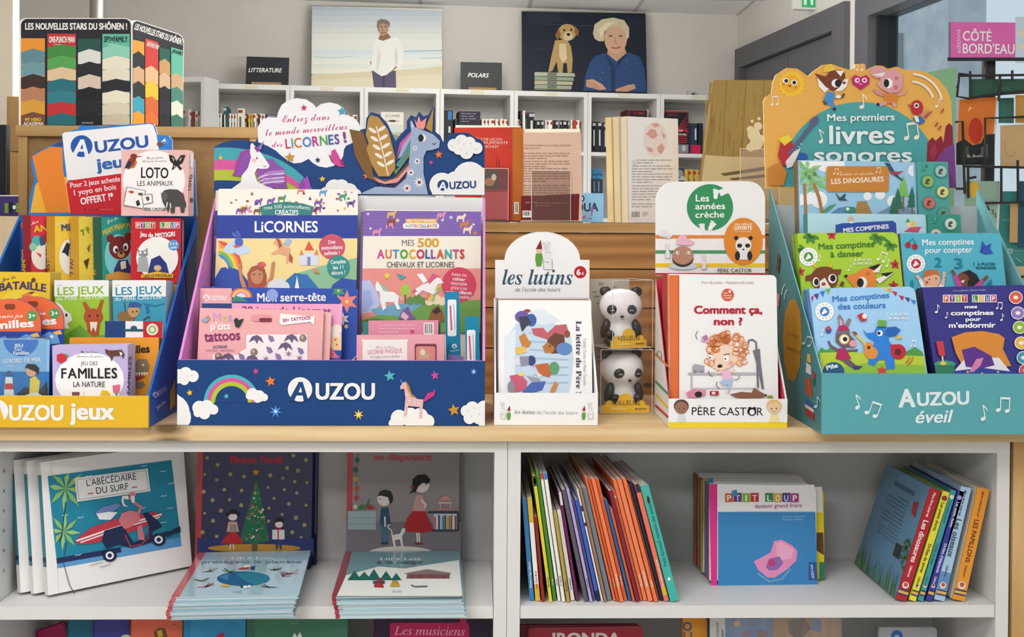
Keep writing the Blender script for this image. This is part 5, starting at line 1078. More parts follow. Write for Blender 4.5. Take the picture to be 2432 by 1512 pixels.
# ---- front row
zf = z0+.0034
def mer(A):
    A.clip((-20, 806), (116, 960))
    A.R('8cc0ea', -30, 800, 120, 900); A.E('3f7fd0', 50, 806, 42, 40); A.R('2f7fc6', -30, 882, 120, 960); A.P('3a4250', [(40, 935), (60, 918), (90, 930), (112, 905), (118, 950), (40, 950)])
    A.T('JEU', 34, 824, 55, 824, 8, 'eef4fa', 'bb'); A.T('DES', 36, 833, 52, 833, 6, 'eef4fa', 'b'); A.T('Familles', 32, 842, 70, 841, 8, 'eef4fa', 'bb'); A.T('LE BORD DE MER', 8, 862, 98, 858, 10, 'f2f6fa', 'b'); A.LINES('d2e4f4', 18, 869, 50, 869, 1, 2, 2)
    A.P('f0efea', [(14, 895), (30, 895), (34, 938), (10, 938)]); A.P('d0484a', [(13, 910), (31, 910), (33, 924), (12, 924)]); A.P('55687f', [(12, 890), (32, 890), (26, 880), (18, 880)])
    A.P('f0d65a', [(72, 898), (84, 892), (96, 905), (92, 935), (70, 940)]); A.E('e6b394', 75, 880, 13, 14); A.P('2a2a30', [(60, 874), (64, 864), (84, 864), (94, 874), (92, 890), (84, 882), (66, 874)]); A.P('f0efea', [(60, 938), (86, 930), (100, 938), (96, 950), (60, 950)])
p = stand(50, -.004, zf, 2, 0)
clearp = clear('clear_plastic', 'f4f8fb', .10, .08)
q = rect_on(p, (-22, 805), (105, 805), zf+.001)
th = thing('card_game', 'pale blue seaside card game in clear plastic at the display corner', 'game', p.at(*((q[0]+q[1])/2), -.012), G)
m = MB(); m.prism([p.at(*v) for v in q], -p.n*.018, 'a8cdee'); mer(Art(m, p)); m.build('card_deck', th)
m = MB(); g = .003; qq = [q[0]+V((-g, -.0006)), q[1]+V((g*1.4, -.0006)), q[2]+V((g*1.2, g)), q[3]+V((-g, g))]; m.prism([p.at(*v, .003) for v in qq], -p.n*.024, clearp); m.build('plastic_case', th)
def nature(A):
    A.clip((124, 822), (303, 960))
    A.E('f6f4f6', 213, 902, 82, 66); A.T('Un jeu pour', 191, 838, 232, 838, 7, '555', 'script'); A.T('découvrir la nature', 182, 848, 244, 848, 6, '555', 'script')
    A.T('JEU DES', 192, 867, 232, 867, 9, '2a2a2e', ''); A.TC('FAMILLES', 146, 898, 279, 897, 24, ['1c1c20'], 'b'); A.T('LA NATURE', 175, 918, 250, 918, 13, '2a2a2e', '')
    A.P('cf2f3c', [(136, 842), (148, 838), (160, 846), (158, 856), (146, 862), (136, 856)]); A.P('5a8a3a', [(152, 838), (164, 844), (158, 848)])
    A.P('5f3f2e', [(250, 828), (262, 832), (290, 830), (296, 840), (294, 852), (290, 844), (270, 844), (266, 858), (262, 846), (252, 838)]); A.P('efe8e0', [(284, 834), (292, 838), (288, 846)]); A.P('e8c028', [(238, 938), (244, 925), (258, 928), (264, 938)]); A.P('e0688f', [(268, 915), (286, 912), (284, 930), (276, 934), (270, 930)]); A.L('5a8a4a', [(277, 932), (278, 945)], 3); A.R('f2eee6', 166, 926, 200, 945); A.R('7a4a4a', 172, 930, 190, 940)
def nat_side(mb, pl, q, t):
    s = Plane(pl.at(q[1].x, q[1].y, 0), -pl.n, pl.v); A = Art(mb, s); A.T('FAMILLES', 307, 935, 313, 846, 7, '4a4258', 'b')
p = stand(210, -.010, zf, 1, 0)
carton('card_game', 'lilac families game box with a white round and black capitals in the front row', 'game', p, (124, 821), (303, 818), zf, .045, 'c3b4e0', 'cdbfe6', art=nature, side_art=nat_side, group=G)
# ---- hanging cards and the orange box
def hang(lb, cx, top, Yb, txt):
    p = stand(cx, Yb, zf, 2, 0); r = 75; px = [(cx-r, 960), (cx+r, 960), (cx+r, top+52)] + [(cx+r*math.cos(math.radians(a)), top+54-54*math.sin(math.radians(a))) for a in range(12, 170, 12)] + [(cx-r, top+52)]
    zz = hitY(cx, 960, Yb).z; px = [(x, min(y, 955)) for x, y in px]
    q = [p.uv(x, y) for x, y in px]; q = [(a, max(b, .0008)) for a, b in q]; q[0] = (q[0][0], .0008); q[1] = (q[1][0], .0008)
    th = thing('card_game', lb, 'game', p.at(q[0][0], 0), G); m = MB(); m.prism([p.at(a, b) for a, b in q], -p.n*.0012, '2a46a0')
    A = Art(m, p); A.P('e8693f', [(cx-r+.6, top+78), (cx+r-.6, top+78), (cx+r-.6, top+53)] + [(cx+(r-.6)*math.cos(math.radians(a)), top+54.5-54*math.sin(math.radians(a))) for a in range(12, 170, 12)] + [(cx-r+.6, top+53)])
    A.RR('8a3f24', cx-12, top+12, cx+14, top+26, 6)
    A.T('Mon premier jeu', cx-68, top+48, cx+32, top+44, 12, 'f8ede6', 'script'); A.T('familles', cx-62, top+74, cx+58, top+66, 18, 'f8f2ee', 'bb'); A.E('4f9a58', cx+53, top+41, 12.5, 12.5); A.T('3+', cx+45, top+46, cx+62, top+45, 10, 'f4f8f2', 'b')
    A.P('6fa6dc', [(cx+12, top+98), (cx+40, top+84), (cx+60, top+92), (cx+66, top+112), (cx+20, top+116)]); A.E('f4f4f4', cx+46, top+96, 4); A.P('f0b45a', [(cx+48, top+86), (cx+66, top+80), (cx+72, top+90), (cx+58, top+92)]); A.P('6fa6dc', [(cx-40, top+100), (cx-10, top+88), (cx, top+104), (cx-20, top+118)])
    m.build('hang_card', th); m = MB(); m.slab(p, q[0][0]+.004, q[1][0]-.004, .002, .075, -.014, -.0014, 'c8d2e4'); m.build('card_deck', th)
hang('orange topped hanging families game with a round top, front one of two', 23, 709, .028, 'a'); hang('orange topped hanging families game with a round top, rear one of two', 77, 703, .05, 'b')
def dino(A):
    A.clip((150, 803), (381, 960))
    A.T('familles', 281, 840, 356, 836, 18, '2a2018', 'bb'); A.P('8a7a62', [(318, 862), (330, 852), (348, 852), (356, 868), (352, 884), (344, 880), (338, 888), (326, 890), (316, 880)]); A.P('a33a30', [(318, 892), (336, 888), (346, 894), (330, 902), (318, 906)]); A.P('8a7a62', [(316, 905), (340, 906), (346, 914), (336, 922), (316, 920)]); A.E('e8d26a', 340, 866, 3)
    for k in range(5): A.P('efe6d6', [(322+k*6, 884), (325+k*6, 894), (328+k*6, 884)]); A.c -= A.STEP
p = stand(300, .052, zf, 1, 0)
th = carton('card_game', 'orange dinosaur families box hanging from a blue white and red card', 'game', p, (165, 802), (377, 801), zf, .022, 'eb9c32', 'd98a28', art=dino, group=G)
m = MB(); pp = Plane(p.at(0, 0, -.006), p.u, p.v); sheet(m, pp, [(249, 803), (249, 770), (254, 764), (262, 762), (380, 763), (386, 767), (386, 803)], .001, 'eeecec'); A = Art(m, pp, .0002).clip((249.5, 762), (385.5, 803)); A.R('1f3f78', 245, 760, 298, 805); A.R('c02434', 340, 760, 390, 805); A.R('2a5a6a', 294, 781, 340, 787); A.E('2a5a6a', 318, 780, 8, 7); A.E('e6e8d0', 362, 782, 14, 14); A.E('9fbf7a', 362, 782, 10, 10); A.E('e6e8d0', 362, 782, 5, 5); m.build('hang_card', th)
# ---- middle row
def bataille(A):
    A.clip((-40, 648), (118, 760))
    A.E('f5d84a', 52, 712, 46, 24); A.T('Jeu de', 4, 668, 38, 660, 9, '4a3a5a', 'script'); A.T('BATAILLE', -2, 691, 110, 693, 18, '4f3f6a', 'bb', 6); A.P('6a4a2a', [(74, 664), (80, 658), (86, 664), (82, 670), (76, 670)]); A.P('e88a3a', [(50, 702), (66, 694), (84, 692), (70, 704), (56, 706)]); A.P('3a2a20', [(66, 694), (84, 692), (76, 697)])
p = stand(60, .104, 1.2152, 1, 0)
def pur(mb, pl, q, t):
    for a, b in ((.05, .42), (.56, .95)): mb.face([pl.at(q[1].x+.0003, q[1].y, -t*a*.7), pl.at(q[1].x+.0003, q[1].y, -t*b*.7), pl.at(q[1].x+.0003, q[2].y, -t*b*.7), pl.at(q[1].x+.0003, q[2].y, -t*a*.7)], '6f4f9e')
carton('card_game', 'yellow battle card game box with purple curved capitals and purple side', 'game', p, (-34, 646), (119, 648), 1.2154, .055, 'f0c62f', 'e6c65a', art=bataille, side_art=pur, group=G, split=.96)
def jeux(c, kind):
    def f(A):
        x = 129 if kind == 0 else 267
        A.clip((x, 664), (x+(128 if kind == 0 else 126), 830)); A.R('f0f1ee', x, 665, x+140, 704); A.LINES('b9bdb6', x+6, 677, x+30, 677, 1, 1.5, 2); A.T('LES JEUX', x+8, 701, x+118, 697, 19, '8fbf2a' if kind == 0 else '2f8fb4', 'b'); A.T('du PÈRE CASTOR', x+6, 714, x+118, 709, 9, 'e6f0d0' if kind == 0 else 'e0ecf0', 'b')
        if kind == 0:
            A.P('efe9e0', [(132, 780), (134, 740), (148, 732), (168, 745), (172, 760), (160, 768), (166, 780)]); A.P('efe9e0', [(140, 738), (133, 716), (146, 724), (156, 738)]); A.E('333', 158, 748, 3, 4)
            A.E('b5552e', 222, 752, 23, 20); A.P('b5552e', [(205, 742), (196, 718), (204, 716), (216, 736)]); A.P('b5552e', [(230, 736), (240, 712), (247, 712), (240, 742)]); A.P('b5552e', [(206, 768), (238, 768), (234, 800), (210, 800)]); A.E('2a1a14', 213, 750, 2.4); A.E('2a1a14', 232, 749, 2.4); A.P('f2e6da', [(214, 764), (232, 764), (228, 788), (222, 776), (216, 788)])
            A.P('6fa63a', [(150, 800), (190, 770), (222, 800), (256, 792), (256, 830), (130, 830), (130, 800)])
        else:
            A.E('8f7048', 300, 752, 22, 14); A.E('c9a06a', 318, 738, 14, 15); A.P('3a5a9a', [(304, 730), (308, 718), (326, 717), (338, 724), (332, 730)]); A.E('2a1a14', 316, 740, 2); A.E('2a1a14', 325, 739, 2); A.L('5a4a38', [(298, 740), (296, 716)], 2.5); A.L('2a7fa6', [(340, 720), (370, 726), (390, 720)], 3); A.P('2a6fb0', [(345, 722), (352, 722), (356, 740), (348, 744)]); A.L('5a4a38', [(340, 760), (355, 750), (356, 756)], 3)
    return f
for k, (tl, tr, col, lb) in enumerate((((129, 671), (257, 668), '9cc83a', 'green box of picture games with a brown rabbit and a white hare'), ((267, 671), (392, 668), '3f9fbc', 'blue box of picture games with a monkey in a cap'))):
    p = stand(tl[0]+60, .108, 1.2154, 1, 0)
    carton('picture_game', lb, 'game', p, tl, tr, 1.2168, .058, col, ('d8e6c8', 'c6dfe8')[k], art=jeux(col, k), group=G)
# ---- upper row, four boxes turned to show their spines
def spine_plane(pl, q, t): return Plane(pl.at(q[0].x, q[0].y, -t), pl.n, pl.v)
def turned(lb, tl, tr, col, scol, txt, tcol, art, ico):
    def sart(mb, pl, q, t):
        A = Art(mb, spine_plane(pl, q, t)); x = tl[0]-16
        A.T(txt, x+4, 652, x+4, 652-len(txt)*8.6, 9, tcol, 'b'); A.E(ico, x+1, 535, 8, 9); A.E('3a2a22', x-1, 534, 2); A.E('3a2a22', x+4, 534, 2)
    p = stand(tl[0], .178, 1.3124, 0, 50)
    carton('card_game', lb, 'game', p, tl, tr, 1.3124, .028, col, scol, art=art, side_art=sart, group=G, split=.94)
turned('crimson memory card game showing its dark red spine and a blue balloon', (73, 511), (146, 511), 'd83a4f', '9c2438', 'ANIMEMO', 'f0c83a', lambda A: (A.T('Mon', 74, 535, 92, 527, 8, 'f6e8e8', 'script'), A.T('ANI', 80, 551, 118, 547, 15, 'f0c83a', 'bb'), A.E('f4f0ee', 98, 606, 24, 34), A.E('4fb5c4', 86, 572, 11, 13), A.E('8fd0b0', 78, 586, 9, 10), A.P('4a5a7a', [(92, 566), (104, 556), (108, 580), (96, 584)]), A.P('d0584a', [(84, 598), (98, 604), (96, 612)])), 'b5563a')
turned('yellow card game with a curved cat on white beside the crimson one', (130, 513), (203, 513), 'f3cf4a', 'd3a02c', 'MISTIGRI', '4a3a2a', lambda A: (A.T('Mon jeu', 134, 535, 158, 528, 8, 'f8f4e6', 'script'), A.T('MIST', 146, 548, 190, 545, 15, '3a4a7a', 'bb'), A.E('f6f4ee', 164, 610, 24, 42), A.P('2a3446', [(146, 600), (158, 575), (166, 580), (162, 610), (152, 600)])), '4a4a5a')
turned('yellow seven families card game in the middle of the upper row', (187, 514), (243, 514), 'f3d252', 'd3a238', '7 FAMILLES', '6a4a22', lambda A: (A.T('7 F', 196, 560, 216, 550, 14, '6a8a2a', 'bb'), A.P('8a6a2a', [(206, 590), (214, 578), (212, 600)]), A.P('5a3a1a', [(198, 620), (212, 612), (206, 640)])), 'b5702a')
turned('dark green bear card game with an open book in the upper row', (241, 515), (316, 514), '2f9a8a', '1f5f58', 'MIAM MIAM MIEL', 'd9c24a', lambda A: (A.T('Jeu de', 254, 530, 280, 520, 9, 'f4f4ee', 'script'), A.T('MIAM MIAM M', 246, 560, 310, 540, 13, 'd9c24a', 'bb', 4), A.E('7fd0d8', 280, 608, 32, 52), A.E('7a2f2c', 284, 588, 26, 28), A.E('7a2f2c', 262, 566, 9, 10), A.E('7a2f2c', 304, 562, 9, 10), A.E('f4f0ec', 274, 592, 6, 9), A.E('f4f0ec', 298, 586, 6, 9), A.E('2a1a1a', 276, 594, 3.4, 5), A.E('2a1a1a', 297, 588, 3.4, 5), A.E('c08a5a', 287, 604, 9, 8), A.E('2a1a1a', 287, 600, 4, 3), A.P('3a3a7a', [(270, 640), (280, 618), (302, 616), (310, 640), (310, 655), (270, 655)]), A.P('efe0c0', [(285, 622), (298, 618), (299, 636), (287, 640)]), A.P('d99a4a', [(250, 652), (280, 644), (312, 650), (312, 664), (250, 664)])), '8a3a34')
def mist(A):
    A.clip((315, 518), (441, 660))
    for i, (c, ch) in enumerate(zip(('d0603a', '6a3a8a', '8ab03a', 'c03a3a', '', '3a8a4a', 'd9a83a', '4a5aa8', 'c04a7a'), 'PTIT LOUP')):
        if ch == ' ': continue
        x = 323+i*11.6; A.R('f4f0ee', x-.8, 527, x+11.2, 542); A.R(c, x+.4, 528, x+10.2, 541); A.T(ch, x+2.4, 539, x+8.4, 539, 9, 'f8f4f0', 'b'); A.c -= 3*A.STEP
    A.c += 3*A.STEP
    A.T('Jeu de MISTIGRI', 333, 560, 416, 560, 11, 'f6eeee', 'bb', -4); A.E('f4efe8', 374, 612, 50, 50); A.E('5a9ad0', 413, 582, 13, 13); A.T('3 à 6', 404, 582, 422, 581, 7, 'eef4fa', 'b'); A.T('ans', 406, 590, 420, 589, 6, 'eef4fa', 'b')
    A.P('8f9096', [(326, 585), (332, 596), (344, 594), (351, 588), (352, 606), (342, 612), (330, 606)]); A.P('a9a9ae', [(330, 610), (350, 610), (356, 645), (326, 645)]); A.E('f0efe8', 334, 600, 3); A.E('f0efe8', 345, 599, 3)
    A.P('26337a', [(352, 648), (360, 615), (380, 606), (396, 625), (402, 648)]); A.E('d8b28a', 375, 636, 9, 7)
    A.P('e0b03a', [(336, 652), (374, 644), (412, 650), (412, 661), (336, 661)]); A.T('FAIS LE MAXIMUM', 342, 660, 408, 659, 7, '3a2a1a', 'b', 2)
p = stand(380, .192, 1.3124, 0, 0)
carton('card_game', 'red card game box with a coloured letter block title and a grey cat', 'game', p, (311, 517), (430, 518), 1.3124, .028, 'c5202c', '8f2a34', art=mist, group=G, side_art=lambda mb, pl, q, t: [mb.face([pl.at(q[1].x+.0003, q[1].y+.005, -.002-k*.008), pl.at(q[1].x+.0003, q[1].y+.005, -.007-k*.008), pl.at(q[1].x+.0003, q[2].y-.004, -.007-k*.008), pl.at(q[1].x+.0003, q[2].y-.004, -.002-k*.008)], c) for k, c in enumerate(('3a4a8a', 'dcd8d8'))])
def loto(A):
    A.clip((289, 356), (447, 511))
    A.E('f5f1ef', 366, 429, 74, 72, n=36); A.T('Un jeu pour', 348, 378, 388, 376, 7, '444', 'script'); A.T('découvrir la nature', 338, 385, 396, 384, 6, '444', 'script'); A.T('LOTO', 335, 422, 400, 423, 25, '1c1a1c', 'b'); A.T('LES ANIMAUX', 326, 441, 411, 441, 12, '1c1a1c', ''); A.T('PÈRE CASTOR', 342, 500, 394, 500, 7, '333', 'b')
    A.P('8a3a1e', [(298, 395), (306, 378), (320, 368), (324, 380), (316, 398), (304, 402)]); A.P('1f2a4a', [(296, 400), (304, 382), (314, 384), (308, 398)]); A.P('c9702a', [(306, 400), (318, 392), (322, 380), (326, 384), (320, 398)]); A.L('b03a22', [(322, 372), (338, 371)], 3, 1); A.E('8a2a1a', 318, 371, 8, 6)
    A.P('221c22', [(401, 367), (412, 370), (420, 382), (430, 368), (441, 368), (434, 386), (426, 392), (433, 400), (428, 405), (420, 394), (412, 402), (408, 404), (412, 390), (404, 382)]); A.P('9fb08a', [(408, 372), (415, 378), (413, 384)]); A.P('9fb08a', [(434, 372), (426, 378), (428, 384)]); A.P('c9a0b0', [(415, 392), (412, 398), (418, 396)])
    A.P('4a4648', [(383, 462), (390, 452), (402, 449), (422, 450), (436, 460), (441, 482), (438, 505), (430, 505), (428, 490), (416, 490), (415, 506), (406, 506), (405, 488), (400, 505), (392, 490), (386, 478)]); A.P('5f5a5c', [(383, 458), (394, 456), (400, 466), (392, 478), (384, 470)]); A.L('efe8dc', [(398, 480), (396, 492)], 2.5); A.L('efe8dc', [(405, 482), (406, 494)], 2.5); A.L('3a3638', [(440, 478), (442, 492)], 2)
    A.P('8a7f80', [(301, 443), (347, 452), (340, 496), (293, 488)]); A.P('f2efec', [(303, 445), (345, 453), (339, 494), (295, 486)]); A.P('8a7f80', [(336, 462), (362, 460), (364, 482), (340, 486)]); A.P('f4f2ef', [(338, 464), (360, 462), (362, 480), (342, 484)]); A.P('c8442a', [(304, 455), (314, 452), (320, 456), (314, 460)]); A.P('2a2426', [(323, 478), (330, 474), (334, 486), (326, 490)]); A.P('5a4a40', [(346, 468), (354, 466), (356, 474), (350, 478)]); A.P('5a4a40', [(328, 458), (340, 458), (338, 464), (330, 464)])
def loto_side(mb, pl, q, t):
    A = Art(mb, Plane(pl.at(q[1].x, q[1].y, 0), -pl.n, pl.v)); A.T('LOTO', 452, 452, 457, 415, 6, '3a3034', 'b'); A.R('efe6e4', 451, 366, 458, 398); A.R('7a5a50', 451, 470, 458, 480)
p = stand(370, .186, 1.4305, 0, 0)
zz = hitY(370, 512, .186).z
carton('board_game', 'pink lotto game box with animal pictures on top of the upper row', 'game', p, (288, 355), (447, 356), zz-.0012, .045, 'e9b9b4', 'edc6c0', art=loto, side_art=loto_side, group=G)
# ================================================================ black topped header standing on the framed unit
p = Plane((hitY(45, 200, .40).x, .40, zct), (1, 0, 0), (0, 0, 1))
hd = thing('header_display', 'folded cardboard header with a black top strip standing on the pine framed unit', 'display header', (p.o.x+.1, .45, zct))
def rcorner(x0, y0, x1, y1, r, ybl, ybr, yr=0):
    pts = [(x0, ybl)]
    pts += [(x0+r-r*math.cos(math.radians(a)), y0+r-r*math.sin(math.radians(a))) for a in range(0, 91, 18)]
    pts += [(x1-r+r*math.sin(math.radians(a)), y0+yr+r-r*math.cos(math.radians(a))) for a in range(0, 91, 18)]
    return pts + [(x1, ybr)]
yb_ = 300
q = [p.uv(*v) for v in rcorner(45, 43, 312, 0, 16, yb_, yb_)]; q = [(a, max(b, .0008)) if i not in (0, len(q)-1) else (a, .0008) for i, (a, b) in enumerate(q)]
m = MB(); m.prism([p.at(*v) for v in q][::-1], -p.n*.008, 'f1efe9'); A = Art(m, p)
A.P('1c1d26', rcorner(50, 45, 311, 0, 15, 298, 298))
A.T('LES NOUVELLES STARS DU SHÔNEN !', 60, 70, 302, 70, 15, 'f4f2ee', 'bb')
def bands(A, x0, y0, x1, y1, bg, cs, sk=0):
    A.P(bg, [(x0, y0), (x1, y0+sk), (x1, y1), (x0, y1)]); n = len(cs); h = (y1-y0-26)/n; old = A.box
    for i, c in enumerate(cs):
        if c: y = y0+26+i*h; A.P(c, [(x0, y+h*.25), ((x0+x1)/2, y+sk*.5-h*.05), (x1, y+sk+h*.2), (x1, y+sk+h*1.1 if i < n-1 else y1), (x0, y+h*1.15 if i < n-1 else y1)])
bands(A, 50, 91, 107, 297, 'e8952e', ('5f8a94', '6f9aa0', '3a2a26', 'b8805f', 'd9a23a', '7a4a3a')); A.T('MY HERO', 60, 288, 98, 288, 8, 'e6c83a', 'bb'); A.T('ACADEMIA', 56, 297, 104, 297, 7, 'e8e4dc', 'bb')
bands(A, 113, 80, 181, 297, 'c42f34', ('3f8a3f', '56a456', 'e0c49c', '1f6f7a', '2a7f8a', 'c42f34', '1f6f7a')); A.T('ONE-PUNCH MAN', 117, 101, 178, 101, 14, 'f2e9e6', 'bb'); A.LINES('e8c8c4', 128, 106, 172, 106, 1, 1.5, 2)
bands(A, 186, 92, 240, 297, '1f4f48', ('dedcd8', '20212a', 'd9c6b4', '14151a', '1a1b22', '14151a')); A.T('TEXTE MAGAZINE', 195, 294, 222, 294, 4, 'b9b5ae', 'b')
bands(A, 244, 81, 309, 297, '5fb8a0', ('8fd0b8', 'e8e2cc', 'e4dec8', '20222a', 'e8e2cc', 'd9d2ba', 'c9c3b0')); A.T('SPY×FAMILY', 248, 100, 304, 100, 13, '1f2a2a', 'bb'); A.LINES('c9e6da', 256, 106, 300, 106, 1, 2, 6)
m.build('front_panel', hd)
o_ = hitY(313, 200, .402); sp = Plane((o_.x+.001, .402, zct), (.056, .16, 0), (0, 0, 1))
q = [sp.uv(*v) for v in [(313, 300), (313, 62), (316, 52), (324, 48), (332, 50), (424, 80), (432, 86), (437, 98), (434, 303)]]; q = [(a, .0008 if i in (0, 8) else b) for i, (a, b) in enumerate(q)]
m = MB(); m.prism([sp.at(*v) for v in q][::-1], -sp.n*.008, 'f1efe9'); A = Art(m, sp)
A.P('1c1d26', [(315, 298), (315, 62), (318, 53), (325, 50), (423, 82), (431, 88), (435, 100), (432, 302)])
A.T('LES NOUVELLES STARS DU SHÔNEN !', 318, 69, 432, 107, 14, 'f4f2ee', 'bb')
bands(A, 315, 94, 342, 297, 'eda63a', ('23302c', 'd9b08a', '2a3632', '3fa9c9', 'eda63a'), 6); bands(A, 344, 91, 375, 298, 'd2403c', ('', 'ecbf94', 'e6c83a', 'd9703a', 'e07a3a'), 9); A.T('ONE-PUNCH MAN', 346, 108, 374, 118, 11, 'f2e9e6', 'bb')
bands(A, 377, 112, 403, 299, '1f5f50', ('c9a06a', 'd9b89a', '20222c', '2a2c38', '20222c'), 6); bands(A, 405, 112, 433, 301, '63bfa6', ('', 'c9ae88', '4a8a7c', 'd9e6e0', '3f7a6c'), 8); A.T('SPY×FAMILY', 407, 126, 432, 132, 9, '1f2a2a', 'bb')
m.build('side_panel', hd)
# ================================================================ white display of small picture books
Y0, Y1 = 0, .143; z0 = ZC+LIFT
xl, xr = hitY(1174, 950, Y0).x, hitY(1420, 950, Y0).x; zl = hitY(1290, 933, Y0).z
ld = thing('counter_display', 'small white counter display with a round topped header and a red price dot', 'display box', ((xl+xr)/2, .07, z0), 'cardboard displays on the worktop')
def rabbit(A, x, y, s, c='e9e9ec'):
    A.P(c, [(x-5*s, y+14*s), (x-6*s, y), (x-3*s, y-6*s), (x+3*s, y-6*s), (x+6*s, y), (x+6*s, y+14*s)]); A.E(c, x, y-9*s, 4.5*s, 5*s); A.P(c, [(x-3*s, y-12*s), (x-6*s, y-24*s), (x-3*s, y-23*s), (x, y-13*s)]); A.P(c, [(x, y-13*s), (x+1*s, y-25*s), (x+4*s, y-22*s), (x+3*s, y-12*s)])
    A.L('9a9ca6', [(x-6*s, y+1*s), (x-5.5*s, y+14*s), (x+6*s, y+14*s), (x+6*s, y)], 1*s); A.E('7a7c86', x-1.5*s, y-10*s, .7*s, n=8); A.E('7a7c86', x+2*s, y-10*s, .7*s, n=8); A.L('9a9ca6', [(x-4*s, y+3*s), (x+2*s, y+4*s)], .9*s); A.L('b9bac2', [(x-3*s, y-12*s), (x-6*s, y-24*s), (x-3*s, y-23*s), (x, y-13*s), (x+1*s, y-25*s), (x+4*s, y-22*s)], .8*s)
def elf(A, x, y, s):
    A.P('5f9f3f', [(x-5*s, y), (x+5*s, y), (x+6*s, y+8*s), (x+3*s, y+20*s), (x-4*s, y+20*s), (x-6*s, y+8*s)]); A.E('e9c3a6', x, y-5*s, 4.6*s, 5*s); A.P('8a2430', [(x-5*s, y-7*s), (x+3*s, y-22*s), (x+5*s, y-7*s)])
def lut(mb):
    A = Art(mb, Plane((xl, Y0, z0), (1, 0, 0), (0, 0, 1)))
    A.T('les lutins', 1222, 982, 1271, 983, 10, '8a8f98', 'bit'); A.T("de l'école des loisirs", 1275, 983, 1372, 984, 9, 'a9aeb4', '/'); rabbit(A, 1195, 980, 1); rabbit(A, 1402, 980, 1)
    elf(A, 1208, 980, .8); elf(A, 1386, 980, .8)
fbox(ld, 'front_panel', xl, xr, Y0, Y0+.003, z0, zl, 'f3f3f3', lut)
zs = hitY(1400, 708, Y1).z
for nm, x in (('side_panel', xl), ('side_panel', xr-.003)): side_wall(ld, nm, x, Y0+.0032, Y1, z0, zl, zs, .003, 'ededee', 'f1f1f2')
fbox(ld, 'tray_floor', xl+.0032, xr-.0032, Y0+.0034, Y1-.004, z0, z0+.002, 'e6e6e8')
fbox(ld, 'back_panel', xl+.0032, xr-.0032, Y1-.004, Y1-.001, z0, zs, 'e9e9ea')
HP = Plane((xl, Y1-.0005, z0), (1, 0, 0), (0, 0, 1)); HP = Plane(HP.at(0, 0, .006), HP.u, HP.v)
HO = [(1176, 707), (1176, 617)]+[(1288-90*math.cos(math.radians(a)), 617-67*math.sin(math.radians(a))) for a in range(0, 181, 12)]+[(1400, 617), (1400, 707)]
m = sheet(MB(), HP, HO, .003, 'f4f4f4'); A = Art(m, HP)
A.T('les lutins', 1193, 675, 1360, 675, 37, '34566e', 'bit'); A.T("de l'école des loisirs", 1223, 692, 1331, 692, 10, '7f8a92', '/'); A.E('c0182a', 1378, 646, 14.5); A.T('6', 1369, 653, 1379, 653, 14, 'f6eeee', 'bb'); A.T('€', 1381, 653, 1387, 653, 7, 'f6eeee', 'b')
rabbit(A, 1301, 616, 1.7); elf(A, 1280, 602, 1.5)
m.build('header', ld)
def lettre(A):
    A.clip((1186, 716), (1407, 950))
    A.P('c3d6e6', [(1225, 770), (1250, 745), (1300, 760), (1330, 775), (1356, 800), (1362, 850), (1358, 900), (1350, 940), (1215, 940), (1202, 900), (1198, 850), (1205, 800)]); A.P('dce6ee', [(1240, 740), (1290, 735), (1330, 760), (1300, 770), (1260, 770)])
    for k in range(7): A.L('9fbcd2', [(1255+k*2, 790+k*20), (1350, 800+k*18)], 3.5)
    A.P('dfe8f0', [(1198, 800), (1225, 780), (1222, 940), (1200, 940)])
    A.P('c25f6c', [(1262, 780), (1290, 778), (1300, 790), (1320, 772), (1345, 770), (1350, 788), (1330, 800), (1300, 806), (1268, 796)]); A.P('6a3f30', [(1300, 806), (1318, 790), (1340, 796), (1342, 820), (1330, 838), (1310, 840), (1298, 825)]); A.P('b5743f', [(1288, 822), (1302, 812), (1318, 826), (1312, 838), (1294, 838)]); A.E('8a5240', 1347, 793, 7, 9); A.E('5f86c0', 1340, 828, 19, 15); A.E('2a2020', 1306, 822, 2)
    A.E('6a5aa0', 1240, 752, 17, 14); A.E('3f5f9f', 1262, 760, 12, 15); A.P('3a4050', [(1232, 752), (1252, 750), (1262, 768), (1250, 775), (1240, 788), (1236, 775)]); A.E('9a4a4a', 1252, 738, 8, 4)
    A.P('c9803a', [(1232, 800), (1246, 790), (1254, 806), (1262, 814), (1254, 826), (1240, 822)]); A.P('e6c060', [(1222, 826), (1244, 822), (1252, 836), (1228, 842)])
    A.E('34457a', 1262, 856, 10, 12); A.P('8f8fa0', [(1234, 846), (1256, 846), (1256, 866), (1238, 870)]); A.P('d9dce6', [(1220, 846), (1234, 848), (1236, 866), (1224, 868)])
    A.P('c2663a', [(1270, 866), (1300, 862), (1316, 880), (1304, 896), (1282, 890)]); A.E('5f9a6a', 1316, 874, 12, 15); A.P('e9dcd0', [(1272, 884), (1288, 890), (1280, 898)]); A.P('c9854a', [(1318, 905), (1326, 912), (1318, 930), (1302, 940), (1310, 920)])
    A.P('9a9aaa', [(1250, 892), (1280, 898), (1288, 915), (1270, 912)]); A.P('c95a72', [(1210, 892), (1236, 888), (1252, 905), (1250, 925), (1222, 932)]); A.P('4a66b0', [(1262, 908), (1296, 905), (1288, 925), (1250, 938), (1240, 930)]); A.E('f0d05a', 1238, 889, 8, 4); A.E('8f8a94', 1214, 920, 9, 16)
    A.T('La lettre du Père Noël', 1368, 762, 1368, 972, 13, '2a2f52', 'serif'); A.T('Yukiko Tanno et Mako Taruishi', 1385, 803, 1385, 915, 7, '9a9aa6', '')
p = stand(1290, .022, z0+.0022, 12)
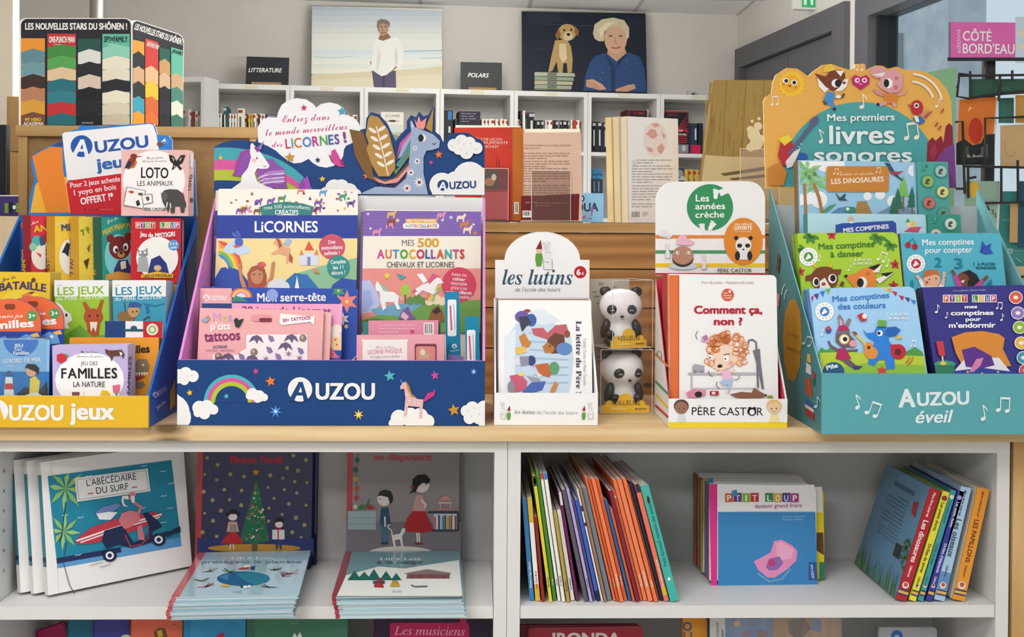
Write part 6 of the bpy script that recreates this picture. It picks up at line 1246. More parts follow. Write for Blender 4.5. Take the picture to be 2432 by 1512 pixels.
book('picture_book', 'white picture book with snowy animals printed sideways, front of the white display', 'book', p, (1184, 713), (1404, 714), z0+.0022, .006, 'f4f3f1', page='ece9e2', board=.0007, art=lettre, group='picture books in the white display')
for k, (dx, dy, c) in enumerate(((-2, -2, 'd9d2c8'), (-4, -4, '7a4a44'), (-3, -6, 'e6e0d6'))):
    p = stand(1290, .0305+k*.0075, z0+.0022, 12)
    book('picture_book', ('second white picture book behind the snowy animals one', 'third picture book in the white display, its brown edge showing', 'rearmost picture book in the white display')[k], 'book', p, (1184+dx, 713+dy), (1402+dx, 714+dy), z0+.0022, .006, c, page='ece9e2', board=.0007, group='picture books in the white display')
# ================================================================ panda night lights in clear boxes
def lathe(mb, c, prof, m, n=24, sx=1, sy=1, rot=0):
    P = [V((c[0]+r*sx*math.cos(2*math.pi*k/n), c[1]+r*sy*math.sin(2*math.pi*k/n), c[2]+z)) for r, z in prof for k in range(n)]
    mb.faces(P, [(i*n+k, i*n+(k+1) % n, (i+1)*n+(k+1) % n, (i+1)*n+k) for i in range(len(prof)-1) for k in range(n)], m, True)
def panda(lb, cx, cy, cz, s, yaw):
    th = thing('panda_night_light', lb, 'night light', (cx, cy, cz), 'panda night lights'); c = V((cx, cy, cz)); r = Matrix.Rotation(math.radians(yaw), 3, 'Z')
    q = lambda x, y, z: c+r @ V((x*s, y*s, z*s)); white = mat('f0eff0', .35, spec=.5); bk = mat('23262b', .35, spec=.5)
    m = MB(); lathe(m, c, [(a*s, b*s) for a, b in ((.0005, 0), (.023, 0), (.0265, .004), (.028, .014), (.026, .026), (.0225, .036), (.0225, .041), (.028, .048), (.0345, .056), (.038, .066), (.0375, .076), (.0335, .086), (.026, .094), (.014, .0985), (.0005, .1))], white, 32, 1, .92); m.build('body', th)
    for sx in (-1, 1):
        m = MB(); m.ball(q(sx*.0275, .002, .095), [.0105*s, .006*s, .0095*s], bk, 16, r); m.build('ear', th)
        m = MB(); m.ball(q(sx*.0175, -.0295, .065), [.0098*s, .004*s, .0082*s], bk, 18, r @ Matrix.Rotation(sx*.35, 3, 'Z') @ Matrix.Rotation(sx*.5, 3, 'Y')); e = m.build('eye_patch', th)
        m = MB(); m.tube([q(sx*.0165+t*.0034, -.0346+abs(t)*.0004, .0625+(1-t*t)*.0016) for t in (-1, -.5, 0, .5, 1)], .00055*s, white, 6); m.build('eye', e)
        m = MB(); m.ball(q(sx*.0275, -.008, .030), [.0085*s, .0105*s, .018*s], bk, 16, r @ Matrix.Rotation(sx*-.25, 3, 'Y')); m.ball(q(sx*.021, -.0225, .021), [.0085*s, .0075*s, .0075*s], bk, 14, r); m.build('arm', th)
        m = MB(); m.ball(q(sx*.0195, -.018, .0078), [.0115*s, .014*s, .0074*s], bk, 16, r); m.build('leg', th)
    m = MB(); m.ball(q(0, -.0352, .0525), [.0036*s, .0024*s, .0024*s], mat('2b2020', .3), 12, r); m.tube([q(t*.003, -.0342, .0478+abs(t)*.0006) for t in (-1, 0, 1)], .0004*s, bk, 5); m.build('nose', th)
def pbox(lb, cx, cy, cz, w_, d_, h, yaw, pyaw, lab):
    th = thing('clear_box', lb, 'box', (cx, cy, cz), 'clear boxes with panda night lights'); c = V((cx, cy, cz)); r = Matrix.Rotation(math.radians(yaw), 3, 'Z')
    u, d = r @ V((1, 0, 0)), r @ V((0, 1, 0)); Q = lambda x, y, z: c+u*x+d*y+V((0, 0, z)); m = MB(); w, dd = w_/2, d_/2; k = clearbox
    m.prism([Q(-w, -dd, 0), Q(w, -dd, 0), Q(w, -dd, h), Q(-w, -dd, h)], d*.0006, k); m.prism([Q(w, -dd, 0), Q(w, dd, 0), Q(w, dd, h), Q(w, -dd, h)], -u*.0006, k); m.prism([Q(-w, dd, 0), Q(-w, -dd, 0), Q(-w, -dd, h), Q(-w, dd, h)], u*.0006, k)
    m.prism([Q(-w, -dd, h), Q(w, -dd, h), Q(w, dd, h), Q(-w, dd, h)], V((0, 0, -.0006)), k)
    for a, b in ((-w, -dd), (w, -dd)): m.tube([Q(a, b, 0), Q(a, b, h)], .0005, mat('d9dcdc', .2), 5)
    m.tube([Q(-w, -dd, h), Q(w, -dd, h)], .0005, mat('d9dcdc', .2), 5); m.tube([Q(w, -dd, h), Q(w, dd, h)], .0005, mat('d9dcdc', .2), 5); m.build('clear_sleeve', th)
    m = MB(); bp = Plane(Q(-w, dd-.0016, 0), u, (0, 0, 1)); m.slab(bp, 0, w_, 0, h, -.0012, 0, 'b9b6aa'); rr = random.Random(3)
    for i in range(14): x, z = rr.uniform(.004, w_-.02), rr.uniform(.01, h-.008); m.slab(bp, x, x+rr.uniform(.006, .014), z, z+.0016, 0, .0002, '6f6d66')
    m.slab(bp, 0, w_, 0, .001, 0, d_-.004, 'cfccc2'); m.build('back_card', th)
    m = MB(); fp = Plane(Q(-w, -dd+.003, .0012), u, (0, 0, 1)); o_, sc = lab
    pts = [(0, 0), (w_*sc, 0), (w_*sc, .012)]
    for cxx, czz, rad in ((w_*sc*.82, .013, .008), (w_*sc*.5, .020, .013), (w_*sc*.17, .013, .008)): pts += [(cxx+rad*math.cos(math.radians(t)), czz+rad*math.sin(math.radians(t))) for t in range(0, 181, 22)]
    pts = [(o_+a, b) for a, b in pts+[(0, .012)]]; m.prism([fp.at(a, b) for a, b in pts], -fp.n*.0006, 'e9b92f')
    vs, fs, wd = glyphs('VEILLEUSE', ''); kx = w_*sc*.62/wd; m.faces([fp.at(o_+w_*sc*.19+a*kx, .013+b*.011, .0003) for a, b in vs], fs, '3a3020')
    vs, fs, wd = glyphs('MAISONS', 'o'); kx = w_*sc*.24/wd; m.faces([fp.at(o_+w_*sc*.7+a*kx, .005+b*.004, .0003) for a, b in vs], fs, '3a3020'); m.slab(fp, o_+w_*sc*.2, o_+w_*sc*.5, .005, .0085, 0, .0003, 'f2cf6a'); m.build('cloud_label', th)
    panda(lb.replace('clear box holding', 'panda light in').split(' the ')[0] if 0 else pyaw[1], cx, cy+.002, cz+.0026, pyaw[2], pyaw[0])
clearbox = clear('box_plastic', 'ffffff', .025, .08)
b0 = hitY(1484, 985, .122); cxx = b0.x; zz0 = ZC+LIFT
hh = hitY(1484, 830, .122).z-zz0
pbox('clear box on the worktop holding the lower panda light', cxx, .165, zz0, .088, .088, hh, 3, (16, 'lower panda night light, turned aside, standing in the clear box on the worktop', hh/.1*.91), (.002, .93))
c2 = hitY(1474, 820, .165); h2 = hitY(1474, 664, .165).z-(zz0+hh+.0008)
pbox('clear box standing cornerwise on the other, holding the upper panda light', c2.x, .165, zz0+hh+.0012, .079, .079, h2, 24, (-3, 'upper panda night light, facing straight out, in the cornerwise clear box', min(h2/.1*.93, .97)), (-.002, .9))
# ================================================================ white nursery book display with striped header
Y0, Y1 = -.014, .135
xl, xr = hitY(1588, 980, Y0).x, hitY(1870, 980, Y0).x; zl = hitY(1730, 947, Y0).z
cd_ = thing('counter_display', 'white nursery book display with a striped header and a big green disc', 'display box', ((xl+xr)/2, .06, z0), 'cardboard displays on the worktop')
def face(A, x, y, r, skin, hair):
    A.E(hair, x, y-r*.25, r*1.05, r*.95); A.E(skin, x, y, r*.9, r*.85); A.E('4a3a34', x-r*.35, y+r*.1, r*.1, n=8); A.E('4a3a34', x+r*.35, y+r*.1, r*.1, n=8); A.L('8a5a4a', [(x-r*.2, y+r*.5), (x+r*.2, y+r*.5)], 1)
def plip(mb):
    A = Art(mb, Plane((xl, Y0, z0), (1, 0, 0), (0, 0, 1))).clip((1588.5, 948), (1869.5, 1017)); A.R('f1d326', 1580, 1002, 1880, 1020)
    A.T('PÈRE CASTOR', 1643, 985, 1812, 986, 19, '1d1d20', ''); A.E('1d1d20', 1786, 977, 10, 10); A.E('f1f0ef', 1786, 978, 6, 6.5); A.E('1d1d20', 1780, 969, 3.5, n=10); A.E('1d1d20', 1792, 969, 3.5, n=10)
    face(A, 1618, 968, 17, '9a6f58', '5f4a40'); A.P('d9d9de', [(1608, 1002), (1612, 984), (1626, 984), (1630, 1002)]); face(A, 1838, 968, 17, 'e9c79a', 'e0b878'); A.P('efe0a0', [(1826, 1002), (1832, 984), (1846, 984), (1852, 1002)])
fbox(cd_, 'front_panel', xl, xr, Y0, Y0+.003, z0, zl, 'f1f0ef', plip)
zb_ = hitY(1555, 660, Y1).z
def pside(mb):
    pl = Plane((xl, Y1, z0), (0, -1, 0), (0, 0, 1)); A = Art(mb, pl)
    for c, y0, y1 in (('d9863a', 840, 870), ('4f9a6a', 905, 935), ('f1d326', 935, 968), ('c02a44', 962, 990)): A.L(c, [(1557, y0), (1587, y1)], 5)
    A.ARC('9a9a9a', 1566, 845, 6, 12, 200, 400, 1.6)
side_wall(cd_, 'side_panel', xl, Y0+.0032, Y1, z0, zl, zb_, .0015, 'e9e8e8', 'd02f4c', pside)
side_wall(cd_, 'side_panel', xr-.003, Y0+.0032, Y1, z0, zl, zb_, .003, 'd9405c', 'e4e3e3')
fbox(cd_, 'tray_floor', xl+.0032, xr-.0032, Y0+.0034, Y1-.004, z0, z0+.002, 'c83a54')
fbox(cd_, 'back_panel', xl+.0032, xr-.0032, Y1-.004, Y1-.001, z0, zb_, 'd02f4c')
HP = Plane((xl, Y1+.001, z0), (1, 0, 0), (0, 0, 1)); HP = Plane(HP.at(0, 0, .008), HP.u, HP.v)
HO = [(1557, 654), (1557, 476)]+[(1602-45*math.cos(math.radians(a)), 475-44*math.sin(math.radians(a))) for a in range(0, 91, 18)]+[(1776+41*math.sin(math.radians(a)), 471-41*math.cos(math.radians(a))) for a in range(0, 91, 18)]+[(1817, 654)]
m = sheet(MB(), HP, HO, .003, 'f0efee'); A = Art(m, HP).clip((1557.5, 432), (1816.5, 654))
A.R('e08a42', 1550, 558, 1825, 566); A.R('4f9a6a', 1550, 594, 1825, 602); A.R('eccb2c', 1550, 625, 1825, 634); A.R('c02a44', 1550, 648, 1825, 656)
A.E('35915f', 1686, 492, 55, 55, n=36); A.P('f0efee', [(1706, 452), (1724, 444), (1730, 458), (1712, 466)])
def foot(x, y, s, rot):
    t = math.radians(rot); q = lambda a, b: (x+a*math.cos(t)-b*math.sin(t), y+a*math.sin(t)+b*math.cos(t)); A.E('f0efee', *q(0, 4*s), 5*s, 8*s, rot, n=12); A.E('f0efee', *q(0, -3*s), 6.5*s, 5*s, rot, n=12)
    for k in range(5): A.E('f0efee', *q((-6+k*3)*s, (-9+abs(k-1)*.8)*s), 1.5*s, 2*s, rot, n=8); A.c -= A.STEP
foot(1700, 460, 1.1, 5); foot(1668, 540, 1, -15); foot(1690, 536, 1.1, 30)
A.T('Les', 1652, 478, 1684, 478, 16, 'f2f6f2', 'b'); A.T('années', 1651, 497, 1722, 496, 15, 'f2f6f2', 'b'); A.T('crèche', 1651, 517, 1720, 516, 15, 'f2f6f2', 'b')
A.E('e08a32', 1765, 573, 46, 56, n=32); A.T('Une veilleuse', 1744, 535, 1786, 534, 6, 'f6e6d0', 'b'); A.T('OFFERTE', 1743, 546, 1786, 545, 9, 'f8eee0', 'bb'); A.T('pour 2 livres achetés', 1746, 551, 1784, 551, 4, 'f6e6d0', '')
A.E('eceaea', 1765, 582, 19, 19); A.E('26282c', 1748, 565, 5, 5); A.E('26282c', 1782, 565, 5, 5); A.E('26282c', 1756, 583, 6, 5); A.E('26282c', 1775, 583, 6, 5); A.E('26282c', 1765, 592, 2.5, 2); A.P('eceaea', [(1752, 596), (1778, 596), (1782, 616), (1748, 616)]); A.E('26282c', 1751, 607, 6, 11); A.E('26282c', 1780, 607, 6, 11)
A.T('PÈRE CASTOR', 1704, 646, 1785, 646, 9, '1d1d20', '')
A.E('c9dbe6', 1622, 632, 34, 8); A.P('e9b8cc', [(1604, 580), (1612, 560), (1626, 556), (1632, 566), (1650, 575), (1642, 582), (1624, 582)]); A.E('4a3a34', 1621, 614, 25, 20); A.E('b98a72', 1621, 606, 25, 22); A.E('f2f2f2', 1609, 600, 4); A.E('f2f2f2', 1634, 600, 4); A.E('2a2a2a', 1610, 600, 1.6); A.E('2a2a2a', 1633, 600, 1.6)
A.P('e3e3e6', [(1562, 555), (1580, 545), (1596, 560), (1590, 566), (1566, 562)]); A.L('b9b9be', [(1564, 560), (1592, 562)], 1.5); rabbit(A, 1585, 600, .9); rabbit(A, 1671, 626, .9)
m.build('header', cd_)
def comment(A):
    A.clip((1588, 653), (1848, 960))
    A.R('e0713a', 1580, 645, 1612, 960); A.R('c95e2c', 1610, 645, 1613, 960)
    A.T('Flore Brunelet – Madeleine Brunelet', 1666, 674, 1790, 674, 7, 'b89a94', ''); A.E('d95a3f', 1728, 700, 15, 15); A.T('Les', 1718, 697, 1728, 697, 4, 'f6e6e0', 'b'); A.T('années', 1718, 703, 1738, 703, 4, 'f6e6e0', 'b'); A.T('crèche', 1718, 709, 1738, 709, 4, 'f6e6e0', 'b'); A.E('f6e6e0', 1733, 692, 3, 4)
    A.T('Comment ça,', 1648, 744, 1810, 744, 18, 'b3203a', 'bb'); A.T('non ?', 1695, 771, 1763, 771, 17, 'b3203a', 'bb')
    A.R('b9b4c0', 1634, 884, 1802, 890); A.R('b9b4c0', 1640, 890, 1644, 925); A.R('b9b4c0', 1796, 890, 1801, 925); A.R('cfcad4', 1640, 920, 1801, 923); A.P('a9a4b0', [(1643, 872), (1648, 864), (1660, 866), (1672, 868), (1672, 882), (1644, 882)]); A.E('8a8590', 1650, 882, 4); A.E('8a8590', 1666, 882, 4)
    A.L('6f6a78', [(1776, 818), (1778, 808), (1786, 806), (1795, 812), (1796, 825), (1800, 920)], 4); A.P('77727f', [(1787, 832), (1804, 828), (1806, 860), (1814, 924), (1808, 922), (1798, 870)])
    r = random.Random(8)
    A.P('f0d2bc', [(1682, 820), (1710, 815), (1745, 822), (1752, 850), (1740, 870), (1712, 880), (1690, 872), (1680, 850)]); A.E('f0d2bc', 1752, 856, 7, 8)
    for _ in range(44):
        a = r.uniform(math.pi*.98, math.pi*2.1); q_ = r.uniform(22, 46); A.ARC(r.choice(('e8864a', 'ef9a5f', 'd9753a')), 1725+q_*1.0*math.cos(a), 832+q_*.95*math.sin(a), r.uniform(6, 10), r.uniform(5, 9), 0, 330, 2.4, 9); A.c -= A.STEP
    for x, y in ((1680, 858), (1688, 862), (1760, 850), (1766, 858), (1756, 862)): A.ARC('e8864a', x, y, 8, 7, 0, 330, 2.2, 9)
    A.E('f8f6f4', 1688, 848, 5, 6); A.E('f8f6f4', 1724, 851, 6, 7); A.E('222', 1686, 849, 2); A.E('222', 1722, 852, 2); A.E('2a1a1a', 1709, 869, 6, 4, -10); A.E('f0a8a0', 1736, 863, 6); A.L('333', [(1680, 838), (1692, 842)], 1.6); A.L('333', [(1718, 842), (1732, 840)], 1.6); A.L('8a5a4a', [(1698, 852), (1693, 860), (1698, 862)], 1.4)
    A.P('e9b9d0', [(1712, 880), (1730, 876), (1740, 898), (1718, 904)]); A.L('f0d2bc', [(1714, 882), (1698, 886), (1702, 876)], 6, 4); A.L('f0d2bc', [(1730, 880), (1746, 884), (1742, 876)], 6, 4); A.P('a9c3e0', [(1718, 902), (1740, 898), (1736, 915), (1732, 928), (1724, 926), (1728, 912), (1714, 916), (1708, 906)]); A.L('f0d2bc', [(1728, 926), (1726, 932)], 5)
    A.P('d9a8c8', [(1664, 812), (1682, 806), (1678, 794), (1684, 812), (1676, 814), (1666, 800)])
    for a in ((1656, 786, 1651, 796, 1655, 806), (1682, 880, 1684, 890, 1692, 894), (1702, 906, 1700, 916, 1708, 922), (1756, 892, 1752, 900, 1744, 902)): A.L('444', [a[:2], a[2:4], a[4:]], 1.6)
    A.P('e08aa0', [(1628, 932), (1645, 924), (1676, 926), (1674, 938), (1650, 944), (1632, 942)]); A.E('2a2226', 1658, 936, 9, 7); A.R('b8263a', 1685, 928, 1706, 938); A.R('e9e2dc', 1690, 930, 1698, 936)
    A.P('8a5f4a', [(1732, 936), (1760, 930), (1784, 932), (1790, 920), (1802, 928), (1820, 938), (1808, 944), (1786, 944), (1766, 947), (1750, 944)]); A.E('222', 1818, 938, 2.5); A.E('7fa04a', 1828, 942, 7, 4)
p = stand(1700, .0055, z0+.0022, 7)
CG = 'nursery board books in the striped display'
book('board_book', 'white board book with an orange spine and a curly red-haired child, in front', 'book', p, (1587, 650), (1844, 653), z0+.0022, .012, 'f1efed', spine='e0713a', page='f1ede6', rnd=.008, art=comment, group=CG, which=(1, 2))
for k, (c, s_) in enumerate((('c23a34', 'c9442c'), ('b02f38', 'a82f38'), ('d95a34', 'cf5230'), ('c02a3a', 'c02a3a'))):
    p = stand(1700, .0195+k*.0142, z0+.0022, 7)
    book('board_book', ORD[k+1]+' board book back from the red-haired child one, its red spine showing', 'book', p, (1586-2.6*(k+1), 652-k), (1836-4*k, 655), z0+.0022, .012, c, spine=s_, rnd=.008, group=CG, which=(1, 2))
# ================================================================ on the raised pine unit
zr = ztp+.0008
def redback(A):
    A.clip((1080, 303), (1241, 524)); A.R('b9661f', 1218, 295, 1245, 530); A.R('a85a1c', 1216, 295, 1219, 530)
    A.T('DRÔLE DE LEÇON', 1118, 334, 1192, 334, 6.5, 'f0cfc4', ''); A.T("PAR L'HUMORISTE", 1122, 342, 1206, 342, 6.5, 'f0cfc4', ''); A.T('BENCHLEY', 1140, 351, 1186, 351, 6.5, 'f0cfc4', ''); A.L('7a1f1c', [(1179, 372), (1179, 396)], 1.6); A.L('7a1f1c', [(1185, 378), (1185, 396)], 1.6); A.BAR(1221, 480, 1232, 508, 3)
RG = 'books standing on the raised pine unit'
p = stand(1160, .382, zr, 0, 0)
book('paperback_book', 'red backed book with a brown spine standing above the navy display', 'book', p, (1079, 303), (1240, 302), zr, .022, 'c0331f', spine='b9661f', spine_side=1, art=redback, group=RG, board=.0008)
p = stand(1160, .4055, zr, 0, 0); book('paperback_book', 'cream edged copy directly behind the red backed book', 'book', p, (1082, 297), (1238, 299), zr, .02, 'f0e6d4', spine='e9dfcc', spine_side=1, group=RG, board=.0008)
def beige(A):
    A.clip((1239, 316), (1380, 523)); A.P('6a1218', [(1235, 465), (1376, 460), (1374, 530), (1235, 530)])
    A.T('Devenir le capitaine de son âme, quelle plus', 1245, 347, 1355, 347, 5, '8a5a44', 'it'); A.T('belle promesse !', 1245, 354, 1284, 354, 5, '8a5a44', 'it')
    for y0, n, sd in ((364, 3, 1), (383, 3, 2), (400, 6, 3), (440, 5, 4)): A.LINES('a27f68', 1243, y0, 1353, y0+(n-1)*6, n, 2.2, sd)
    A.T('Agnès Arnaud', 1246, 483, 1275, 481, 5, 'c9a8a0', 'it'); A.LINES('a8807c', 1270, 482, 1350, 488, 2, 1.6, 7); A.BAR(1241, 500, 1262, 516, 5)
p = stand(1300, .372, zr, 1, 0)
book('paperback_book', 'pale pink backed book with brown print and a dark red foot band', 'book', p, (1242, 315), (1380, 314), zr, .016, 'dcb9a2', page='efe6d4', art=beige, group=RG, board=.0008)
p = stand(1300, .392, zr, 1, 0); book('paperback_book', 'cream edged copy right behind the pale pink backed book', 'book', p, (1243, 306), (1378, 306), zr, .014, 'f0e8d6', group=RG, board=.0008)
def ouadhd(A):
    A.clip((1372, 459), (1432, 526)); A.T('D', 1376, 479, 1388, 479, 16, '20304c', 'b'); A.T('OUA', 1366, 502, 1421, 501, 20, '20304c', 'b'); A.T('re', 1376, 520, 1392, 518, 16, 'c04aa0', 'script'); A.L('c04aa0', [(1408, 492), (1404, 512)], 4, 2); A.E('c04aa0', 1402, 519, 2.4)
p = stand(1400, .43, zr, 3, 0)
book('paperback_book', 'sky blue book with dark capitals and pink script between the pink and cream books', 'book', p, (1345, 457), (1434, 459), zr, .012, '8fc6ee', art=ouadhd, group=RG, board=.0008)
def earth(A):
    A.clip((1487, 270), (1625, 540)); A.E('eee0dc', 1556, 330, 28, 40, n=28)
    for pts in ([(1534, 318), (1545, 306), (1556, 308), (1562, 322), (1552, 330), (1542, 326)], [(1560, 350), (1572, 340), (1578, 352), (1570, 366), (1562, 360)], [(1535, 348), (1548, 352), (1552, 362), (1540, 360)], [(1570, 312), (1580, 322), (1576, 330)], [(1546, 294), (1560, 292), (1566, 300), (1554, 302)]): A.P('d9a79c', pts)
    A.L('9a9a9a', [(1504, 380), (1504, 390), (1510, 390)], 1.2)
    for y0, n, sd in ((380, 2, 1), (394, 3, 2), (413, 4, 3), (441, 6, 4), (484, 2, 5)): A.LINES('a9a6a6', 1500 if sd > 1 else 1510, y0, 1596, y0+(n-1)*6.5, n, 1.8, sd)
    A.BAR(1497, 500, 1521, 520, 8); A.LINES('b9b6b6', 1524, 504, 1544, 512, 3, 1.4, 6)
for k in (0, 1, 2):
    pl = stand(1487, .41, zr, 0, 38); pl = Plane(pl.at(0, 0, -.0185*k), pl.u, pl.v)
    book('paperback_book', ('white backed book with a pale globe, standing turned in front of two more', 'cream book second behind the pale globe one', 'cream book third behind the pale globe one')[k], 'book', pl, (1488-18*k, 276+k) if k else (1489, 276), (1610-10*k, 282), zr, .0175, ('f2f1f1', 'ece0c2', 'e6d9b8')[k], spine=('efe4c8', 'e9d9b0', 'e6d2a2')[k], page='e9dcc0', art=earth if k == 0 else None, group=RG, board=.0008, h=.205)
ac = clear('acrylic', 'f6f2f2', .09, .04)
def acr(lb, x0, y0, x1, Y, pic=None, lean=4):
    p = stand((x0+x1)/2, Y, zr, lean, 0); a0, b1 = p.uv(x0, y0); a1, _ = p.uv(x1, y0); th = thing('acrylic_stand', lb, 'stand', p.at((a0+a1)/2, 0), 'clear stands on the raised pine unit')
    m = MB(); m.slab(p, a0, a1, .003, b1, -.002, 0, ac); e = mat('e6dede', .15)
    for s in ((a0, a0+.0009, .003, b1), (a1-.0009, a1, .003, b1), (a0, a1, b1-.0009, b1)): m.slab(p, *s, .00005, .0004, e)
    m.build('clear_panel', th); m = MB(); m.prism([V((p.o.x+a0, Y-.002, zr)), V((p.o.x+a1, Y-.002, zr)), V((p.o.x+a1, Y-.002, zr+.0025)), V((p.o.x+a0, Y-.002, zr+.0025))], (0, .008, 0), ac); m.build('foot', th)
    if pic: m = MB(); m.slab(p, a0+.001, a1-.001, .004, b1-.004, -.0028, -.0022, 'b0454a'); pic(Art(m, Plane(p.at(0, 0, -.0022), p.u, p.v), .0001)); m.build('card_insert', th)
acr('clear stand holding a red picture card before the red backed book', 1146, 399, 1208, .368, lambda A: (A.clip((1148, 402), (1206, 520)), A.R('8a3f42', 1140, 400, 1210, 450), A.R('5f5650', 1150, 402, 1182, 448), A.E('b5835a', 1163, 432, 12, 10), A.E('d9d2c8', 1173, 421, 6, 8), A.R('c25a5c', 1140, 456, 1210, 530)))
acr('empty clear stand before the pale pink backed book', 1262, 404, 1356, .362)
# album leaning at the end
def album(A):
    A.clip((1640, 180), (1925, 520)); r = random.Random(11)
    for i in range(60): x = 1690+r.uniform(-20, 190); y = r.uniform(192, 350); A.L(r.choice(('8a6f35', 'a98b4c', '94773c')), [(x, y), (x-r.uniform(1, 4), y+r.uniform(12, 60))], r.uniform(1, 3)); A.c -= A.STEP
    for x in (1726, 1772, 1815): A.L('7f6630', [(x, 191), (x-10, 370)], 1.5)
    A.P('c9b585', [(1674, 368), (1740, 372), (1918, 376), (1906, 522), (1655, 522)])
    A.P('6a5a3a', [(1710, 412), (1820, 395), (1930, 384), (1930, 390), (1820, 404), (1720, 418)]); A.P('6a5a3a', [(1730, 424), (1830, 412), (1930, 402), (1930, 408), (1830, 420), (1740, 428)])
    A.C('d9cba4', [(1790, 320, 15), (1800, 300, 10), (1782, 308, 9), (1796, 340, 16), (1782, 350, 10), (1806, 330, 10), (1786, 288, 4), (1802, 282, 4)])
pl = stand(1660, .415, zr, 6, 4); th = thing('comic_album', 'large album with a brown wood grain cover standing above the striped display', 'book', pl.at(.1, 0, -.005), RG)
q = [pl.uv(*v) for v in ((1652, 530), (1905, 530), (1934, 190), (1693, 190))]; q[0] = (q[0][0], .0035); q[1] = (q[1][0], .0035)
m = MB(); m.prism([pl.at(*v) for v in q], -pl.n*.002, '9a7f42', 'd9c27a'); album(Art(m, pl)); m.prism([pl.at(*v, -.009) for v in q], -pl.n*.002, '9a7f42'); m.build('cover', th)
m = MB(); g = .003; m.prism([pl.at(q[0][0]+g, q[0][1], -.0022), pl.at(q[1][0]-g, q[1][1], -.0022), pl.at(q[2][0]-g, q[2][1]-g, -.0022), pl.at(q[3][0]+g, q[3][1]-g, -.0022)], -pl.n*.0066, 'e9dfb0'); m.build('pages', th)
acr('clear stand at the foot of the brown album', 1757, 352, 1850, .385)
# ================================================================ teal sound book display
TEAL = '5aa6ad'
Y0, Y1 = -.075, .267; z0 = ZC+LIFT
xl, xr = hitY(1952, 960, Y0).x, hitY(2540, 960, Y0).x; zl = hitY(2150, 887, Y0).z
ed = thing('counter_display', 'big teal display with an orange arched header and white music notes on its front', 'display box', ((xl+xr)/2, .1, z0), 'cardboard displays on the worktop')
def elip(mb):
    A = Art(mb, Plane((xl, Y0, z0), (1, 0, 0), (0, 0, 1))); c = 'dfeef0'
    A.T('A', 2134, 966, 2174, 965, 42, c, 'bb'); A.T('UZOU', 2178, 963, 2302, 959, 31, c, 'bb'); A.T('éveil', 2174, 1004, 2264, 1002, 30, c, '/b')
    A.NOTE(c, 2036, 967, 30, rot=-18); A.NOTE(c, 2058, 979, 30, True, 20); A.NOTE(c, 2334, 994, 32, rot=-10); A.NOTE(c, 2370, 973, 30, True, 2)
fbox(ed, 'front_panel', xl, xr, Y0, Y0+.004, z0, zl, TEAL, elip)
def eside(mb):
    A = Art(mb, Plane((xl, Y1, z0), (0, -1, 0), (0, 0, 1)))
    A.P('b9892e', [(1860, 800), (1864, 745), (1876, 712), (1890, 710), (1902, 740), (1905, 805), (1900, 870), (1888, 906), (1872, 900), (1863, 860)]); A.T('livres', 1870, 798, 1898, 806, 13, 'a07a3a', 'b'); A.T('sonores', 1867, 828, 1901, 842, 12, 'a07a3a', 'b')
    A.P('b8552c', [(1913, 900), (1924, 895), (1930, 930), (1930, 945), (1914, 932)]); A.P('d9d6d0', [(1916, 860), (1927, 868), (1928, 890), (1915, 884)]); A.P('3a5fa0', [(1914, 945), (1932, 958), (1934, 972), (1914, 958)]); A.P('d9d6d0', [(1913, 958), (1934, 972), (1934, 980), (1913, 966)]); A.P('a83a34', [(1913, 966), (1934, 980), (1935, 1000), (1914, 982)]); A.P('a83a4a', [(1930, 880), (1938, 888), (1937, 900), (1930, 896)]); A.P('2f6a4a', [(1931, 898), (1938, 902), (1935, 918), (1930, 912)]); A.P('d9b84a', [(1919, 838), (1926, 842), (1928, 862), (1918, 858)])
    A.ARC('c9dfe0', 1868, 705, 10, 30, 190, 260, 2); A.ARC('c9dfe0', 1874, 715, 10, 28, 190, 260, 2); A.NOTE('b9d6d8', 1910, 815, 20, True, 20); A.NOTE('b9d6d8', 1939, 965, 24)
    A.P('5a4a34', [(1849, 600), (1855, 612), (1851, 650), (1846, 640)]); A.P('c9a0a0', [(1842, 690), (1854, 700), (1852, 730), (1843, 720)])
zb_ = hitY(1822, 447, Y1).z
side_wall(ed, 'side_panel', xl, Y0+.0042, Y1, z0, zl, zb_, .002, '478389', '77b9bf', eside)  # outer face a darker teal: its shade is put into the colour
side_wall(ed, 'side_panel', xr-.004, Y0+.0042, Y1, z0, zl, zb_, .004, '77b9bf', '6aa9b0')
fbox(ed, 'tray_floor', xl+.0042, xr-.0042, Y0+.0045, Y1-.006, z0, z0+.003, '4f9096')
fbox(ed, 'back_panel', xl+.0042, xr-.0042, Y1-.006, Y1-.003, z0+.004, zb_-.03, 'c3c9ca')
fbox(ed, 'lower_step', xl+.0042, xr-.0042, .028, .1135, z0+.0034, 1.235, 'a9b9bb')
fbox(ed, 'upper_step', xl+.0042, xr-.0042, .1137, Y1-.0062, z0+.0034, 1.27, 'a9b9bb')
HP = Plane((xl, Y1, z0), (1, 0, 0), (0, 0, 1))
HO = [(1819, 447), (1814, 300), (1813, 240), (1818, 230), (1832, 222), (1835, 196), (1842, 178), (1868, 161), (1894, 163), (1910, 174), (1919, 180), (1933, 168), (1953, 154), (1975, 152), (1998, 160), (2018, 166), (2030, 162), (2031, 152), (2054, 151), (2057, 168), (2067, 161), (2080, 155), (2096, 156), (2108, 163), (2129, 158), (2146, 165), (2174, 167), (2200, 171), (2226, 186), (2249, 212), (2259, 240), (2262, 320), (2270, 447)]
m = sheet(MB(), HP, HO, .004, 'e9b056', 'f0e4cf'); A = Art(m, HP).clip((1814, 150), (2271, 446)); OR = 'e9b056'
A.E('4fa3a6', 2043, 432, 190, 190, n=48)
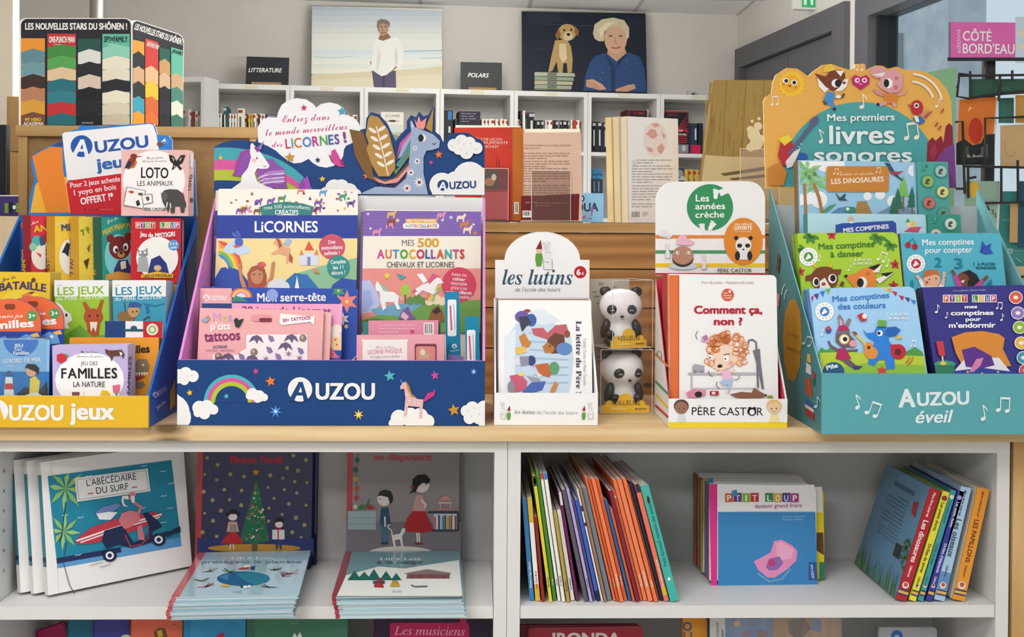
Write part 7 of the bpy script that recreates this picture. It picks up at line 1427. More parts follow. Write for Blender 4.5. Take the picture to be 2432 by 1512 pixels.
A.P('8a2438', [(2200, 446), (2198, 420), (2206, 408), (2200, 395), (2202, 338), (2214, 326), (2222, 334), (2236, 322), (2240, 340), (2246, 300), (2254, 292), (2262, 300), (2268, 446)]); A.P('7a3f86', [(2214, 446), (2216, 400), (2228, 372), (2246, 350), (2266, 342), (2271, 446)]); A.P('a0304a', [(2206, 360), (2220, 340), (2226, 360), (2214, 380)])
A.S('f3c636', 1880, 200, 33, n=16, inner=.82); A.E('eeb02c', 1878, 199, 22, 22); A.E('f6f6f2', 1866, 192, 7, 7); A.E('f6f6f2', 1886, 196, 7, 7); A.E('1f1f22', 1867, 192, 4.5); A.E('1f1f22', 1886, 196, 4.5); A.P('7a3424', [(1870, 202), (1880, 203), (1876, 207)]); A.E('e0803a', 1861, 200, 3.4); A.E('e0803a', 1889, 207, 3.4)
NC = 'f0ebe0'
A.NOTE(NC, 1833, 248, 18, True, -8); A.NOTE(NC, 2035, 166, 16, True, -3); A.NOTE(NC, 2046, 254, 30, rot=-5); A.NOTE(NC, 2223, 253, 20, rot=12); A.NOTE(NC, 1949, 336, 28, rot=-18); A.NOTE(NC, 2152, 328, 34, True, -8)
# calf in blue dungarees
A.P('f2f0ec', [(1940, 178), (1962, 186), (1980, 200), (1958, 220), (1944, 206)]); A.P('7a3f26', [(1934, 174), (1960, 182), (1972, 168), (1996, 166), (2006, 174), (2008, 196), (1996, 214), (1976, 216), (1960, 206), (1944, 188)]); A.P('f2f0ec', [(1984, 168), (2004, 168), (1996, 182)]); A.E('f4f4f2', 1985, 198, 11, 10); A.E('1f1f22', 1990, 198, 8, 9); A.P('f2f0ec', [(1994, 206), (2004, 188), (2014, 188), (2010, 206), (1998, 216), (1980, 218)]); A.E('8a2430', 2004, 197, 4, 3); A.P('e8c64a', [(1954, 172), (1960, 154), (1974, 152), (1984, 166), (1970, 170)])
A.P('4a8fd0', [(1956, 234), (1964, 218), (1982, 220), (1980, 236), (1972, 250), (1956, 248)]); A.L('6a3a26', [(1962, 248), (1954, 240)], 7, 4); A.L('4a8fd0', [(1974, 244), (1981, 258)], 9); A.L('2a2220', [(1980, 256), (1982, 262)], 7); A.L('7a3f26', [(1984, 232), (2000, 230), (2004, 222)], 7, 5); A.E('f2f0ec', 1990, 230, 7, 4)
A.P('c02a72', [(2043, 214), (2024, 200), (2021, 186), (2030, 178), (2043, 184), (2056, 178), (2065, 186), (2063, 200)]); A.E('f4e6ea', 2035, 191, 6, 6); A.E('f4e6ea', 2052, 191, 6, 6); A.E('c02a72', 2036, 191, 3); A.E('c02a72', 2052, 191, 3); A.L('f4e6ea', [(2040, 200), (2046, 200)], 1.6)
# pink elephant
A.E('dba0a8', 2084, 172, 18, 14); A.P('dba0a8', [(2090, 180), (2100, 168), (2124, 164), (2142, 178), (2144, 204), (2132, 220), (2112, 222), (2096, 214), (2086, 206), (2080, 196), (2090, 192)]); A.P('f2ece8', [(2070, 178), (2102, 172), (2094, 182)]); A.E('f4f4f2', 2108, 198, 11, 12); A.E('1f1f22', 2104, 198, 6.5, 10); A.P('cf8f98', [(2070, 212), (2088, 214), (2100, 224), (2094, 230), (2078, 222)]); A.P('d9843a', [(2094, 222), (2132, 222), (2128, 246), (2104, 246)]); A.L('dba0a8', [(2104, 244), (2088, 250)], 9, 7); A.L('dba0a8', [(2120, 244), (2126, 254)], 9, 7); A.L('2a2220', [(2086, 250), (2082, 246)], 6); A.L('dba0a8', [(2130, 226), (2146, 222), (2152, 212)], 6, 4); A.E('d9706a', 2126, 208, 5); A.E('d9706a', 2128, 186, 4)
# bird
A.E('c02a38', 2176, 256, 15, 18); A.P('3a6fb0', [(2166, 280), (2186, 276), (2196, 288), (2186, 296), (2172, 292)]); A.P('f2f0ec', [(2168, 274), (2178, 276), (2182, 290), (2174, 290)]); A.E('f4f4f2', 2175, 251, 6, 6); A.E('1f1f22', 2175, 251, 3.4); A.L('a84a4a', [(2194, 280), (2212, 264)], 6, 2); A.L('c98a8a', [(2192, 276), (2204, 260)], 5, 2); A.L('c02a38', [(2160, 252), (2154, 248)], 4, 1)
A.ARC(NC, 2160, 250, 76, 74, 275, 350, 5); A.ARC(NC, 2160, 246, 56, 52, 275, 345, 5)
for x, y in ((2236, 264), (2222, 296), (2230, 304)): A.P('a8324a', [(x-5, y+6), (x+2, y-6), (x+5, y-5), (x, y+4)])
A.T('Mes premiers', 1963, 288, 2123, 286, 17, 'e9f2f0', 'b'); A.T('livres', 1968, 342, 2123, 340, 44, 'e9f2f0', 'b'); A.T('sonores', 1932, 384, 2164, 384, 34, 'e9f2f0', 'b')
# bright plain shapes at the arch's open side
A.P('c9843a', [(1822, 440), (1822, 400), (1850, 385), (1868, 410), (1860, 440)]); A.P('b9323c', [(1852, 340), (1872, 330), (1888, 350), (1880, 392), (1858, 394), (1846, 372)]); A.P('ead23a', [(1846, 330), (1870, 320), (1880, 332), (1862, 346)]); A.L('5f5f86', [(1872, 366), (1934, 288)], 8); A.E('5f5f86', 1932, 288, 8, 14, 38)
for k in range(3): A.L('dfe6ea', [(1888+k*5, 354-k*7), (1893+k*5, 358-k*7)], 1.2); A.c -= A.STEP
A.P('e6e2de', [(1864, 384), (1884, 360), (1900, 352), (1892, 372), (1880, 396), (1868, 400)]); A.E('2a5fb0', 1904, 372, 12, 9)
m.build('header', ed)
SG = 'sound books in the teal display'
def chip(A, x, y, c):
    A.E('f2f4f2', x, y, 22, 22, n=28); A.E(c, x, y, 11.5, 11.5); A.P('f2f4f2', [(x-6, y+4), (x-1, y-8), (x+7, y+1), (x, y+5)]); A.E('f2f4f2', x-4, y+4, 3)
    for k in range(12): a = math.radians(k*30+15); A.E('8fa3a0', x+16.5*math.cos(a), y+16.5*math.sin(a), 1.5, n=6); A.c -= A.STEP
    A.c += A.STEP
def puces(A, x0, y0, c): A.T('6 PUCES', x0+10, y0, x0+52, y0, 6, c, 'bb'); A.T('SONORES', x0+6, y0+9, x0+54, y0+9, 6, c, 'bb'); A.ARC(c, x0+4, y0-3, 3, 4, 100, 260, 1.4)
HF = ''
def couleurs(A):
    A.clip((1924, 684), (2200, 900)); A.R('c3ddf2', 1915, 675, 2200, 740) if 0 else None
    for i, (x, y, c) in enumerate(((1926, 708, 'c02a72'), (1938, 702, '5a3a8a'), (1952, 696, '2f80d0'), (1965, 690, '6fb04a'), (2102, 682, 'f0cf4a'), (2112, 686, 'e09a4a'), (2124, 694, 'c0303c'), (2140, 704, 'b02a5a'), (2154, 708, '5a3a8a'), (2168, 714, '2f80d0'))): A.P(c, [(x-6, y-3), (x+7, y-6 if x < 2000 else y), (x+3, y+10)])
    A.T('Mes comptines', 1977, 717, 2112, 707, 14, '3f7fc4', 'b'); A.T('des couleurs', 1990, 735, 2103, 731, 14, '3f7fc4', 'b'); chip(A, 1958, 740, '3f7fc4'); puces(A, 2104, 750, 'e6eef4')
    A.P('4f9a4a', [(1940, 845), (1950, 825), (1962, 832), (1976, 822), (1990, 840), (2060, 842), (2080, 832), (2100, 840), (2150, 836), (2172, 824), (2190, 836), (2195, 850), (1945, 850)]); A.P('b9cf3a', [(1946, 838), (2020, 836), (2090, 842), (2195, 846), (2200, 900), (1950, 900)]); A.P('8fbf3f', [(1955, 880), (2060, 862), (2195, 868), (2200, 900), (1955, 900)])
    A.E('26567f', 1979, 884, 26, 24); A.T('Pile', 1963, 879, 1990, 872, 10, 'f2f4f2', 'bb')
    A.P('6a5a66', [(1984, 792), (2000, 784), (2014, 792), (2030, 808), (2028, 826), (1996, 824), (1984, 812)]); A.E('e59aa4', 2025, 816, 9, 8); A.P('8a7a84', [(1992, 778), (1989, 752), (1994, 746), (2002, 760), (2003, 778)]); A.P('e0a8b0', [(1994, 774), (1993, 756), (1999, 764), (2000, 774)]); A.P('8a7a84', [(2004, 776), (2014, 756), (2021, 758), (2014, 776)]); A.P('b0245a', [(1986, 788), (1992, 774), (2006, 772), (2016, 782), (2016, 790)]); A.R('6a6a76', 1986, 786, 2017, 794); A.E('f0cf5a', 2004, 806, 12, 12); A.E('f4f4f2', 2004, 806, 9, 9); A.E('1f1f22', 2006, 806, 5.5)
    A.P('b0245a', [(1990, 828), (2006, 826), (2021, 852), (2000, 858), (1983, 852)]); A.L('6a5a66', [(1988, 832), (1972, 822), (1966, 810)], 7, 5); A.L('6a5a66', [(2008, 834), (2036, 832)], 6, 5); A.P('6a5a66', [(1998, 856), (2016, 854), (2032, 868), (2026, 876), (2008, 866)]); A.P('4a3a7a', [(2024, 868), (2048, 870), (2038, 878), (2026, 878)])
    A.P('2a80d8', [(2046, 782), (2058, 792), (2074, 790), (2080, 780), (2096, 776), (2108, 790), (2110, 810), (2122, 826), (2124, 876), (2104, 878), (2100, 856), (2086, 856), (2074, 870), (2060, 864), (2062, 850), (2076, 844), (2072, 826), (2076, 810), (2060, 802)]); A.P('1f64b4', [(2098, 796), (2106, 778), (2126, 776), (2138, 784), (2126, 798), (2110, 800)]); A.P('6aa84a', [(2084, 776), (2084, 760), (2104, 762), (2104, 778)]); A.E('26567f', 2092, 778, 12, 2.5); A.E('f4f4f2', 2088, 792, 7, 7); A.E('1f1f22', 2086, 792, 4)
    A.E('e09040', 2067, 838, 17, 15, 20); A.E('e09040', 2060, 822, 11, 9); A.L('e3c05a', [(2054, 818), (2028, 792)], 5); A.P('a84a3a', [(2022, 788), (2032, 788), (2036, 796), (2028, 798)]); A.E('5a3020', 2062, 826, 4)
    A.E('c02038', 2132, 836, 18, 18); A.P('c02038', [(2112, 820), (2126, 818), (2130, 850), (2118, 846)]); A.E('5f1a26', 2131, 837, 8, 8); A.ARC('c9752a', 2140, 848, 18, 16, 0, 60, 3); A.ARC('c9752a', 2140, 848, 26, 22, 0, 60, 3)
    A.P('c02a38', [(2034, 750), (2046, 744), (2058, 750), (2056, 762), (2044, 764)]); A.E('f4e6e0', 2052, 752, 6, 6); A.E('3a4a9a', 1966, 784, 7, 8); A.E('d0483a', 1966, 780, 5, 5); A.E('e6b84a', 2134, 802, 6, 4); A.NOTE(NC, 1950, 796, 14); A.NOTE(NC, 2162, 822, 13, True); A.S('d0403a', 2093, 882, 13, n=6, inner=.5)
def dormir(A):
    A.clip((2190, 684), (2470, 900)); A.T('Corinne Lallemand et Éléonore Thuillier', 2263, 692, 2341, 690, 4, 'b9b9d8', '')
    for i, (c, ch) in enumerate(zip(('d0603a', '6a3a8a', '8ab03a', 'c03a3a', '', '3a8a4a', 'd9b03a', '4a5aa8', 'c04a7a'), 'PTIT LOUP')):
        if ch == ' ': continue
        x = 2240+i*14.4-(3 if i > 4 else 0); A.R('f4f0ee', x-1, 700, x+14, 718); A.R(c, x+.8, 701.5, x+12.6, 716.5); A.T(ch, x+3.4, 714, x+10, 714, 10, 'f8f4f0', 'b'); A.c -= 3*A.STEP
    A.c += 3*A.STEP
    for s, x0, y0, x1, h in (('mes', 2290, 733, 2320, 8), ('comptines', 2257, 749, 2359, 11), ('pour', 2292, 763, 2329, 9), ("m'endormir", 2252, 779, 2363, 12)): A.T(s, x0, y0, x1, y0-1, h, 'f2f0f4', 'bb')
    for x, y, c in ((2411, 707, 'd9604a'), (2416, 744, '8f7ac0'), (2420, 778, '8fb83a'), (2424, 815, 'e6b84a'), (2429, 850, '3f9fb0'), (2434, 880, 'd0506a')): A.E('f0e6e0', x, y, 16.5, 15.5); A.E(c, x, y, 14.5, 13.5); A.E('f2ead8', x, y, 6, 4.5)
    A.NOTE(NC, 2222, 742, 18); A.NOTE(NC, 2245, 755, 13); A.NOTE(NC, 2366, 733, 14, True); A.NOTE(NC, 2376, 761, 15)
    A.P('d98a32', [(2258, 802), (2290, 790), (2330, 787), (2370, 794), (2384, 804), (2380, 830), (2400, 870), (2290, 880), (2268, 840)]); A.P('e9e6ee', [(2266, 880), (2290, 852), (2370, 850), (2398, 884), (2330, 894), (2270, 890)]); A.P('5a2f8a', [(2282, 832), (2312, 824), (2352, 846), (2360, 868), (2330, 876), (2292, 872)]); A.P('2f3f9a', [(2262, 882), (2330, 874), (2420, 886), (2470, 900), (2250, 900)]); A.E('3f9a72', 2242, 866, 25, 9); A.P('2f7a5a', [(2218, 868), (2266, 868), (2262, 900), (2222, 900)]); A.P('c83a44', [(2221, 812), (2238, 811), (2243, 845), (2228, 846)]); A.L('e6d28a', [(2236, 846), (2238, 864)], 4); A.E('e6c85a', 2238, 864, 8, 4); A.P('d985b0', [(2316, 854), (2334, 850), (2326, 870), (2310, 884), (2300, 884)])
    for x, y in ((2296, 884), (2368, 884), (2330, 888)): A.S('e6c85a', x, y, 4)
def danser(A):
    A.clip((1893, 553), (2140, 700))
    for x, y, s in ((1926, 560, 17), (1910, 592, 14), (2085, 562, 18), (2116, 580, 15), (1895, 590, 10)):
        for k in range(5): a = math.radians(20+k*50); A.E('4f8a34', x+s*.6*math.cos(a), y+s*.6*math.sin(a), s*.6, s*.3, 20+k*50, n=10); A.c -= A.STEP
    for x, y in ((1975, 558), (1900, 645), (2126, 628), (2122, 678)): A.S('c0303c', x, y, 13, n=5, inner=.55); A.E('7a1a26', x, y, 3)
    A.T('Mes comptines', 1944, 593, 2076, 586, 15, '3f7a2a', 'b'); A.T('à danser', 1972, 611, 2051, 608, 14, '3f7a2a', 'b'); chip(A, 1920, 610, '4f9a4a'); puces(A, 2018, 620, 'e6f0c8'); NW = 'eef4d8'; A.NOTE(NW, 2084, 616, 20, True, 18); A.NOTE(NW, 1944, 619, 14); A.NOTE(NW, 2014, 642, 14, rot=12); A.NOTE(NW, 2105, 632, 17)
    A.P('e8b83a', [(1932, 636), (1931, 622), (1940, 634)]); A.P('e8b83a', [(1967, 634), (1973, 624), (1977, 636)]); A.E('7a3f20', 1957, 662, 33, 29); A.P('7a3f20', [(1930, 650), (1912, 656), (1912, 668), (1930, 664)]); A.P('7a3f20', [(1980, 640), (1998, 640), (1994, 652), (1982, 654)]); A.P('f2ece6', [(1946, 690), (1946, 668), (1958, 660), (1972, 684), (1970, 700), (1944, 700)]); A.E('f6f4f2', 1937, 670, 8, 11); A.E('f6f4f2', 1976, 662, 10, 11); A.E('1f1a1a', 1938, 670, 5.5, 8); A.E('1f1a1a', 1977, 661, 6.5, 8); A.E('a83a30', 1955, 675, 5, 4); A.P('7a3f20', [(1992, 678), (1998, 668), (2004, 670), (2002, 680)])
    A.P('e8893a', [(2006, 656), (2030, 650), (2044, 640), (2064, 634), (2078, 644), (2080, 690), (2040, 700), (2026, 680), (2012, 664)]); A.P('1f1a1a', [(2060, 636), (2090, 626), (2078, 644)]); A.P('f2ece6', [(2070, 646), (2094, 628), (2086, 648)]); A.P('f2ece6', [(2078, 664), (2110, 650), (2122, 648), (2088, 674)]); A.P('1f1a1a', [(2090, 650), (2122, 646), (2104, 658)]); A.E('f6f4f2', 2046, 672, 12, 14); A.E('1f1a1a', 2042, 672, 8, 11); A.E('1f1a1a', 2008, 656, 4.5, 3); A.E('d0703a', 2060, 650, 5)
def compter(A):
    A.clip((2138, 554), (2385, 700))
    A.T('Mes comptines', 2190, 582, 2313, 580, 14, 'e9f4f6', 'b'); A.T('pour compter', 2197, 601, 2309, 599, 14, 'e9f4f6', 'b'); chip(A, 2175, 626, 'c02a4a'); puces(A, 2311, 630, '1f5f70')
    A.E('b0203a', 2156, 582, 7); A.E('b0203a', 2172, 586, 7); A.L('2f5a3a', [(2157, 576), (2168, 566), (2174, 580)], 1.8); A.P('2f4fb4', [(2328, 600), (2332, 572), (2340, 584), (2354, 578), (2350, 590), (2358, 602), (2338, 604), (2326, 598)])
    for ch, x, y, h in (('2', 2219, 634, 22), ('3', 2266, 638, 25), ('1', 2156, 690, 24), ('4', 2338, 690, 26)): A.T(ch, x, y, x+h*.75, y, h, '1f7fa0', 'b')
    A.E('eeb795', 2212, 664, 20, 21); A.P('c8703a', [(2192, 660), (2194, 644), (2210, 640), (2226, 642), (2232, 656), (2218, 652)]); A.P('f2ece8', [(2188, 684), (2196, 680), (2228, 680), (2238, 660), (2244, 664), (2236, 700), (2186, 700)])
    for k in range(4): A.L('b0303c', [(2232+k*2.6, 672-k*4), (2240+k*2, 676-k*4)], 1.6); A.c -= A.STEP
    A.L('eeb795', [(2240, 662), (2242, 646)], 7); A.L('eeb795', [(2184, 664), (2176, 654)], 7); A.P('f2ece8', [(2180, 666), (2188, 662), (2198, 684), (2190, 690)]); A.E('3a2a22', 2206, 664, 1.8); A.E('3a2a22', 2222, 662, 1.8); A.E('d0605a', 2200, 671, 4)
    A.E('7a4a30', 2288, 664, 17, 18); A.P('1f1a1c', [(2282, 648), (2300, 641), (2318, 652), (2326, 668), (2322, 688), (2308, 690), (2304, 668), (2294, 652)]); A.E('1f1a1c', 2312, 674, 16, 15); A.P('c04a9a', [(2262, 656), (2272, 652), (2284, 680), (2306, 684), (2330, 664), (2336, 670), (2316, 700), (2276, 700)]); A.L('7a4a30', [(2266, 654), (2260, 642)], 7); A.L('7a4a30', [(2334, 666), (2344, 656)], 7); A.P('f4f0ee', [(2280, 668), (2290, 665), (2286, 673)])
def comp3(A):
    A.clip((1918, 506), (2200, 570)); A.P('2f4fa8', [(1984, 534), (2000, 530), (2120, 524), (2128, 530), (2130, 570), (1984, 570)]); A.T('MES COMPTINES', 2003, 552, 2111, 542, 10, 'f2f2f6', 'bb'); A.P('d0506a', [(2146, 550), (2162, 540), (2188, 538), (2180, 552)]); A.E('f0d8c0', 2160, 532, 8, 8); A.P('3f9a5a', [(2150, 528), (2156, 518), (2162, 528)]); A.E('f0c85a', 2168, 532, 6, 8); A.E('d9b09a', 2021, 520, 7, 6); A.P('f0f0f0', [(2016, 526), (2028, 526), (2026, 530), (2018, 530)])
def dinos(A):
    A.clip((1897, 382), (2174, 520))
    A.C('eef2f4', [(1925, 378, 22), (1960, 384, 24), (1990, 390, 16), (2170, 405, 14), (1920, 470, 16), (1945, 474, 20), (1900, 474, 14), (2060, 466, 10), (2090, 462, 12), (2120, 478, 14)]); A.R('8fbfe0', 1890, 478, 2180, 482) if 0 else None
    A.P('7a94b0', [(2080, 508), (2110, 492), (2140, 488), (2180, 500), (2180, 520), (2070, 520)]); A.P('a8854a', [(2028, 520), (2036, 478), (2058, 478), (2076, 520)]); A.P('5f90b4', [(1972, 506), (1990, 494), (2010, 490), (2030, 498), (2034, 510), (1980, 514)]); A.P('3f8a78', [(2002, 502), (2012, 490), (2030, 492), (2034, 504), (2020, 508)]); A.E('f2f2ee', 2013, 496, 4); A.P('4f9a7a', [(1945, 506), (1970, 488), (1986, 484), (1976, 494), (1958, 508)])
    for x, y in ((1918, 405), (1935, 432)):
        for k in range(7): a = math.radians(-20+k*48); A.P('7fbf6a' if k % 2 else '95cc7a', [(x, y), (x+18*math.cos(a-.3), y+18*math.sin(a-.3)), (x+36*math.cos(a), y+36*math.sin(a)), (x+18*math.cos(a+.3), y+18*math.sin(a+.3))]); A.c -= A.STEP
    A.c += A.STEP; A.L('a87a42', [(1932, 436), (1945, 470), (1953, 510)], 8); A.L('a87a42', [(1910, 436), (1914, 515)], 7)
    for x, y, h, c in ((2145, 442, 60, '7fbf5a'), (2132, 472, 40, '2f6f5a'), (2166, 468, 44, '2f6f5a'), (2122, 492, 24, '2f6f5a')): A.L('8a6a42', [(x, y), (x, y+h)], 4); [A.P(c, [(x-13+k*2, y+14+k*0-k*11+10), (x, y-k*11-4), (x+13-k*2, y+24-k*11)]) for k in range(3)]
    A.RR('c98438', 1962, 395, 2110, 456, 6); A.T('Écoute et cherche', 1994, 417, 2074, 415, 8, 'f0dcb8', 'script'); A.T('LES DiNOSAURES', 1974, 437, 2098, 431, 12, 'f6eede', 'b'); A.NOTE('f0dcb8', 1980, 413, 12, True); A.NOTE('f0dcb8', 2080, 410, 12, True)
    A.P('2f4f6a', [(2100, 386), (2112, 388), (2124, 408), (2138, 410), (2130, 416), (2144, 428), (2142, 430), (2116, 412)]); A.P('b03a44', [(2112, 408), (2132, 408), (2146, 406), (2132, 414), (2116, 414)]); A.P('2f4f5a', [(1981, 454), (1994, 470), (2006, 460), (2008, 462), (2004, 472), (2014, 476), (1992, 476)])
def disc_panel(nm, th, pl, x0, y0, x1, y1, col, discs):
    m = MB(); a0, b1 = pl.uv(x0, y0); a1, b0 = pl.uv(x1, y1); m.slab(pl, a0, a1, b0, b1, -.022, .006, col); A = Art(m, Plane(pl.at(0, 0, .006), pl.u, pl.v))
    A.RR('2f7f78', x0+15, y0+6, x0+30, y0+14, 4); A.E('4fa89c', x0+20, y0+10, 3.5); A.LINES('2f6f68', x0+13, y0+20, x0+36, y0+20, 1, 1.6, 2); b = m.build(nm, th)
    for x, y, c in discs:
        m = MB(); P_ = Plane(pl.at(0, 0, .0062), pl.u, pl.v); c0 = P_.hit(x, y); k = (P_.hit(x+16.5, y)-c0).length; ring = lambda r, z: [c0+P_.u*r*math.cos(2*math.pi*i/24)+P_.v*r*math.sin(2*math.pi*i/24)+P_.n*z for i in range(24)]
        for r, z, cc in ((k, .0012, '3f8f86'), (k*.82, .0022, c)): m.prism(ring(r, z), -P_.n*(z-.0001 if cc != c else .0009), cc)
        A = Art(m, Plane(P_.at(0, 0, .0022), P_.u, P_.v), .0002); A.P('5a4a44', [(x-6, y+6), (x-3, y-6), (x+4, y-7), (x+6, y-2), (x, y+1), (x+5, y+7)]); m.build('button', b)
def sbook(lb, tl, tr, Yb, zb, lean, t, col, art=None, spine=None, rnd=.01, which=(1, 2)):
    p = stand((tl[0]+tr[0])/2, Yb, zb, lean); return book('sound_book', lb, 'book', p, tl, tr, zb, t, mat(col, .35), spine=spine, page='e6e4de', rnd=rnd, art=art, group=SG, which=which, board=.0015), p
fl = z0+.0036
sbook('light blue sound book with bunting, a donkey and a blue elephant, front row', (1919, 685), (2172, 680), -.052, fl, 20, .014, '9fcdf0', couleurs, '6aa0d0')
sbook('second light blue sound book just behind the bunting one', (1911, 686), (2160, 683), -.036, fl, 20, .014, '86b6dc', None, '5a92c6')
sbook('dark blue bedtime sound book with round picture buttons, front row', (2187, 682), (2442, 676), -.052, fl, 20, .014, '2c2a80', dormir, '201f5c')
sbook('second dark blue sound book just behind the bedtime one', (2180, 684), (2434, 679), -.036, fl, 20, .014, '26246a', None, '1c1b50')
sbook('lime green sound book with a calf and a fox, middle row', (1891, 554), (2132, 551), .072, 1.2354, 14, .013, 'a9cf35', danser, '8fb82a')
sbook('second lime green sound book behind the calf and fox one', (1885, 556), (2122, 554), .087, 1.2354, 14, .013, '8fbf3a', None, '7fae30')
sbook('turquoise counting sound book with two children and figures, middle row', (2135, 554), (2376, 553), .072, 1.2354, 14, .013, '4fb2c9', compter, '8a3f4a')
sbook('second turquoise sound book behind the counting one', (2131, 558), (2368, 556), .087, 1.2354, 14, .013, '3f9fb6', None, '7a3540')
b_, p = sbook('pale blue nursery rhyme sound book, mostly hidden, with green button panel', (1915, 506), (2199, 509), .142, 1.2704, 8, .02, 'b5dbea', comp3, '3f8f86', .004)
disc_panel('button_panel', b_, p, 2200, 510, 2284, 640, '35937f', ((2257, 532, 'c9dcc9'), (2222, 558, 'd9c9c0')))
b_, p = sbook('tall dinosaur sound book with an orange title plate and teal button panel', (1893, 380), (2174, 385), .192, 1.2704, 8, .022, '9dcbe8', dinos, 'a8783f', .004)
disc_panel('button_panel', b_, p, 2174, 385, 2256, 560, '4fa39a', ((2234, 407, '9fc9c0'), (2203, 431, '8fb86a'), (2238, 456, 'dcd88a'), (2206, 482, 'd9706a'), (2240, 508, '5f9f8f')))
# green board leaning behind the arched header
p = stand(2230, .45, ZC+LIFT, 0, 0); q = [p.uv(*v) for v in ((2150, 800), (2262, 800), (2268, 290), (2272, 158), (2150, 182))]; q = [(a, max(b, 0)) for a, b in q]; q[0] = (q[0][0], 0); q[1] = (q[1][0], 0)
m = MB(); m.prism([p.at(*v) for v in q], -p.n*.005, '7fae86', 'd9e0d6'); m.build('green_board', base=p.at(0, 0), label='pale green card board standing behind the orange arched header', cat='board')
# ================================================================ postcard rack
YR = .70; BLK = mat('17181c', .35, spec=.5)
rk = thing('postcard_rack', 'black wire postcard rack by the window with a pink sign on top', 'rack', V((hitY(2364, 400, YR).x, YR, 0)))
x = hitY(2364, 400, YR).x; m = MB(); m.box(x-.011, x+.011, YR+.03, YR+.05, .02, hitY(2364, 138, YR).z, BLK); m.build('pole', rk)
m = MB(); m.tube([(x, YR+.04, 0), (x, YR+.04, .02)], .2, BLK, 24); m.build('base', rk)
def wire(pts, Y=YR, r=.0028): m = MB(); m.tube([hitY(a, b, Y) for a, b in pts], r, BLK, 7); m.build('wire', rk)
for pts in ([(2278, 180), (2440, 178)], [(2304, 169), (2304, 236)], [(2404, 167), (2404, 190)], [(2249, 207), (2274, 206), (2278, 174), (2300, 178)], [(2278, 176), (2273, 229), (2300, 234), (2340, 228), (2440, 216)], [(2267, 290), (2286, 288), (2291, 460)], [(2339, 400), (2340, 281), (2440, 277)], [(2339, 548), (2339, 482), (2440, 480)], [(2391, 660), (2440, 656)], [(2299, 395), (2300, 470)], [(2378, 395), (2378, 482)], [(2270, 448), (2290, 448)], [(2298, 424), (2318, 420)], [(2290, 395), (2440, 398)], [(2393, 660), (2392, 700)], [(2340, 160), (2340, 140)], [(2375, 178), (2372, 240)], [(2417, 380), (2418, 480)]): wire(pts)
m = MB(); p = Plane(hitY(2258, 140, YR), (1, 0, 0), (0, 0, 1)); q = [p.uv(*v) for v in ((2258, 137), (2470, 140), (2470, 54), (2258, 52))]
m.prism([p.at(*v) for v in q], (0, .012, 0), 'e06ab8', '3a2a3a'); A = Art(m, p); A.R('c9dcec', 2411, 40, 2480, 150); A.E('e6dcc8', 2430, 80, 14, 8); A.E('e6dcc8', 2428, 110, 12, 6); A.R('2a2a30', 2250, 136.5, 2480, 145)
A.T('CÔTÉ', 2286, 96, 2354, 98, 23, 'f4f0f4', 'b'); A.T("BORD'EAU", 2286, 126, 2409, 128, 23, 'f4f0f4', 'b'); A.T('éditions', 2282, 126, 2280, 70, 11, 'f4e6f0', '')
A.clip((2258, 53), (2460, 139)); m.build('sign', rk)
def card(lb, px, Y, col, art=None, t=.0012, n=1, side=None):
    p = Plane(hitY(px[0][0], px[0][1], Y), (1, 0, 0), (0, .0, 1)); th = thing('postcard', lb, 'postcard', p.at(0, 0), 'postcards in the wire rack'); m = MB()
    q = [p.uv(*v) for v in px]; m.prism([p.at(*v) for v in q], -p.n*t, col, side)
    if art: art(Art(m, p, .0002))
    m.build('card', th)
    if n > 1: m = MB(); m.prism([p.at(a+.006, b, -t-.001) for a, b in q], -p.n*.006, 'd9dcdf'); m.build('sleeve', th)
card('dark green card at the top of the wire rack', [(2303, 230), (2440, 222), (2440, 187), (2303, 188)], .712, '2f5a4a', lambda A: A.T('DÎNER', 2362, 217, 2400, 214, 9, '4a7a6a', ''))
card('orange sunset card with a red sun over black rooftops', [(2272, 390), (2354, 392), (2366, 230), (2278, 237)], .715, 'd9772c', lambda A: (A.clip((2271, 230), (2366, 392)), A.E('c03a24', 2317, 310, 17, 31), A.P('22282a', [(2271, 340), (2290, 330), (2310, 345), (2330, 340), (2340, 320), (2362, 318), (2362, 395), (2271, 395)]), A.P('4a5654', [(2285, 352), (2300, 346), (2302, 370), (2284, 372)]), A.P('5a6664', [(2330, 350), (2346, 340), (2346, 372), (2328, 374)]), A.T('Les Landes', 2296, 374, 2332, 372, 8, 'e6e6e0', 'script'), A.L('f0e6d8', [(2300, 264), (2304, 254), (2308, 258)], 2)), n=2)
card('bare beige card behind the wires beside the sunset card', [(2376, 395), (2440, 395), (2440, 295), (2376, 298)], .72, 'c9a97c', lambda A: A.ARC('b08f62', 2400, 345, 14, 26, 30, 200, 2))
card('ochre card at the edge of the wire rack above the beige one', [(2412, 292), (2440, 292), (2440, 226), (2412, 226)], .712, 'c0924a')
card('dark teal card between the sunset card and the ochre one', [(2372, 292), (2408, 292), (2408, 232), (2372, 233)], .735, '3f7a70')
card('sage green beach card with a yellow sun and a lighthouse', [(2284, 582), (2364, 590), (2372, 430), (2292, 430)], .705, '93b3a4', lambda A: (A.clip((2282, 429), (2372, 590)), A.E('dcb43c', 2313, 449, 12, 19), A.P('d9a86a', [(2282, 590), (2300, 540), (2340, 534), (2364, 545), (2364, 592)]), A.P('e6e6e0', [(2337, 548), (2341, 498), (2350, 498), (2350, 548)]), A.P('2f3a3c', [(2339, 500), (2345, 486), (2352, 500)]), A.R('2f3a3c', 2340, 515, 2350, 525), [A.L('3a4644', [(x, 500+d), (x+1, 512+d)], 2) for x, d in ((2310, 0), (2316, 4), (2326, 2), (2358, -3), (2364, 5))]), n=2)
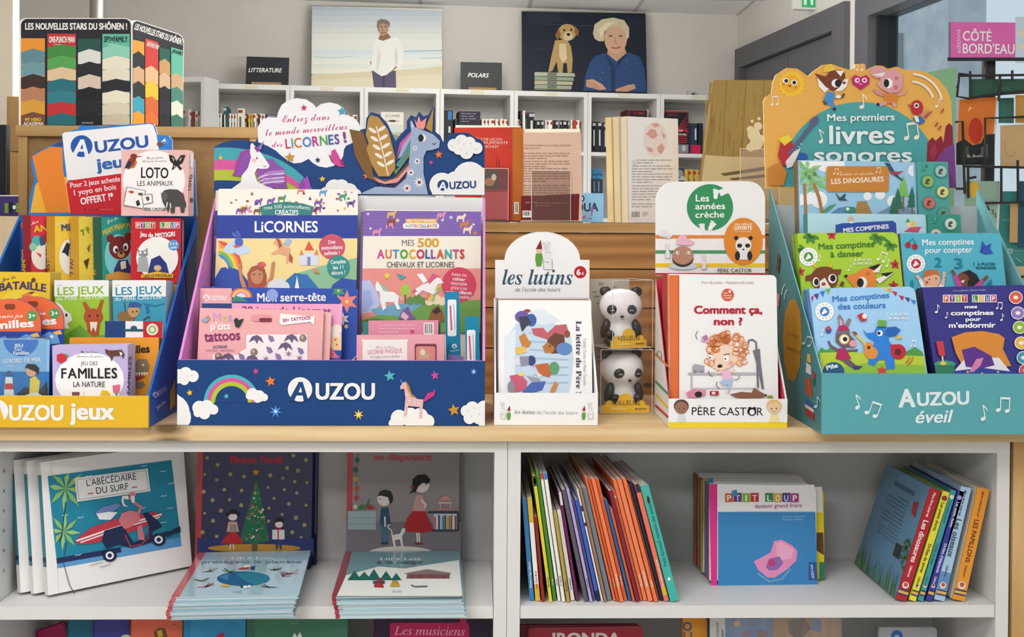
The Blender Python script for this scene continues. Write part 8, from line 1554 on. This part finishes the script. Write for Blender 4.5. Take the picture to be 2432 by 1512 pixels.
card('teal card with white capitals and thin lines in the lower rack', [(2350, 700), (2440, 700), (2440, 454), (2374, 454)], .728, '3f8f8a', lambda A: (A.T('VILLAGES', 2352, 602, 2405, 601, 11, 'e6efee', ''), A.L('8fc0bc', [(2380, 522), (2440, 522)], 1.4), A.L('8fc0bc', [(2405, 595), (2440, 595)], 1.4), A.L('c9dedc', [(2412, 612), (2426, 622)], 1.2)))
card('tan strip card in front of the teal card', [(2398, 575), (2417, 576), (2419, 482), (2400, 482)], .712, 'c2a070')
card('navy card cut by the edge in the lower rack', [(2418, 588), (2445, 588), (2445, 430), (2420, 430)], .71, '1f4f6a')
card('beige lower card beneath the teal one', [(2392, 700), (2445, 700), (2445, 632), (2396, 632)], .71, 'c9b48a')
# ================================================================ second white unit: leaning booklets
ZQ = ZS+LIFT
SP = [ # foot left, foot right, head left, head y, colour, look, writing, bands
 (1257, 1270, 1233, 1185, '3f80b8', 'mid blue', 'Thomas à Cap Laleture', ()), (1271, 1284, 1242, 1181, 'f0eee8', 'white and yellow capped', 'Petit Ours Brun', (('e0b428', 0, .24), ('e0b428', .84, 1))), (1285, 1294, 1262, 1225, '8f2a24', 'dark red', '', ()),
 (1303, 1312, 1238, 1128, 'd9cf3a', 'tall yellow with a dark head', 'Mes histoires', (('2a2f36', .0, .08), ('c9d9dc', .02, .06))), (1313, 1323, 1251, 1118, '4f8f3a', 'leaf green', 'Le loup', ()), (1324, 1332, 1263, 1122, 'efece6', 'white with a red head', 'GASTON', (('c8442e', 0, .05),)), (1333, 1343, 1272, 1122, 'efece6', 'white with a blue head', 'LE CASTOR', (('3a7fc0', 0, .05),)),
 (1344, 1354, 1299, 1213, 'b09a4a', 'olive tan', 'Mon imagier', ()), (1355, 1366, 1309, 1211, 'efeae6', 'pale', 'Les animaux', ()), (1367, 1375, 1316, 1168, '6f2456', 'plum purple', '', (('e6dce0', 0, .12),)),
 (1386, 1398, 1317, 1162, '5f5c66', 'charcoal', '', ()), (1399, 1407, 1331, 1158, 'b3a3da', 'lavender', 'La petite taupe', ()), (1408, 1415, 1344, 1188, '66618a', 'slate purple', '', ()), (1416, 1426, 1353, 1187, '3f64c4', 'royal blue', '', (('1f2440', .9, 1),)), (1427, 1432, 1359, 1159, 'f0eee9', 'white scribbled', '', (('2a2a30', .15, .2), ('2a2a30', .3, .33))), (1433, 1441, 1364, 1155, '9a7560', 'brown', '', ()), (1442, 1455, 1374, 1158, '7a8a98', 'blue grey', '', ()),
 (1456, 1463, 1371, 1132, 'e8754a', 'orange', '', ()), (1463.5, 1470, 1380, 1135, 'd9653c', 'deep orange', 'Histoires à lire', ()), (1470.5, 1481, 1391, 1136, 'ef7f52', 'bright orange', 'Contes du soir', ()), (1481.5, 1491, 1405, 1138, 'e06c40', 'rusty orange', 'Petits contes', ()),
 (1492, 1500, 1430, 1187, '2f66a4', 'deep blue', 'e', ()), (1501, 1508, 1442, 1205, 'd8683f', 'short orange', '', ()), (1509, 1519, 1440, 1163, '84263a', 'maroon', '', ()), (1520, 1527, 1446, 1165, 'e9784c', 'orange with pale dashes', '', (('f2c9b0', .05, .07),)), (1527.5, 1538, 1450, 1140, 'ef8054', 'wide orange', 'Albums à lire', ()), (1538.5, 1551, 1464, 1138, 'f08a5e', 'salmon orange', 'Belles histoires', ()), (1551.5, 1562, 1477, 1135, 'ea774a', 'plain orange', 'Un livre', ()), (1562.5, 1567, 1490, 1150, 'a8583a', 'thin rust', '', ()),
 (1568, 1575, 1490, 1142, '26304a', 'navy', '', ()), (1576, 1589, 1506, 1149, 'ec7a62', 'salmon red cat-headed', 'Une chanson pour dormir', (('3a3440', 0, .07), ('e8b82a', .88, .95))), (1590, 1614, 1518, 1152, '45b3a6', 'thick teal', "Petit écureuil ramasse des noisettes", ())]
p = Plane((0, .026, ZQ), (1, 0, 0), (0, 0, 1))
for i, (x0, x1, xt, yt, c, look, txt, bands) in enumerate(SP):
    dep = V((-.09*i/31, 1, 0))*(.19+.018*((i*7) % 3))
    yj = p.uv(1400, 1437)[1]; a0, _ = p.uv(x0, 1437); a1, _ = p.uv(x1, 1437); t0, tz = p.uv(max(xt, 1240), yt); a1 -= .0003
    wd = (a1-a0)*.85; a0 += .0006; lean = math.atan2(a0-t0, tz)
    if i: H = min(tz, PV[2])+.004; lean = min(lean, math.atan((a0-PV[0]+H*math.tan(PV[1])-.0011)/H))
    cs, sn = math.cos(lean), math.sin(lean); h = tz/cs; wn = wd*cs; PV = (a0+wd*1.0, lean, tz)
    fwd = -.003*((i*5) % 4)
    Q = lambda a, b, c=0: V((p.o.x+a0-sn*b+cs*a, p.o.y+fwd, p.o.z+.0002+cs*b+sn*a))+dep*c
    lb = '%s booklet, %s along the leaning row from the unit side' % (look, ORD[i] if i < 20 else ('twenty-' + ORD[i-20]) if i < 29 else ('thirtieth', 'thirty-first', 'last')[i-29] if i > 28 else '')
    th = thing('booklet', lb, 'book', Q(wn/2, 0, .5), 'booklets leaning in the white unit'); m = MB(); b = min(.0006, wn*.15)
    m.prism([Q(0, 0), Q(wn, 0), Q(wn, h), Q(0, h)], dep*.006, mat(c, .35)); m.prism([Q(0, 0, .0061), Q(b, 0, .0061), Q(b, h, .0061), Q(0, h, .0061)], dep*.9939, mat(c, .35)); m.prism([Q(wn-b, 0, .0061), Q(wn, 0, .0061), Q(wn, h, .0061), Q(wn-b, h, .0061)], dep*.9939, mat(c, .35))
    F = lambda pts, z, col: m.face([Q(a*wn, bb*h)+V((0, -z, 0)) for a, bb in pts], col)
    for col, f0, f1 in bands: F([(.04, 1-f1), (.96, 1-f1), (.96, 1-f0), (.04, 1-f0)], .0002, col)
    if txt:
        vs, fs, wt = glyphs(txt, 'o'); L_ = min(h*.6, wn*.62*wt); ht = L_/wt; st = h*.12 if i != 31 else h*.3; tc = 'f2f0ea' if lin(c)[1] < .3 and i > 0 or i in (0, 4) else '3a3a4a'
        if i == 31: tc = '2f6f78'
        if i == 1: tc = 'b02a3a'
        m.faces([Q(wn*.5+ht*.33-b_*ht, st+a*ht)+V((0, -.0003, 0)) for a, b_ in vs], fs, tc)
    if i == 31: F([(.3, .18), (.7, .18), (.62, .205), (.38, .205)], .0003, 'eaf4f2'); F([(.3, .86), (.55, .84), (.7, .88), (.5, .92)], .0003, '8a4a34'); m.prism([Q(0, h), Q(.001, h), Q(-.02, h*1.0+.0, .98), Q(-.021, h, .98)], V((0, 0, .0006)), '6a6f72') if 0 else None
    m.build('cover', th)
    m = MB(); m.prism([Q(b+.0001, .001, .0065), Q(wn-b-.0001, .001, .0065), Q(wn-b-.0001, h-.001, .0065), Q(b+.0001, h-.001, .0065)], dep*.985, 'd2cfc8'); m.build('pages', th)
# ---------------------------------------------------------------- square picture books
def grand(A):
    A.clip((1684, 1149), (1941, 1397)); A.R('d9368a', 1676, 1130, 1703, 1400); A.P('ecebec', [(1703, 1156), (1945, 1150), (1945, 1212), (1705, 1216)])
    for i, (c, ch) in enumerate(zip(('c8603a', '5a3a8a', '8ab03a', 'c03038', '', '2f8a44', 'd9a83a', '4a3a98', 'b03a82'), 'PTIT LOUP')):
        if ch == ' ': continue
        x = 1722+i*20.2-(6 if i > 4 else 0); A.R(c, x, 1171-(i % 2), x+19, 1192-(i % 2)); A.T(ch, x+4.5, 1189, x+14.5, 1189, 14, 'f4f2f0', 'b'); A.c -= 2*A.STEP
    A.c += 2*A.STEP; A.P('3a8fb0', [(1737, 1166), (1749, 1162), (1752, 1176), (1740, 1178)]); A.T('devient grand frère', 1792, 1206, 1904, 1204, 10, 'b0408a', '')
    A.R('3a84bd', 1705, 1215, 1945, 1400); A.T('Orianne Lallemand', 1858, 1228, 1911, 1227, 4, '9fc3e0', ''); A.T('Éléonore Thuillier', 1858, 1235, 1908, 1234, 4, '9fc3e0', '')
    A.P('e58fbb', [(1790, 1332), (1810, 1322), (1830, 1310), (1838, 1284), (1856, 1281), (1880, 1294), (1893, 1308), (1890, 1330), (1870, 1350), (1838, 1371), (1822, 1370), (1800, 1352)]); A.P('eda9cb', [(1842, 1290), (1856, 1286), (1884, 1304), (1878, 1326), (1846, 1330)]); A.P('8f6ab0', [(1818, 1345), (1826, 1326), (1850, 1320), (1860, 1336), (1846, 1352), (1826, 1354)]); A.P('c0407a', [(1822, 1332), (1836, 1324), (1842, 1340), (1828, 1346)]); A.L('7fb0c0', [(1798, 1360), (1826, 1380), (1856, 1374), (1876, 1350)], 3)
    A.R('26569a', 1920, 1334, 1941, 1376); A.T('AUZOU éveil', 1933, 1372, 1929, 1340, 6, 'e6eaf0', 'b'); A.P('2a6fa8', [(1705, 1396), (1945, 1388), (1945, 1400), (1705, 1400)])
PG = 'square picture books on the shelf'
p = stand(1820, .112, ZQ, 7, 2)
book('square_book', 'square blue and white picture book with letter blocks and a pink baby seat, in front', 'book', p, (1684, 1149), (1938, 1153), ZQ+.0012, .015, 'f0efee', spine='d9368a', page='d9d7d2', rnd=.01, art=grand, group=PG, which=(1, 2))
for k, (dx, dy, c, s_, lb) in enumerate(((20, 6, 'e2cf2a', 'e8d23a', 'yellow square book sticking out beyond the blue one, a green tab on its edge'), (-6, -6, '5f93c4', '4f86b8', 'pale blue spined square book behind the pink spined one'), (-16, -8, 'd9c05a', 'd8b23a', 'mustard spined square book in the row behind the pink one'), (-20, -15, 'c9827a', 'b8564a', 'dusty red spined square book in the row behind the pink one'), (-26, -22, 'cf4a34', 'c23a26', 'bright red spined square book near the back of the row'), (-33, -26, 'c9844a', 'c9792f', 'orange brown spined square book at the very back of the row'))):
    p = stand(1820, .1285+.0168*k, ZQ, 7, 2)
    book('square_book', lb, 'book', p, (1684+dx, 1149+dy), (1932+dx*.9+(6 if k == 0 else 0), 1153+dy), ZQ, .0155, 'e9e6e0' if k else 'e2cf2a', spine=s_, page='cfcdc8', rnd=.01, group=PG, which=(1, 2), art=(lambda A: (A.clip((1704, 1157), (1959, 1400)), A.R('e9e6e0', 1700, 1150, 1975, 1216), A.R('2f7f5f', 1946, 1334, 1962, 1376), A.P('5a4426', [(1930, 1264), (1962, 1264), (1962, 1318), (1930, 1300)]))) if k == 0 else (lambda A, s_=s_, dx=dx: (A.clip((1685+dx, 1135), (1705+dx, 1420)), setattr(A, 'box', (*A.box[:2], max(A.box[2], .003), A.box[3])), A.R(s_, 1640, 1100, 1705+dx, 1430))))
# ---------------------------------------------------------------- pop-up books leaning towards the end panel
PB = [(2127, 2155, 2210, 2247, 1166, 'b0202c', 'red pop-up book with a blue dinosaur jungle cover, first of the leaning set', ('Mon livre pop-up', 'Les dinosaures', 'Usborne'), 'f4ece8', '6a93b4'),
      (2159, 2177, 2240, 2267, 1170, 'e6dc3a', 'narrow yellow pop-up book with a monkey badge beside the red one', ('Les petits doigts', 'Drôles de singes', 'Usborne'), '4a4a2a', '9fb03a'),
      (2180, 2194, 2259, 2281, 1166, '3f9aa0', 'narrow teal pop-up book with a moon badge beside the yellow one', ('Les petits doigts', 'Drôles de loups', 'Usborne'), '2f6a70', '3a7a80'),
      (2199, 2215, 2276, 2303, 1168, '3a3a9a', 'indigo pop-up book about elephants beside the teal one', ('Les petits doigts', "Drôles d'éléphants", 'Usborne'), 'e0dcec', '35358a'),
      (2219, 2245, 2283, 2333, 1160, 'a9c9e6', 'pale blue bird pop-up book with a darker foot', ('Mon livre pop-up', 'Les oiseaux', 'Usborne'), '3a4a5a', '9fbcd6'),
      (2262, 2293, 2322, 2352, 1163, 'e5962f', 'orange butterfly pop-up book leaning against the end panel', ('MON LIVRE POP-UP', 'LES PAPILLONS', 'Usborne'), '6a3a1a', 'efe6d4')]
p = Plane((0, .016, ZQ), (1, 0, 0), (0, 0, 1))
for i, (x0, x1, t0x, t1x, yt, c, lb, tx, tcol, cov) in enumerate(PB):
    a0 = p.uv(x0, 1428)[0]; a1 = p.uv(x1, 1428)[0]-.0006; t0, tz = p.uv(t0x, yt); 
    lean = math.atan2(t0-a0, tz); cs, sn = math.cos(lean), math.sin(lean); h = tz/cs; wn = (a1-a0)*cs; dep = V((-.003, .2+.008*(i % 2), 0))
    Q = lambda a, b, k=0: V((p.o.x+a0+sn*b+cs*a, p.o.y, p.o.z+.0003+cs*b-sn*a+sn*wn))+dep*k
    th = thing('popup_book', lb, 'book', Q(wn/2, 0, .5), 'pop-up books leaning in the white unit'); m = MB(); b = .0016
    m.prism([Q(0, 0), Q(wn, 0), Q(wn, h), Q(0, h)], dep*.012, mat(c, .3, coat=.3)); m.prism([Q(0, 0, .0121), Q(b, 0, .0121), Q(b, h, .0121), Q(0, h, .0121)], dep*.9879, mat(cov, .3, coat=.3)); m.prism([Q(wn-b, 0, .0121), Q(wn, 0, .0121), Q(wn, h, .0121), Q(wn-b, h, .0121)], dep*.9879, mat(cov, .3, coat=.3))
    F = lambda pts, z, col: m.face([Q(a*wn, bb*h)+V((0, -z, 0)) for a, bb in pts], col)
    F([(.02, .045), (.98, .045), (.98, .095), (.02, .095)], .0002, '2a3a6a'); F([(.02, .058), (.98, .058), (.98, .082), (.02, .082)], .0003, 'dcae5a')
    m.faces([Q(wn*(.5+.32*math.cos(t*.6283)), h*.135+wn*.32*math.sin(t*.6283))+V((0, -.0003, 0)) for t in range(10)], [tuple(range(10))], 'ece6da'); m.faces([Q(wn*(.5+.2*math.cos(t*.6283)), h*.14+wn*.2*math.sin(t*.6283))+V((0, -.0004, 0)) for t in range(10)], [tuple(range(10))], 'c05a4a')
    if i in (1, 2, 3): m.faces([Q(wn*(.5+.4*math.cos(t*.6283)), h*.94+wn*.4*math.sin(t*.6283))+V((0, -.0003, 0)) for t in range(10)], [tuple(range(10))], ('8a3a3a', 'e6e0c0', '9f9fd0')[i-1])
    if i == 4: F([(.02, .1), (.98, .1), (.98, .25), (.02, .25)], .00015, '5f8fc0')
    wide = i in (0, 4, 5)
    for s, st, L_, k in ((tx[0], .97 if wide else .9, .22 if wide else .34, .5), (tx[1], .72 if wide else .52, .38 if wide else .28, .62 if wide else .5), (tx[2], .31 if wide else .22, .1, .4)):
        vs, fs, wt = glyphs(s, 'o'); ht = min(L_*h/wt, wn*k*1.3); m.faces([Q(wn*.5-ht*.33+bb*ht, st*h-a*ht)+V((0, -.0004, 0)) for a, bb in vs], fs, tcol)
    if i == 0:
        S_ = lambda pts, col, z=.0003: m.face([Q(-z, bb*h, k) for k, bb in pts], col); r = random.Random(3)
        for _ in range(70): k = r.random(); S_([(k, .0), (min(k+.03, 1), 0.005), (min(k+.04, 1), r.uniform(.08, .24))], r.choice(('4f7a5a', '5f8a62', '3f6a52', '6f8a5a')), .0003+r.random()*.0004)
        for _ in range(16): k = r.uniform(.0, .12); v = r.uniform(.2, .5); S_([(k, v), (k+.08, v+.02), (k+.01, v+.05)], '4f6a4a', .0004)
        for j in range(12): v = .78-j*.035; S_([(.3, v), (.75 if j % 4 else .55, v), (.75 if j % 4 else .55, v+.009), (.3, v+.009)], '55788f', .0005)
        S_([(.25, .86), (.7, .86), (.7, .9), (.25, .9)], '4a7088', .0005); S_([(.16, .3), (.3, .3), (.3, .42), (.16, .42)], '3a3f44', .0005); S_([(.1, .7), (.2, .72), (.22, .82), (.12, .84)], 'a03a44', .0005)
    m.build('cover', th); m = MB(); m.prism([Q(b+.0002, .0025, .0125), Q(wn-b-.0002, .0025, .0125), Q(wn-b-.0002, h-.0025, .0125), Q(b+.0002, h-.0025, .0125)], dep*.965, 'cfccc4'); m.build('pages', th)
# ================================================================ tops of the books on the lowest visible shelves
z3 = .49+.0008
def low(lb, x0, x1, ytop, Y, col, art=None, spine=None, t=.015, lean=3, skew=0, name='picture_book', cat='book', tl=None):
    p = stand((x0+x1)/2, Y, z3, lean); return book(name, lb, cat, p, tl or (x0, ytop), (x1, ytop+skew), z3, t, mat(col, .35), spine=spine, art=art, group='books on the bottom shelves', rnd=.006, which=(1, 2))
low('tilted magenta book at the end of the bottom shelf under the surf books', 76, 150, 1478, .16, 'b8246a', tl=(84, 1500))
low('petrol blue book on the bottom shelf beside the magenta one', 160, 226, 1468, .10, '1f6a86', spine='2a7a96')
low('indigo book on the bottom shelf between the petrol and coral ones', 222, 308, 1468, .085, '3a3f8f', lambda A: A.E('c9d9cc', 300, 1516, 14, 10))
low('coral book with a brown pattern on the bottom shelf', 310, 434, 1468, .07, 'd9694f', lambda A: (A.P('6a4426', [(366, 1500), (378, 1490), (392, 1492), (398, 1512), (394, 1530), (368, 1530)]), A.P('c9a03a', [(372, 1498), (384, 1494), (388, 1510), (376, 1512)]), A.LINES('a8503c', 408, 1482, 428, 1482, 1, 2, 2)))
low('sky blue book with a red roof on the bottom shelf beside the coral one', 436, 584, 1466, .06, '2f8fc0', lambda A: (A.P('c02a44', [(508, 1516), (526, 1502), (534, 1504), (528, 1520)]), A.LINES('1f6f9a', 545, 1481, 576, 1481, 1, 2, 3), A.R('257fae', 436, 1470, 452, 1530)))
low('grey green book with white mountains on the bottom shelf', 586, 826, 1466, .06, '3f7a62', lambda A: (A.P('e6eae8', [(690, 1520), (700, 1502), (706, 1512), (712, 1500), (722, 1520)]), A.LINES('6f9f8a', 690, 1480, 735, 1481, 1, 2, 4), A.R('376d57', 586, 1470, 604, 1530)))
def music(A): A.RR('c0225f', 926, 1478, 1114, 1540, 8); A.R('c0225f', 1092, 1462, 1108, 1482); A.T('Les musiciens', 936, 1506, 1104, 1508, 20, 'f0b8c8', 'it')
low('dark plum music book with a raspberry title plate on the bottom shelf', 888, 1164, 1466, .05, '2a1a3a', music, spine='8f1f4a')
low('dark red book with pale capitals at the front of the second bottom shelf', 1253, 1527, 1489, .04, '8f2434', lambda A: A.T('IRONDA', 1312, 1530, 1474, 1530, 28, 'd9c9c9', 'bb'), tl=(1253, 1493))
low('dark red book just behind the one with pale capitals', 1235, 1520, 1485, .06, '7f2030', tl=(1235, 1487))
low('orange book with blue capitals beside the plastic wrapped set', 1620, 1680, 1466, .06, 'd98f2c', lambda A: (A.T('LCO', 1644, 1530, 1642, 1476, 20, '3a5a9a', 'b')))
wrapm = clear('wrap_film', 'f0f2f6', .22, .25)
b_ = low('plastic wrapped blue and tan animal book set on the second bottom shelf', 1686, 1996, 1468, .05, '4f80b8', lambda A: (A.clip((1686, 1466), (1996, 1540)), A.R('ece6e0', 1686, 1460, 1722, 1540), A.T('animaux', 1708, 1535, 1706, 1476, 8, '3a3a4a', 'b'), A.T('mer', 1719, 1530, 1718, 1490, 8, '3a3a4a', 'b'), A.R('b08452', 1834, 1460, 2000, 1540), A.P('5a3f2a', [(1870, 1470), (1910, 1466), (1926, 1490), (1900, 1520), (1874, 1505)]), A.P('3a6aa8', [(1926, 1466), (1948, 1470), (1950, 1500), (1928, 1495)]), A.E('7a3f3a', 1810, 1505, 12, 9), A.E('e6a83a', 1750, 1480, 8, 7), A.E('8f3f6a', 1772, 1504, 10, 6)), t=.04)
p = stand(1840, .05, z3, 3); m = MB(); rr = random.Random(5); a0, b1 = p.uv(1684, 1467); a1, _ = p.uv(1998, 1467); n_ = 26
cols_ = [(a0+(a1-a0)*k/n_, .0035+.003*rr.random()) for k in range(n_+1)]
for k in range(n_): m.face([p.at(cols_[k][0], .01, cols_[k][1]), p.at(cols_[k+1][0], .01, cols_[k+1][1]), p.at(cols_[k+1][0], b1+.001, cols_[k+1][1]*.8), p.at(cols_[k][0], b1+.001, cols_[k][1]*.8)], wrapm)
m.build('plastic_wrap', b_)
low('white book with a blue round letter on the second bottom shelf', 2085, 2225, 1489, .12, 'b9bcc4', lambda A: (A.E('2f6fc0', 2130, 1510, 14, 14), A.E('b9bcc4', 2130, 1512, 6, 6)))
